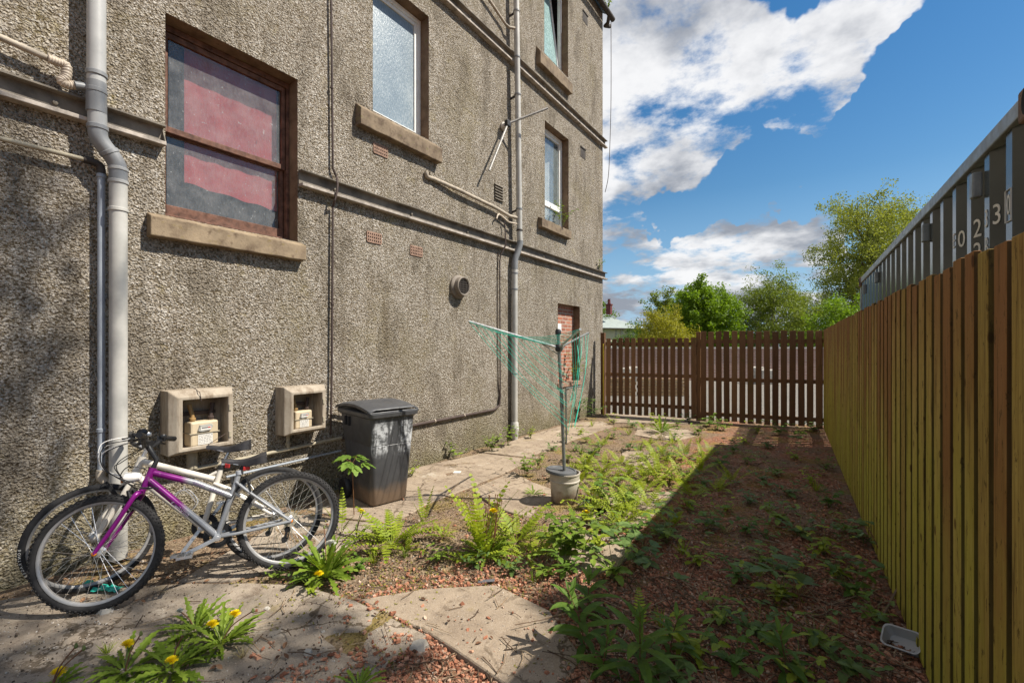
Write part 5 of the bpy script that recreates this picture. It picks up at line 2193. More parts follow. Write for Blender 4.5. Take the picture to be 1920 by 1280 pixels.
    def bars(self, stem, half, rise, sweep, grip, clamp=None, bell=None, levers=True):
        hb = part('handlebar', self.root)
        a, b = stem
        m = MB()
        pts = [(a - sweep, b + rise, -half), (a - sweep * .6, b + rise, -half * .6), (a, b, -half * .22), (a, b, half * .22), (a - sweep * .6, b + rise, half * .6), (a - sweep, b + rise, half)]
        self.tube(m, pts, .0115, 10, True)
        m.build('bar', M_blk, hb, smooth=40)
        m = MB()
        q = self.Q(a, b)
        m.tube([self.ht + (self.ht - self.hb).normalized() * .0, self.ht + (self.ht - self.hb).normalized() * .055, q], [.014, .014, .017], 12)
        m.build('stem', clamp or M_blk, hb, smooth=40)
        for sd in (-1, 1):
            p0 = (a - sweep, b + rise, sd * half)
            p1 = (a - sweep * .66, b + rise, sd * (half - .12))
            m = MB()
            m.tube([self.Q(*p0), self.Q(*p1)], [.0175, .0165], 12)
            m.build('grip', grip, hb, smooth=40)
            if levers:
                m = MB()
                l0 = (p1[0] + .006, p1[1] - .01, p1[2])
                m.obox(self.Q(p1[0] + .012, p1[1] - .004, p1[2] - sd * .02), (.03, .034, .05), (self.rot @ self.d, self.rot @ self.up, self.rot @ self.s))
                m.tube([self.Q(p1[0] + .02, p1[1] - .012, p1[2] - sd * .02), self.Q(p1[0] + .055, p1[1] - .02, p1[2] + sd * .01), self.Q(p0[0] + .05, p0[1] - .03, p0[2] - sd * .01)], .006, 6)
                m.build('brake_lever', M_blk, hb, smooth=40)
                m = MB()
                m.lathe([(0, .012), (.018, .010), (.022, 0), (.018, -.012), (0, -.014)], 12, self.Q(p1[0] - .004, p1[1] + .012, p1[2] - sd * .035), (self.rot @ self.s, self.rot @ self.d, self.rot @ self.up))
                m.build('shifter', M_chrome if sd > 0 else M_blk, hb, smooth=40)
        if bell:
            m = MB()
            c = self.Q(a - sweep * .4, b + rise + .03, bell)
            m.lathe([(.020, -.012), (.027, -.008), (.026, .004), (.018, .013), (0, .017)], 16, c)
            m.build('bell', M_blk, hb, smooth=40)
            MB().lathe([(0, .018), (.012, .0172), (.012, .014)], 12, c).build('bell_badge', M_chrome, hb)
        return hb

    def cable(self, m, pts, r=.0026):
        m.tube(smooth_path(pts, 8), r, 5)


# ---------------------------------------------------------------- the white mountain bike against the wall
RW = .33
b = Bike('white_bicycle', 'white suspension mountain bike directly against the wall behind the purple one', (-3.237, 1.710), (-3.788, .8605), .2, .50, RW, (.795, .800), (.845, .655))
rt = b.root
b.wheel(0, RW, False, False, .021, None, 1)
b.wheel(1.018, RW, True, False, .021, ('BONTRAGER', math.radians(2), math.radians(-3.6), .019), 2)
m = MB()
BBw = (.430, .30)
b.tube(m, [(.80, .775), (.375, .610)], .021)
b.tube(m, [(.83, .690), BBw], .022)
b.tube(m, [(.335, .690), BBw], .018)
b.tube(m, [(.795, .805), (.845, .650)], .023, 14)
for c in (-1, 1):
    b.tube(m, [(.375, .585, c * .012), (.30, .545, c * .035), (.0, RW, c * .062)], .0095, 8)
    b.tube(m, [(.42, .30, c * .02), (.30, .305, c * .042), (0, RW, c * .062)], .010, 8)
b.tube(m, [(.44, .62), (.36, .66)], .012, 8)
m.build('frame', M_whitepaint, rt, smooth=40)
m = MB()
for c in (-1, 1):
    b.tube(m, [(.862, .655, c * .055), (.93, .50, c * .057)], .0165, 10, True)
b.tube(m, [(.855, .660, -.065), (.855, .660, .065)], .020, 10, True)
m.build('fork_crown', M_whitepaint, rt, smooth=40)
m = MB()
for c in (-1, 1):
    b.tube(m, [(.915, .535, c * .057), (1.0, .37, c * .058), (1.018, RW, c * .058)], [.021, .019, .013], 10, True)
b.tube(m, [(.945, .53, -.05), (.968, .565, -.035), (.968, .565, .035), (.945, .53, .05)], .011, 8, True)
m.build('fork', M_whitepaint, rt, smooth=40)
b.saddle(.430, .160, .850, .155)
m = MB()
b.tube(m, [(.330, .700), (.290, .800)], .0135, 10)
m.build('seat_post', M_chrome, rt, smooth=40)
MB().lathe([(.018, -.016), (.023, -.012), (.023, .012), (.018, .016)], 12, b.P(.334, .69), (b.d, b.s, b.up)).build('seat_clamp', M_blk, rt)
MB().beam(b.P(.31, .70, .02), b.P(.28, .695, .03), .012, .03).build('clamp_lever', M_redr, rt, bevel=.003)
b.chainset(BBw, 305, .08)
b.drivetrain(BBw, .08, 0, RW)
b.bars((.845, .895), .29, .035, .035, M_blk, M_chrome)
m = MB()
for i in range(3):
    b.cable(m, [b.Q(.86, .93, -.14 + .1 * i), b.Q(1.0, .90 - .02 * i, -.08 + .05 * i), b.Q(1.0, .76, .0), b.P(.86, .67, .02)], .0028)
m.build('cables', M_lampw, rt)
for sd in (-1, 1):
    MB().beam(b.Q(.93, .585, sd * .038), b.Q(.975, .66, sd * .034), .012, .022).build('brake_arm', M_blk, rt, bevel=.002)
    MB().beam(b.P(.255, .53, sd * .045), b.P(.265, .62, sd * .04), .012, .02).build('brake_arm', M_blk, rt, bevel=.002)
# wire bottle cage on the down tube
m = MB()
for sd in (-1, 1):
    b.cable(m, [b.P(.60, .505), b.P(.60, .53, sd * .035), b.P(.54, .56, sd * .036), b.P(.475, .475, sd * .036), b.P(.50, .42, sd * .02)], .0035)
b.cable(m, [b.P(.545, .555, .036), b.P(.55, .585, .0), b.P(.545, .555, -.036)], .0035)
m.build('bottle_cage', M_chrome, rt)

# ---------------------------------------------------------------- the purple and silver bike in front
RP = .325
b = Bike('purple_bicycle', 'purple and silver mountain bike leaning in front of the white one', (-3.042, 1.734), (-3.480, .810), .159, -.21, RP, (.774, .776), (.812, .672))
rt = b.root
M_fade = fade_paint(b.d, b.o, .575, .635)
b.wheel(0, RP, False, True, .025, None, 3)
b.wheel(1.02, RP, True, True, .025, None, 4)
m = MB()
BBp = (.430, .298)
b.tube(m, [(.776, .752), (.55, .655), (.345, .535)], .0195)
b.tube(m, [(.796, .712), BBp], .0215)
b.tube(m, [(.306, .69), (.352, .545), BBp], .0165)
b.tube(m, [(.772, .780), (.813, .668)], .0215, 14)
for c in (-1, 1):
    b.tube(m, [(.325, .630, c * .014), (.27, .575, c * .045), (0, RP, c * .064)], .009, 8)
    b.tube(m, [(.415, .298, c * .02), (.32, .302, c * .044), (0, RP, c * .064)], .0105, 8)
b.tube(m, [(.265, .572, -.045), (.265, .572, .045)], .008, 8)
m.build('frame', M_fade, rt, smooth=40)
m = MB()
b.tube(m, [(.812, .672), (.830, .632)], .019, 12, True)
for c in (-1, 1):
    pts = [(.826, .642, c * .012), (.836, .632, c * .045), (.856, .60, c * .056), (.94, .455, c * .058), (1.0, .36, c * .058), (1.02, RP, c * .058)]
    m.tube(smooth_path([b.Q(*p) for p in pts], 4), [.0165 - .006 * (i / 20) for i in range(21)], 10)
m.build('fork', plain('purple_metallic_paint', (.17, .004, .15), .28, .5, .15, .12, 9), rt, smooth=40)
# script on the tubes
for body, a0, a1, sz, xs in (('California', (.735, .625), (.52, .39), .036, .95), ):
    p0, p1 = b.P(*a0), b.P(*a1)
    vs, fs = text_mesh(body, sz, xs, .0004)
    t = (p1 - p0).normalized()
    nn = t.cross(b.s).normalized()
    if nn.z < 0:
        nn = -nn
    mid = (p0 + p1) / 2
    out = []
    for v in vs:
        y = max(-.0195, min(.0195, v.y)) * .95
        out.append(mid + t * v.x + t * (y * .25) + nn * y + b.s * (math.sqrt(.0222 ** 2 - y * y) + v.z))
    MB().add(out, fs).build('lettering', plain('pale_lilac_transfer', (.50, .42, .58), .4, .4), rt)
m = MB()
rnd = random.Random(2)
for (x0, x1) in ((.565, .50), (.475, .395)):
    pts = []
    for i in range(26):
        t = i / 25
        a = x0 + (x1 - x0) * t
        bz = .535 + (a - .345) * (.655 - .535) / (.55 - .345)
        w = .008 * math.sin(i * 1.9) + .003 * math.sin(i * 3.7)
        pts.append(b.P(a, bz + w, math.sqrt(.0202 ** 2 - w * w)))
    m.tube(pts, .0012, 4)
m.build('script_flourish', plain('purple_transfer', (.15, .06, .2), .4, .4), rt)
b.saddle(.410, .145, .790, .185)
m = MB()
b.tube(m, [(.306, .685), (.272, .755)], .0135, 10)
m.build('seat_post', M_blk, rt, smooth=40)
MB().lathe([(.018, -.016), (.023, -.012), (.023, .012), (.018, .016)], 12, b.P(.306, .688), (b.d, b.s, b.up)).build('seat_clamp', M_silverp, rt)
MB().beam(b.P(.285, .715, .03), b.P(.245, .71, .035), .012, .026).build('clamp_lever', M_redr, rt, bevel=.003)
b.chainset(BBp, -20, .082)
b.drivetrain(BBp, .082, 0, RP)
b.bars((.805, .915), .275, .055, .05, M_blk, M_blk, bell=.15)
m = MB()
for i, (c0, c1) in enumerate(((.16, .0), (.12, .03), (-.14, .02), (-.10, -.02))):
    b.cable(m, [b.Q(.80, .955, c0), b.Q(.97, .93 - .03 * i, c0 * .9), b.Q(.99, .80, c0 * .5), b.P(.86, .70 - .01 * i, c1 + .02), b.P(.74, .655, c1)], .0028)
b.cable(m, [b.P(.79, .70, .024), b.P(.68, .575, .03), b.P(.52, .385, .028), b.P(.44, .29, .03)], .0024)
b.cable(m, [b.P(.40, .535, .022), b.P(.35, .535, .03), b.P(.318, .60, .03), b.P(.28, .66, .02), b.P(.255, .60, .03)], .0028)
m.build('cables', M_blk, rt)
for sd in (-1, 1):
    MB().beam(b.Q(.862, .575, sd * .040), b.Q(.885, .66, sd * .036), .011, .02).build('brake_arm', M_blk, rt, bevel=.002)
    MB().beam(b.P(.245, .545, sd * .045), b.P(.25, .625, sd * .042), .011, .02).build('brake_arm', M_blk, rt, bevel=.002)
    MB().beam(b.Q(.905, .575, sd * .03), b.Q(.875, .535, sd * .03), .012, .02).build('brake_block', M_blk, rt, bevel=.002)
# lamp and amber reflector in front of the head tube
lm = part('front_lamp', rt)
c = b.Q(.868, .735, .01)
la = (b.rot @ b.s, b.rot @ b.up, b.rot @ b.d)
MB().lathe([(0, -.04), (.022, -.036), (.030, -.01), (.033, .03), (.036, .034), (.036, .04), (.030, .041)], 18, c, la).build('lamp_body', M_lampw, lm, smooth=40)
MB().lathe([(.0, .038), (.030, .036)], 18, c, la).build('lens', M_chrome, lm)
MB().obox(b.Q(.925, .722, .0), (.008, .05, .03), (b.rot @ b.d, b.rot @ b.s, b.rot @ b.up)).build('reflector', M_amber, lm, bevel=.003)
m = MB()
b.cable(m, [b.Q(.80, .78, .03), b.Q(.88, .80, .06), b.Q(.92, .74, .05), b.Q(.86, .69, .05)], .003)
m.build('lamp_wire', M_blk, lm)
# ================================================================== weeds
L_dand = leafmat('dandelion_leaf', (0.12, 0.20, 0.018), (0.30, 0.40, 0.055), .4)
L_fern = leafmat('fern_frond', (0.19, 0.27, 0.015), (0.40, 0.46, 0.045), .4)
L_herb = leafmat('herb_leaf', (0.11, 0.18, 0.02), (0.26, 0.36, 0.05), .35)
L_dark = leafmat('willowherb_leaf', (0.075, 0.15, 0.022), (0.17, 0.28, 0.04), .4)
L_bram = leafmat('bramble_leaf', (0.08, 0.15, 0.04), (0.19, 0.28, 0.08), .35)
M_stem = plain('reddish_stem', (.16, .075, .04), .7, .3, 0, .3, 30)
M_gstem = plain('green_stem', (.14, .17, .05), .7, .3, 0, .3, 30)
M_dry = plain('dry_brown_stalk', (.21, .105, .05), .8, .2, 0, .3, 30)
M_yellow = plain('dandelion_yellow', (.90, .66, .01), .7, .2, 0, .2, 200)
M_clock = plain('seed_clock_white', (.55, .55, .48), .9, .1)


def blade(mb, p, d, L, W, n=6, droop=.5, fold=.22, shape='lance', tooth=0.0, rnd=random):
    d = d.normalized()
    sd = d.cross(UPZ)
    if sd.length < .05:
        sd = Vector((1, 0, 0))
    sd.normalize()
    roll = rnd.uniform(-.35, .35)
    vs, fs = [], []
    p = p.copy()
    for i in range(n + 1):
        t = i / n
        if shape == 'lance':
            w = math.sin(math.pi * min(1, t * .93 + .07)) ** .8
        elif shape == 'spoon':
            w = (.22 + .95 * math.sin(math.pi * min(1, max(0, (t - .12) / .90))) ** .9) if t < .98 else .05
        else:
            w = math.sin(math.pi * min(1, t * .97 + .03)) ** .6 * (1.15 - .5 * t)
        if tooth and i % 2 and t < .95:
            w *= 1 - tooth
        w *= W / 2
        u = sd.cross(d).normalized()
        s2 = (sd * math.cos(roll) + u * math.sin(roll))
        u2 = s2.cross(d)
        vs += [p - s2 * w + u2 * (fold * w), p.copy(), p + s2 * w + u2 * (fold * w)]
        p = p + d * (L / n)
        d = (d - UPZ * (droop / n) * (.4 + 1.2 * t)).normalized()
    for i in range(n):
        a = i * 3
        fs += [(a, a + 1, a + 4, a + 3), (a + 1, a + 2, a + 5, a + 4)]
    mb.add(vs, fs)
    return vs[-2]


def az(a, el):
    return Vector((math.cos(a) * math.cos(el), math.sin(a) * math.cos(el), math.sin(el)))


def flower_head(name, c, r, m, parent, rnd, local=True):
    f = MB()
    for i in range(90):
        a = i * 2.4
        q = math.sqrt(i / 90)
        d = az(a, math.radians(80 - 75 * q))
        e = c + d * (r * (.55 + .45 * q))
        s = d.orthogonal().normalized() * (r * .07)
        f.add([c - s * .3, c + s * .3, e + s, e - s], [(0, 1, 2, 3)])
    f.lathe([(.0, -r * .5), (r * .3, -r * .35), (r * .34, 0)], 8, c)
    return f.build(name, m, parent, local=local)


def dandelion(label, loc, n, L, seed, flowers=(), group=None, up=.6, clocks=0):
    """flowers: list of (dx, dy, height, head radius)"""
    rnd = random.Random(seed)
    T = thing('dandelion', label, 'dandelion', loc, group)
    m = MB()
    n = int(n * 1.5)
    for i in range(n):
        a = i * 2.4 + rnd.uniform(-.3, .3)
        el = rnd.uniform(.08, .40) + (1 - i / n) * up
        l = L * rnd.uniform(.65, 1.1)
        blade(m, az(a, 0) * .008, az(a, el), l, l * rnd.uniform(.12, .20), 13, rnd.uniform(.5, 1.3), .25, 'spoon', .62, rnd)
    m.build('leaf_rosette', L_dand, T, local=True)
    for k_, (dx, dy, h, r) in enumerate(flowers):
        r *= 1.5
        m = MB()
        tip = Vector((dx, dy, h))
        m.tube(smooth_path([Vector((0, 0, 0)), Vector((dx * .3, dy * .3, h * .55)), tip], 4), .0032, 5)
        st = m.build('flower_stem', M_gstem if r > 0 else M_stem, T, local=True)
        if r > 0:
            flower_head('flower_head', tip, r, M_yellow, st, rnd)
        elif r < 0:
            flower_head('seed_clock', tip, -r, M_clock, st, rnd)
        else:
            MB().lathe([(0, -.012), (.006, -.008), (.008, 0), (.004, .012), (0, .016)], 6, tip).build('bud', M_gstem, st, local=True)
    return T


def frond(m, p, d, L, rnd, W=.26, droop=.9, n=14):
    d = d.normalized()
    step = L / n
    pts = [p.copy()]
    side0 = d.cross(UPZ).normalized()
    tw = rnd.uniform(-.5, .5)
    for i in range(n):
        t = i / n
        p = p + d * step
        pts.append(p.copy())
        d = (d - UPZ * (droop / n) * (.2 + 1.6 * t) + side0 * (tw * .04)).normalized()
        if t < .1:
            continue
        sd = d.cross(UPZ).normalized()
        u = sd.cross(d)
        w = W * L * .5 * min(1, (t + .15) * 2.2) * (1 - t) ** .75 + .004
        for s in (-1, 1):
            q = (sd * s + d * .42 + u * rnd.uniform(-.05, .22)).normalized()
            b = d - q * d.dot(q)
            b.normalize()
            hw = step * rnd.uniform(.30, .40)
            mid = p + q * (w * .5)
            tip = p + q * w + u * (-.10 * w)
            # a notched leaflet of three steps
            m.add([p - b * hw * .7, p + b * hw * .7, mid + b * hw * .95, mid - b * hw * .95, p + q * (w * .8) + b * hw * .55, p + q * (w * .8) - b * hw * .55, tip],
                  [(0, 1, 2, 3), (3, 2, 4, 5), (5, 4, 6)])
    m.tube(pts, [.0028 * (1 - .8 * i / n) for i in range(n + 1)], 4, caps=False)


def fern(label, loc, n, L, seed, group=None, el=(.5, 1.1), droop=1.0, W=.34):
    rnd = random.Random(seed)
    T = thing('fern', label, 'fern', loc, group)
    m = MB()
    for i in range(n):
        a = i * 2.4 + rnd.uniform(-.4, .4)
        frond(m, az(a, 0) * .01, az(a, rnd.uniform(*el)), L * rnd.uniform(.6, 1.1), rnd, W, droop * rnd.uniform(.6, 1.3))
    m.build('fronds', L_fern, T, local=True)
    return T


def willowherb(label, loc, h, seed, group=None, lean=(0, 0), lw=.024, ll=.105):
    rnd = random.Random(seed)
    T = thing('willowherb', label, 'weed', loc, group)
    st, lv = MB(), MB()
    pts = smooth_path([Vector((0, 0, -.01)), Vector((lean[0] * .3, lean[1] * .3, h * .5)), Vector((lean[0], lean[1], h))], 8)
    st.tube(pts, [.0042 * (1 - .6 * i / (len(pts) - 1)) for i in range(len(pts))], 6)
    n = int(h / .0125)
    for i in range(n):
        t = .12 + .88 * i / n
        q = t * (len(pts) - 1)
        j = min(len(pts) - 2, int(q))
        p = pts[j].lerp(pts[j + 1], q - j)
        a = i * 2.4 + rnd.uniform(-.3, .3)
        f = (.55 + .9 * math.sin(math.pi * min(1, t * .9 + .1))) * (1 if t < .8 else (1.25 - t) / .45)
        blade(lv, p, az(a, .25 + .9 * t ** 3), ll * f * rnd.uniform(.8, 1.15), lw * f, 6, rnd.uniform(.5, 1.3), .2, 'lance', 0, rnd)
    st.build('stem', M_stem, T, local=True)
    lv.build('leaves', L_dark, T, local=True)
    return T


def leaflet(mb, p, d, L, W, rnd, droop=.5):
    blade(mb, p, d, L, W, 8, droop, .12, 'ovate', .22, rnd)


def bramble(label, loc, L, a, seed, group=None, n=6, ls=.07, hgt=.14):
    rnd = random.Random(seed)
    T = thing('bramble', label, 'bramble', loc, group)
    st, lv = MB(), MB()
    d = az(a, 0)
    pts = smooth_path([Vector((0, 0, 0)), d * (L * .3) + UPZ * hgt, d * (L * .7) + UPZ * (hgt * 1.1) + az(a + 1.57, 0) * rnd.uniform(-.06, .06), d * L + UPZ * hgt * .6], 6)
    st.tube(pts, .0032, 5)
    for i in range(n):
        q = (.15 + .85 * i / (n - 1)) * (len(pts) - 1)
        j = min(len(pts) - 2, int(q))
        p = pts[j].lerp(pts[j + 1], q - j)
        b = a + (1.1 if i % 2 else -1.1) + rnd.uniform(-.4, .4)
        e = p + az(b, .35) * (ls * 1.0)
        st.tube([p, e], .0014, 4)
        for k_ in (-1, 0, 1):
            s = ls * (1.15 if k_ == 0 else .9) * rnd.uniform(.8, 1.15)
            leaflet(lv, e, az(b + k_ * 1.15, rnd.uniform(-.05, .3)), s, s * .72, rnd)
    st.build('stem', M_stem, T, local=True)
    lv.build('leaves', L_bram, T, local=True)
    return T


def herb(label, loc, h, seed, group=None, n=5, ls=.05, mat_=None, name='herb', cat='weed', spread=(.25, .8)):
    """a loose nettle-like weed: leaning stems with pairs of toothed leaves"""
    rnd = random.Random(seed)
    T = thing(name, label, cat, loc, group)
    st, lv = MB(), MB()
    for i in range(n):
        a = i * 2.4 + rnd.uniform(-.5, .5)
        hh = h * rnd.uniform(.45, 1.1)
        e = az(a, 0) * (h * rnd.uniform(*spread)) + UPZ * hh
        pts = smooth_path([Vector((0, 0, -.005)), e * .45 + UPZ * hh * .2, e], 4)
        st.tube(pts, .0018, 4)
        m = max(2, int(hh / .055))
        for j in range(m):
            t = .35 + .65 * j / max(1, m - 1)
            q = t * (len(pts) - 1)
            jj = min(len(pts) - 2, int(q))
            p = pts[jj].lerp(pts[jj + 1], q - jj)
            for s in (0, math.pi):
                b = a + j * 1.57 + s + rnd.uniform(-.5, .5)
                l = ls * (1.25 - .5 * t) * rnd.uniform(.6, 1.35)
                leaflet(lv, p, az(b, rnd.uniform(-.1, .4)), l, l * .62, rnd, .8)
    st.build('stems', M_gstem, T, local=True)
    lv.build('leaves', mat_ or L_herb, T, local=True)
    return T


def grass_tuft(label, loc, h, seed, group=None, n=26, m_=None):
    rnd = random.Random(seed)
    m = MB()
    for i in range(n):
        a = rnd.uniform(0, 6.28)
        blade(m, az(a, 0) * rnd.uniform(0, .03), az(a, rnd.uniform(.7, 1.4)), h * rnd.uniform(.5, 1.1), .006, 5, rnd.uniform(.3, 1.2), .1, 'lance', 0, rnd)
    o = m.build('grass_tuft', m_ or L_dand, None, local=True)
    o.location = loc
    return tag(o, label, 'grass', group)


def gp(u, v, dz=0.0):
    p = on_ground(u, v)
    p.z = max(.008 if on_slab(p.x, p.y) else -1, ground_z(p.x, p.y)) + dz
    return p


# --- the ones you can point at
dandelion('biggest dandelion, beside the rear bike wheels, with a flower and a seed clock', gp(612, 1078), 46, .30, 1,
          [(.10, -.12, .10, .022), (.05, .0, .24, -.026), (-.10, .05, .30, 0), (.16, .12, .33, 0)], None, .95)
dandelion('dandelion patch at the front left with a tall flower stalk, nearest the concrete crack', gp(415, 1212), 28, .21, 2,
          [(.04, .05, .15, .021), (-.05, -.02, .10, .022), (.12, .10, .17, 0)], 'dandelions on the front concrete', .7)
dandelion('low dandelion in the middle of the front left patch with a ground-hugging flower', gp(322, 1262), 28, .21, 3,
          [(.03, -.01, .07, .021), (.06, .03, .19, 0)], 'dandelions on the front concrete', .5)
dandelion('leafy dandelion at the front left with a single yellow flower, left of the low one', gp(235, 1262), 24, .20, 4,
          [(-.075, .03, .085, .023), (.0, .06, .15, 0)], 'dandelions on the front concrete', .5)
dandelion('dandelion at the bottom left edge of the picture with a flower and bare stalks', gp(95, 1300), 12, .14, 5,
          [(-.02, .03, .06, .024), (.05, .10, .16, 0), (.02, .08, .17, 0)], 'dandelions on the front concrete', .4)
dandelion('flowerless dandelion leaves at the front left, behind the flowering ones', gp(365, 1185), 22, .20, 6, [(-.08, -.04, .10, -.014)], 'dandelions on the front concrete', .6)
dandelion('small leaf rosette cut by the bottom edge of the picture', gp(672, 1292), 16, .12, 7, [], None, .6)
dandelion('dandelion in the middle fern clump with one yellow flower among dry stalks', gp(912, 1046), 26, .24, 8, [(.02, .06, .33, .022)], None, .9)
dandelion('dandelion with a yellow flower right of the bucket', gp(1112, 975), 12, .14, 9, [(-.05, -.04, .06, .026)], None, .5)
dandelion('dandelion with a drooping yellow flower under the maple sapling', gp(668, 1012), 9, .15, 10, [(-.02, .06, .20, .020), (.06, .02, .22, 0)], None, .8)
dandelion('upright long leaved dandelion near the far picket fence', gp(1240, 812), 16, .34, 11, [], None, 1.1)
dandelion('glossy dandelion rosette left of the bucket, in the gravel', gp(1000, 928), 12, .13, 12, [], None, .6)

fern('single upright fern frond at the paving edge in front of the bin', gp(795, 985), 3, .40, 21, None, (1.15, 1.4), .4, .26)
fern('tallest fern clump, in the middle of the garden with dry brown stalks', gp(905, 1042), 17, .54, 22, None, (.75, 1.35), .7, .26)
fern('spreading yellow green fern just right of the big dandelion', gp(735, 1022), 20, .42, 23, None, (.25, .8), .9)
fern('fern at the right side of the tall middle clump', gp(968, 1012), 20, .42, 24, None, (.3, 1.0), 1.0)
fern('low fern creeping over the red gravel in front of the middle clump', gp(985, 1045), 10, .30, 25, None, (.1, .6), .9)
fern('fern in front of the bucket on the slab edge', gp(1080, 985), 3, .30, 26, None, (.7, 1.2), .8)
fern('fern half in the shade at the shadow edge, right of the bucket', gp(1238, 905), 11, .38, 27, None, (.5, 1.1), 1.0)
fern('yellow green fern in the dark foreground gravel near the bottom', gp(1205, 1190), 3, .30, 28, None, (.5, 1.0), 1.1, .34)
fern('bright fern standing in the shade in the middle of the gravel', gp(1372, 905), 5, .36, 29, None, (.6, 1.1), 1.0)
fern('small fern behind the sapling stem by the rear bike wheel', gp(640, 1000), 3, .34, 30, None, (.9, 1.3), .6, .3)

m = MB()
R = random.Random(4)
T = thing('dry_stalks', 'bundle of thin dry brown stalks standing in the tall fern clump', 'weed', gp(918, 1040))
for i in range(17):
    a = az(R.uniform(0, 6.28), 0) * R.uniform(0, .05)
    h = R.uniform(.26, .46)
    e = a * 1.8 + Vector((R.uniform(-.03, .06), R.uniform(-.03, .06), h))
    m.tube([a, a.lerp(e, .5) + Vector((.005, 0, 0)), e], .0022, 4)
    m.lathe([(0, -.008), (.005, -.003), (.004, .006), (0, .01)], 5, e)
m.build('stalks', M_dry, T, local=True)

willowherb('tall dark willowherb leaning left over the front slab', gp(1098, 1225), .30, 41, None, (-.09, -.02), .03, .13)
willowherb('willowherb with bright tip at the corner of the front slab', gp(1102, 1160), .25, 42, None, (.0, .02), .03, .12)
willowherb('tallest willowherb, at the bottom edge of the picture right of the slab', gp(1200, 1300), .36, 43, None, (.0, .0), .032, .15)
willowherb('narrow willowherb in the dark gravel at the bottom, below the middle of the shade', gp(1475, 1270), .22, 44, None, (-.03, .0), .026, .12)
willowherb('drooping willowherb right of the bottom willowherbs', gp(1255, 1235), .22, 45, None, (.04, .02), .026, .11)
willowherb('short willowherb left of the bottom edge stem', gp(1130, 1275), .20, 46, None, (.02, .02), .024, .1)

herb('leafy green weed with broad leaves at the paving edge right of the ferns', gp(1065, 1055), .32, 51, None, 14, .095)
herb('nettle like dark green weed in front of the dryer, left of the bucket', gp(984, 892), .26, 52, None, 7, .07)
bramble('bramble with pale broad leaves arching over the slab beside the leafy weed', gp(1085, 1050), .34, .3, 53, None, 6, .09, .2)
bramble('bramble arching across the shaded gravel with dark red stem', gp(1265, 1130), .62, 2.4, 54, None, 7, .085, .16)
bramble('bramble leaves against the fence foot near the long dry stick', gp(1660, 1060), .36, 2.2, 55, None, 6, .075, .16)
bramble('bramble with two large round leaves in the right of the shade', gp(1505, 1150), .22, 2.5, 56, None, 4, .12, .17)
herb('climbing weed at the wall foot halfway to the downpipe', gp(850, 858), .26, 57, None, 5, .07)
herb('dense weed at the wall foot just left of the slim downpipe', gp(922, 846), .22, 58, None, 9, .08)
herb('weed growing round the foot of the slim downpipe', gp(952, 836), .30, 59, None, 7, .07)
herb('weed at the wall foot right of the slim downpipe', gp(995, 822), .20, 60, None, 7, .06, L_fern)
herb('yellowish weed at the wall foot right beside the bin', gp(772, 893), .16, 61, None, 7, .05, L_fern)
herb('tall weed at the house corner against the picket fence post', gp(1098, 786), .50, 62, None, 6, .09, L_bram)
p = on_wall(1056, 410, .04)
p.z = W4[2] + .03
herb('weed growing on the sill of the far casement window', p, .42, 63, None, 8, .06)
p = Vector((-WALL + .03, CORNER_Y - .25, ZB + .20))
herb('little green weed on the lower steel beam at the corner of the building', p, .22, 64, None, 5, .06)
p = Vector((-WALL + .05, (W5[0] + W5[1]) / 2 + .1, W5[2] + .002))
herb('weed growing on the brick sill of the bricked up opening', p, .55, 65, None, 7, .07)
p = Vector((-WALL + .14, CORNER_Y - .05, TOP_Z + .01))
herb('green weed sprouting in the roof gutter at the corner', p, .28, 66, None, 4, .07)

# maple sapling
b0 = gp(664, 966)
T = thing('maple_sapling', 'thin bare stemmed maple sapling with a leafy tuft in front of the bin', 'sapling', b0)
top = at_depth(661, 868, 4.0) - b0
m = MB()
pts = smooth_path([Vector((0, 0, -.01)), top * .5 + Vector((.006, -.006, 0)), top], 5)
m.tube(pts, .0042, 6)
R = random.Random(6)
lv = MB()
for i, (a, el, l) in enumerate(((3.6, .5, .10), (5.2, .6, .10), (.6, .5, .11), (2.0, .6, .09), (4.4, 1.2, .10), (1.2, 1.2, .09), (5.8, .0, .09), (3.0, -.1, .10))):
    base_ = top * (1 - .05 * (i % 3))
    e = base_ + az(a, el) * l
    m.tube([base_, e], .0016, 4)
    for k_, s in ((-2, .6), (-1, .9), (0, 1.1), (1, .9), (2, .6)):
        dd = az(a + k_ * .72, el * .3 - .5)
        blade(lv, e, dd, .115 * s, .075 * s, 7, .4, .1, 'ovate', .25, R)
m.build('stem', M_dry, T, local=True)
lv.build('leaves', leafmat('sapling_leaf', (0.12, .21, .03), (.22, .33, .06), .35), T, local=True)

# --- repeats scattered over the gravel: a few of each kind, copied
R = random.Random(11)


def scatter(protos, spots, labels, group):
    for i, (u, v, s) in enumerate(spots):
        pr = protos[i % len(protos)]
        lab = labels(u, v)
        if i < len(protos):
            o = pr
            o.location = gp(u, v)
            o.rotation_euler = (0, 0, R.uniform(0, 6.28))
            o.scale = (s, s, s)
            o['label'] = lab
        else:
            dup(pr, gp(u, v), R.uniform(0, 6.28), s, lab)


def shade_edge(u, v):
    p = on_ground(u, v)
    return p.x > -1.35


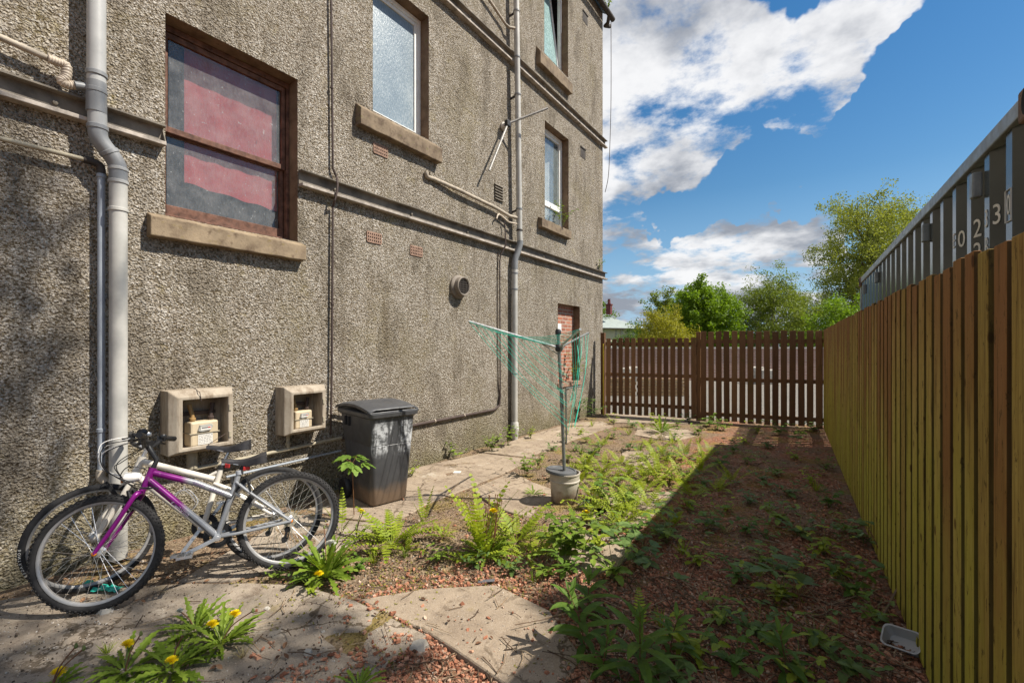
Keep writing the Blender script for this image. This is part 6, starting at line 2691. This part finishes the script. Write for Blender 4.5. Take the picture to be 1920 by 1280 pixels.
lab = lambda kind: (lambda u, v: ('small ' + kind + ' growing in the shaded gravel beside the board fence') if shade_edge(u, v) else ('small ' + kind + ' growing in the sunlit middle of the garden'))
ferns = [fern('-', (0, 0, 0), 9, .30, 71 + i, 'ferns scattered over the gravel', (.3, 1.15), 1.1, .42) for i in range(3)]
spots = [(1085, 905, 1.0), (1130, 880, 1.1), (1155, 905, .9), (1110, 930, 1.1), (1150, 960, 1.2), (1190, 965, 1.0), (1175, 895, 1.0), (1225, 880, 1.0), (1245, 850, .9),
         (1130, 835, .9), (1165, 870, 1.0), (1285, 860, 1.1), (1310, 885, 1.2), (1205, 925, 1.1), (1295, 930, 1.0), (1160, 990, .9), (1095, 880, .9), (1215, 835, .8),
         (1262, 835, .8), (1330, 850, .9), (1345, 920, .8), (1205, 805, .7), (830, 1010, .5), (1045, 1010, .7), (1260, 985, .9), (1180, 930, .9), (1120, 900, .9), (1100, 870, 1.0), (1230, 865, 1.3), (1205, 895, 1.2), (1110, 960, 1.0), (1165, 980, 1.3), (1280, 910, 1.3), (1320, 865, 1.0), (1215, 950, 1.1), (1020, 1035, .7), (935, 1030, .7), (760, 1035, .6), (870, 1055, .6)]
scatter(ferns, spots, lab('yellow green fern'), 'ferns scattered over the gravel')
herbs = [herb('-', (0, 0, 0), .16, 81 + i, 'low weeds scattered over the gravel', 7, .066, (L_herb, L_bram, L_fern, L_dark)[i % 4], spread=(.4, 1.3)) for i in range(4)]
spots = [(1120, 850, 1.1), (1180, 845, 1.2), (1210, 865, .9), (1150, 820, 1.0), (1100, 830, .9), (1185, 800, 1.1), (1230, 795, 1.3), (1330, 800, 1.4), (1355, 805, 1.2), (1290, 790, 1.2), (1420, 812, 1.4),
         (1460, 815, 1.3), (1500, 820, 1.3), (1525, 808, 1.2), (1395, 830, 1.0), (1350, 875, 1.2), (1400, 870, 1.0), (1430, 905, 1.1), (1290, 955, 1.2), (1330, 990, 1.1), (1455, 890, 1.0), (1480, 930, 1.1),
         (1520, 905, .9), (1555, 950, 1.0), (1460, 985, 1.1), (1500, 1010, 1.2), (1545, 1040, 1.1), (1400, 1000, .8), (1250, 1020, 1.2), (1200, 1060, 1.3), (1310, 1060, .9), (1380, 1090, 1.0), (1430, 1060, .8),
         (1470, 1080, 1.1), (1570, 1080, 1.0), (1600, 1120, 1.1), (1350, 1170, .9), (1420, 1190, 1.1), (1300, 1230, 1.1), (1380, 1260, 1.0), (1530, 1210, .9), (1590, 1260, 1.1), (1460, 1130, 1.3), (1620, 1020, .9),
         (1150, 1090, 1.2), (1240, 1000, 1.1), (1120, 1030, 1.2), (1190, 1010, 1.0), (820, 1055, .7), (960, 1075, .7), (720, 1010, .6), (1010, 870, .8), (1065, 865, 1.0), (1035, 845, .8), (1090, 815, .9), (1060, 830, .9),
         (520, 1085, .5), (560, 1090, .5), (585, 1115, .4), (1345, 760 + 45, 1.2), (1270, 800, .9), (1440, 840, 1.1), (1490, 860, 1.0), (1375, 850, .9), (1280, 900, 1.0), (1320, 910, .9), (1255, 905, 1.0),
         (1550, 880, .9), (1585, 1000, .9), (1405, 945, .9), (1360, 960, .8), (1435, 1010, .8), (1640, 1170, .8), (1260, 1280, 1.0), (1500, 1280, 1.0), (1040, 900, .9), (1140, 1000, 1.0), (1080, 845, .8), (1100, 890, 1.2), (1135, 945, 1.5), (1175, 950, 1.4), (1255, 860, 1.2), (1150, 795, 1.2), (1265, 825, 1.2), (1310, 815, 1.2), (1110, 855, 1.2), (1095, 985, 1.2), (1060, 1080, 1.0), (1020, 1080, .8), (890, 1065, .7), (700, 1040, .7), (670, 1070, .6)]
scatter(herbs, spots, lab('leafy weed'), 'low weeds scattered over the gravel')
brs = [bramble('-', (0, 0, 0), .26, 0, 91 + i, 'bramble shoots in the gravel', 5, .058, .07) for i in range(3)]
spots = [(1310, 1010, .9), (1500, 965, .8), (1535, 990, .9), (1470, 1040, .8), (1210, 1040, 1.2), (1560, 1150, .8),
         (1420, 860, .8), (1500, 885, .8), (1440, 925, .8), (1300, 870, 1.0), (1345, 835, 1.1), (1480, 835, 1.2), (1185, 1030, 1.0), (1130, 990, .9), (1225, 950, 1.0), (1170, 920, .9), (1100, 945, .8), (1545, 1060, 1.1), (1390, 910, .8), (1270, 960, 1.0), (1600, 1060, .8), (1415, 1130, .7)]
scatter(brs, spots, lab('bramble shoot'), 'bramble shoots in the gravel')

R = random.Random(13)
L_straw = leafmat('straw_grass', (.30, .23, .10), (.48, .40, .20), .2)
tufts = [grass_tuft('-', (0, 0, 0), .16, 111 + i, 'grass tufts among the weeds', 30, (L_dand, L_fern, L_straw)[i]) for i in range(3)]
spots = [(1090, 850, 1.0), (1075, 890, 1.3), (1140, 865, 1.0), (1200, 845, 1.0), (1250, 870, 1.0), (1120, 915, .9), (1165, 940, .9), (1215, 905, .9), (1010, 880, .9), (1040, 1030, .7), (940, 1060, .7), (880, 1035, .8),
         (760, 1045, .6), (700, 1055, .6), (840, 1075, .5), (1000, 1090, .6), (1180, 815, 1.1), (1240, 825, 1.1), (1310, 830, 1.1), (1110, 800, 1.0), (1060, 812, .9), (330, 1210, .6), (200, 1230, .5), (455, 1235, .5), (585, 1105, .6),
         (1280, 1040, .8), (1360, 1000, .8), (1440, 960, .8), (1530, 920, .9), (1330, 1130, .7), (1420, 1080, .7), (1240, 1180, .7), (1500, 1120, .7)]
scatter(tufts, spots, lab('tuft of thin grass'), 'grass tufts among the weeds')

L_moss = leafmat('moss_and_seedlings', (.17, .15, .025), (.33, .31, .06), .25)
# moss and tiny seedlings that nobody could count
m = MB()
R = random.Random(12)
for i in range(16000):
    p = on_ground(R.uniform(420, 1640), 780 + 480 * R.random() ** 1.3)
    if not (-4.2 < p.x < fence_x(p.y) - .05) or p.y > 10:
        continue
    nv = mnoise.noise(Vector((p.x * 1.6, p.y * 1.6, 9)))
    if nv < .02 or (on_slab(p.x, p.y) and R.random() < .9):
        continue
    p.z = max(.012 if on_slab(p.x, p.y) else -1, ground_z(p.x, p.y)) + .003
    for k_ in range(3):
        a = R.uniform(0, 6.28)
        l = R.uniform(.006, .019)
        d = az(a, R.uniform(.1, .9))
        s = Vector((-d.y, d.x, 0)).normalized() * l * .3
        m.add([p, p + d * l * .5 + s, p + d * l, p + d * l * .5 - s], [(0, 1, 2, 3)])
tag(m.build('ground_cover', L_moss, None), kind='stuff', label='tiny seedlings and moss carpeting the gravel', cat='ground cover')

# ================================================================== loose gravel, twigs and litter on the ground
def chips_mat(name, stops, rough=.9):
    k = Mat(name, rough, .15)
    k.color(k.mix(k.range(k.noise(60, 3), .4, .7, 0, .4), k.ramp(k.island(), stops), (.07, .05, .04)))
    return k.m


M_chips = chips_mat('red_slate_chips', [(0, (.18, .07, .04)), (.3, (.35, .15, .088)), (.55, (.45, .205, .125)), (.75, (.52, .28, .18)), (.88, (.30, .19, .13)), (1, (.60, .44, .33))])
M_grit = chips_mat('mixed_grit', [(0, (.05, .04, .03)), (.35, (.16, .12, .09)), (.6, (.36, .29, .22)), (.85, (.50, .44, .37)), (1, (.62, .58, .52))])
M_twig = chips_mat('dry_twigs', [(0, (.05, .032, .022)), (.4, (.13, .085, .055)), (.75, (.28, .20, .13)), (1, (.42, .33, .22))])
M_dead = chips_mat('dead_leaves', [(0, (.06, .032, .02)), (.5, (.15, .075, .04)), (1, (.26, .15, .085))])


def chip(m, p, l, rnd, flat_=.35):
    a = rnd.uniform(0, 6.28)
    t = az(a, rnd.uniform(-.35, .35))
    s = Vector((-math.sin(a), math.cos(a), rnd.uniform(-.4, .4))).normalized()
    u = t.cross(s).normalized()
    w, h = l * rnd.uniform(.45, .8), l * flat_ * rnd.uniform(.5, 1.2)
    j = lambda: rnd.uniform(.75, 1.15)
    pts = [p - t * l * .5 * j(), p + s * w * .5 * j() - t * l * .12, p + t * l * .5 * j(), p - s * w * .5 * j() + t * l * .1]
    m.add([q - u * h * .4 for q in pts] + [q.lerp(p, .25) + u * h * .6 for q in pts],
          [(4, 5, 6, 7), (0, 1, 5, 4), (1, 2, 6, 5), (2, 3, 7, 6), (3, 0, 4, 7)])


def spot(rnd, umin, umax, vmin, vmax, bias=1.0):
    return on_ground(rnd.uniform(umin, umax), vmin + (vmax - vmin) * rnd.random() ** bias)


R = random.Random(21)
m = MB()
n = 0
while n < 42000:
    p = spot(R, 470, 1760, 800, 1330, .75)
    if p.y < .7 or p.x > fence_x(p.y) - .01 or p.x < -3.9:
        n += 1
        continue
    s = on_slab(p.x, p.y)
    if s and R.random() > (.16 if mnoise.noise(Vector((p.x * 2.3, p.y * 2.3, 6))) > .18 else .02):
        n += 1
        continue
    if p.x < -2.3 + .5 * mnoise.noise(Vector((p.x * 1.5, p.y * 1.5, 2))) and R.random() < .82:
        n += 1
        continue
    if mnoise.noise(Vector((p.x * 1.1, p.y * 1.1, 4))) < -.22 and R.random() < .75:
        n += 1
        continue
    p.z = max(.012 if s else -1, ground_z(p.x, p.y)) + R.uniform(.0, .012)
    chip(m, p, .010 + .030 * R.random() ** 1.8, R)
    n += 1
tag(m.build('gravel', M_chips, None), kind='stuff', label='loose red slate chips covering the garden', cat='gravel')

m = MB()
for i in range(17000):
    p = spot(R, -60, 1640, 840, 1340, .8)
    if p.y < .4 or p.x < -WALL + .02 or p.x > fence_x(p.y) - .02:
        continue
    s = on_slab(p.x, p.y)
    c = mnoise.noise(Vector((p.x * 2.1, p.y * 2.1, 8)))
    near_wall = p.x < -WALL + 1.25 and p.y < 2.2
    if s and R.random() > (.16 + (.5 if c > .15 else 0)) and not (near_wall and R.random() < .5):
        continue
    p.z = max(.013 if s else -1, ground_z(p.x, p.y)) + R.uniform(.0, .004)
    chip(m, p, R.uniform(.004, .013) * (1.6 if R.random() < .06 else 1), R, .6)
tag(m.build('grit', M_grit, None), kind='stuff', label='fine pale grit and crumbs scattered on the concrete and soil', cat='grit')

m = MB()
for i in range(3000):
    p = spot(R, 200, 1760, 810, 1340, .7)
    if p.y < .7 or p.x < -WALL + .1 or p.x > fence_x(p.y) - .04:
        continue
    s = on_slab(p.x, p.y)
    if s and R.random() > .12:
        continue
    l = R.uniform(.03, .16) * (1.9 if R.random() < .1 else 1)
    a = R.uniform(0, 6.28)
    p.z = max(.012 if s else -1, ground_z(p.x, p.y)) + R.uniform(.008, .02)
    d = az(a, R.uniform(-.06, .12))
    q = az(a + 1.57, 0) * (l * R.uniform(-.12, .12))
    m.tube([p, p + d * l * .5 + q, p + d * l], R.uniform(.0009, .0028), 4, caps=False)
for i in range(260):      # long pale straws and bare stems, mostly in the shade
    p = spot(R, 1080, 1740, 850, 1320, .8)
    if p.x > fence_x(p.y) - .15 or on_slab(p.x, p.y):
        continue
    l = R.uniform(.15, .5)
    a = R.uniform(0, 6.28)
    p.z = ground_z(p.x, p.y) + R.uniform(.012, .03)
    d = az(a, R.uniform(-.02, .08))
    q = az(a + 1.57, 0) * (l * R.uniform(-.15, .15))
    m.tube(smooth_path([p, p + d * l * .4 + q, p + d * l], 3), R.uniform(.0012, .0028), 4, caps=False)
tag(m.build('twigs', M_twig, None), kind='stuff', label='dry twigs and stalks littering the ground', cat='twigs')

m = MB()
for i in range(4200):
    p = spot(R, 60, 1770, 815, 1340, .7)
    if p.y < .7 or p.x < -WALL + .05 or p.x > fence_x(p.y) - .02:
        continue
    s = on_slab(p.x, p.y)
    edge = fence_x(p.y) - p.x < .5 or (p.x < -WALL + 1.2)
    if s and R.random() > .05 or (not edge and R.random() < .5):
        continue
    p.z = max(.012 if s else -1, ground_z(p.x, p.y)) + R.uniform(.004, .016)
    l = R.uniform(.015, .045)
    blade(m, p, az(R.uniform(0, 6.28), R.uniform(-.1, .4)), l, l * R.uniform(.4, .7), 3, R.uniform(-.6, 1.2), .4, 'ovate', 0, R)
tag(m.build('dead_leaves', M_dead, None), kind='stuff', label='brown dead leaves gathered along the fence and wall', cat='dead leaves')

# --- litter that can be counted
k = Mat('cloudy_plastic', .35, .5)
k.color((.55, .56, .57))
k.b.inputs['Transmission Weight'].default_value = .35
k.b.inputs['Alpha'].default_value = .9
M_tub = k.m
T0 = gp(1694, 1222)
ax = (Vector((.94, -.30, .05)).normalized(), None, None)
upv = Vector((-.28, -.50, .75)).normalized()
xv = (ax[0] - upv * ax[0].dot(upv)).normalized()
yv = upv.cross(xv)
m = MB()


def ring_pts(w, d, h, r):
    return [T0 + UPZ * .035 + xv * x + yv * y + upv * h for x, y, _ in rrect(-w / 2, w / 2, d, r, 0, 5)]


secs = [ring_pts(.118, .075, -.028, .02), ring_pts(.124, .082, -.02, .022), ring_pts(.150, .108, .038, .026), ring_pts(.160, .118, .040, .028), ring_pts(.160, .118, .043, .028),
        ring_pts(.146, .104, .043, .026), ring_pts(.120, .078, -.018, .02)]
loft(m, secs)
tag(m.build('plastic_tub', M_tub, None, smooth=40), 'cloudy white plastic food tub lying tipped against the fence foot', 'tub')

p = gp(912, 1092)
tag(MB().obox(p + UPZ * .012, (.11, .028, .006), (az(.55, .12), az(.55 + 1.57, .1), UPZ)).build('slate_piece', M_slate, None, bevel=.002), 'thin grey slate sliver lying on the red gravel in front of the ferns', 'slate')
p = gp(857, 887)
tag(MB().obox(p + UPZ * .006, (.09, .06, .006), (az(.4, .05), az(1.97, .1), UPZ)).build('paper_scrap', M_upvc, None, bevel=.002), 'white paper scrap lying on the paving beside the wall', 'paper')
p = gp(1440, 1180)
m = MB()
stick = [gp(1650, 1175, .02), gp(1700, 1110, .03) + UPZ * .12, gp(1718, 1098) + UPZ * .16]
tag(MB().tube(smooth_path(stick, 4), [.006] * 8 + [.004], 6).build('dry_stick', M_twig, None), 'long dry stick leaning on the foot of the board fence', 'stick')
stick = [gp(1775, 1330, .0), gp(1740, 1260, .05), gp(1712, 1206, .10)]
tag(MB().tube(smooth_path(stick, 4), .004, 6).build('dark_cane', M_blk, None), 'thin dark cane sticking out of the plastic tub', 'cane')
p = gp(838, 928)
tag(MB().tube([p, p + Vector((.06, .12, .10))], .006, 6).build('dry_stick', M_twig, None), 'short dark stick poking up from the paving joint behind the ferns', 'stick')
R = random.Random(31)
M_gplas = plain('green_carrier_plastic', (.02, .36, .27), .4, .45, 0, .25, 30)
for (u, v, wd, lab) in ((178, 1098, .20, 'crumpled green plastic lying behind the front bike wheels, nearer the wall'), (198, 1112, .17, 'crumpled green plastic strip just inside the purple front wheel')):
    p = gp(u, v)
    m = MB()
    n = 9
    vs = []
    for i in range(n):
        for j in range(5):
            vs.append(p + RX * ((i / (n - 1) - .5) * wd) + RY * ((j / 4 - .5) * .06) + UPZ * (.012 + R.uniform(0, .03)) + RX * R.uniform(-.008, .008))
    m.add(vs, [(i * 5 + j, i * 5 + j + 1, i * 5 + j + 6, i * 5 + j + 5) for i in range(n - 1) for j in range(4)])
    tag(m.build('plastic_scrap', M_gplas, None), lab, 'litter', 'green plastic scraps under the bikes')
for (u, v, s, lab) in ((578, 1228, .028, 'small pale stone alone on the front concrete'), (605, 1188, .016, 'tiny pale pebble on the front concrete above the bigger stone'), (118, 1108, .03, 'white rubble lump behind the front bike wheels'),
                       (785, 1216, .05, 'pale wood chip at the near corner of the front slab'), (500, 1145, .02, 'pale flake of stone on the concrete behind the dandelion patch'), (200, 1150, .045, 'flat pale tile fragment by the front wheel of the purple bike')):
    p = gp(u, v)
    m = MB()
    rr_ = random.Random(u)
    pts = [az(i * 1.05, 0) * s * rr_.uniform(.7, 1.2) for i in range(6)]
    m.add([p + q for q in pts] + [p + q * .7 + UPZ * s * rr_.uniform(.5, .9) for q in pts], [tuple(range(6, 12))] + [(i, (i + 1) % 6, 6 + (i + 1) % 6, 6 + i) for i in range(6)])
    tag(m.build('stone', M_block, None, bevel=.002), lab, 'stone', 'loose stones on the concrete')

# ================================================================== the big tree beyond the container that dapples the wall and the ground
base_ = Vector((5.6, 3.6, 0))
T = thing('shade_tree', 'big leafy tree outside the picture beyond the container, throwing dappled shade on the wall', 'tree', base_)
R = random.Random(17)
wood, lv = MB(), MB()
trunk_pts = [base_, base_ + Vector((-.1, .1, 4)), base_ + Vector((-.3, .3, 8)), base_ + Vector((-.6, .6, 12))]
wood.tube(smooth_path(trunk_pts, 4), [.28 - .016 * i for i in range(13)], 10)
S = SUN_DIR
targets = []
for i in range(84):      # patches of shade on the wall, left of the soil pipe
    y = R.uniform(-1.6, .78)
    z = R.uniform(-.1, 2.55) if R.random() < .85 else R.uniform(2.4, 3.2)
    targets.append((Vector((-WALL, y, z)), R.uniform(.10, .24), 30))
for i in range(20):      # and on the ground at the front left
    p = on_ground(R.uniform(-150, 330), R.uniform(1120, 1290))
    targets.append((p, R.uniform(.12, .24), 24))
for u, v, r in ((1062, 1138, .055), (1050, 1125, .05), (1070, 1150, .05), (1040, 1145, .045), (1066, 1130, .05), (590, 1165, .10), (540, 1215, .13), (640, 1240, .1), (745, 1250, .09), (470, 1280, .12)):
    targets.append((on_ground(u, v), r, 60))
for p, r, n in targets:
    h = R.uniform(9.0, 13.5)
    q = p + S * (h / S.z)
    for _ in range(n):
        c = q + Vector((R.gauss(0, r), R.gauss(0, r), R.gauss(0, r)))
        nrm = Vector((R.uniform(-1, 1), R.uniform(-1, 1), R.uniform(.1, 1.3))).normalized()
        t = Matrix.Rotation(R.uniform(0, 6.28), 3, nrm) @ nrm.orthogonal().normalized()
        bb = nrm.cross(t)
        s = R.uniform(.07, .13)
        lv.add([c - t * s * .6, c + bb * s * .42, c + t * s * .6, c - bb * s * .42], [(0, 1, 2, 3)])
    if R.random() < .35:
        k_ = min(2, max(1, int(q.z / 5)))
        wood.tube([trunk_pts[k_], trunk_pts[k_].lerp(q, .5) + UPZ * .4, q], [.04, .02, .006], 5)
wood.build('trunk', M_bark, T, smooth=True)
lv.build('crown', L_hedge, T)
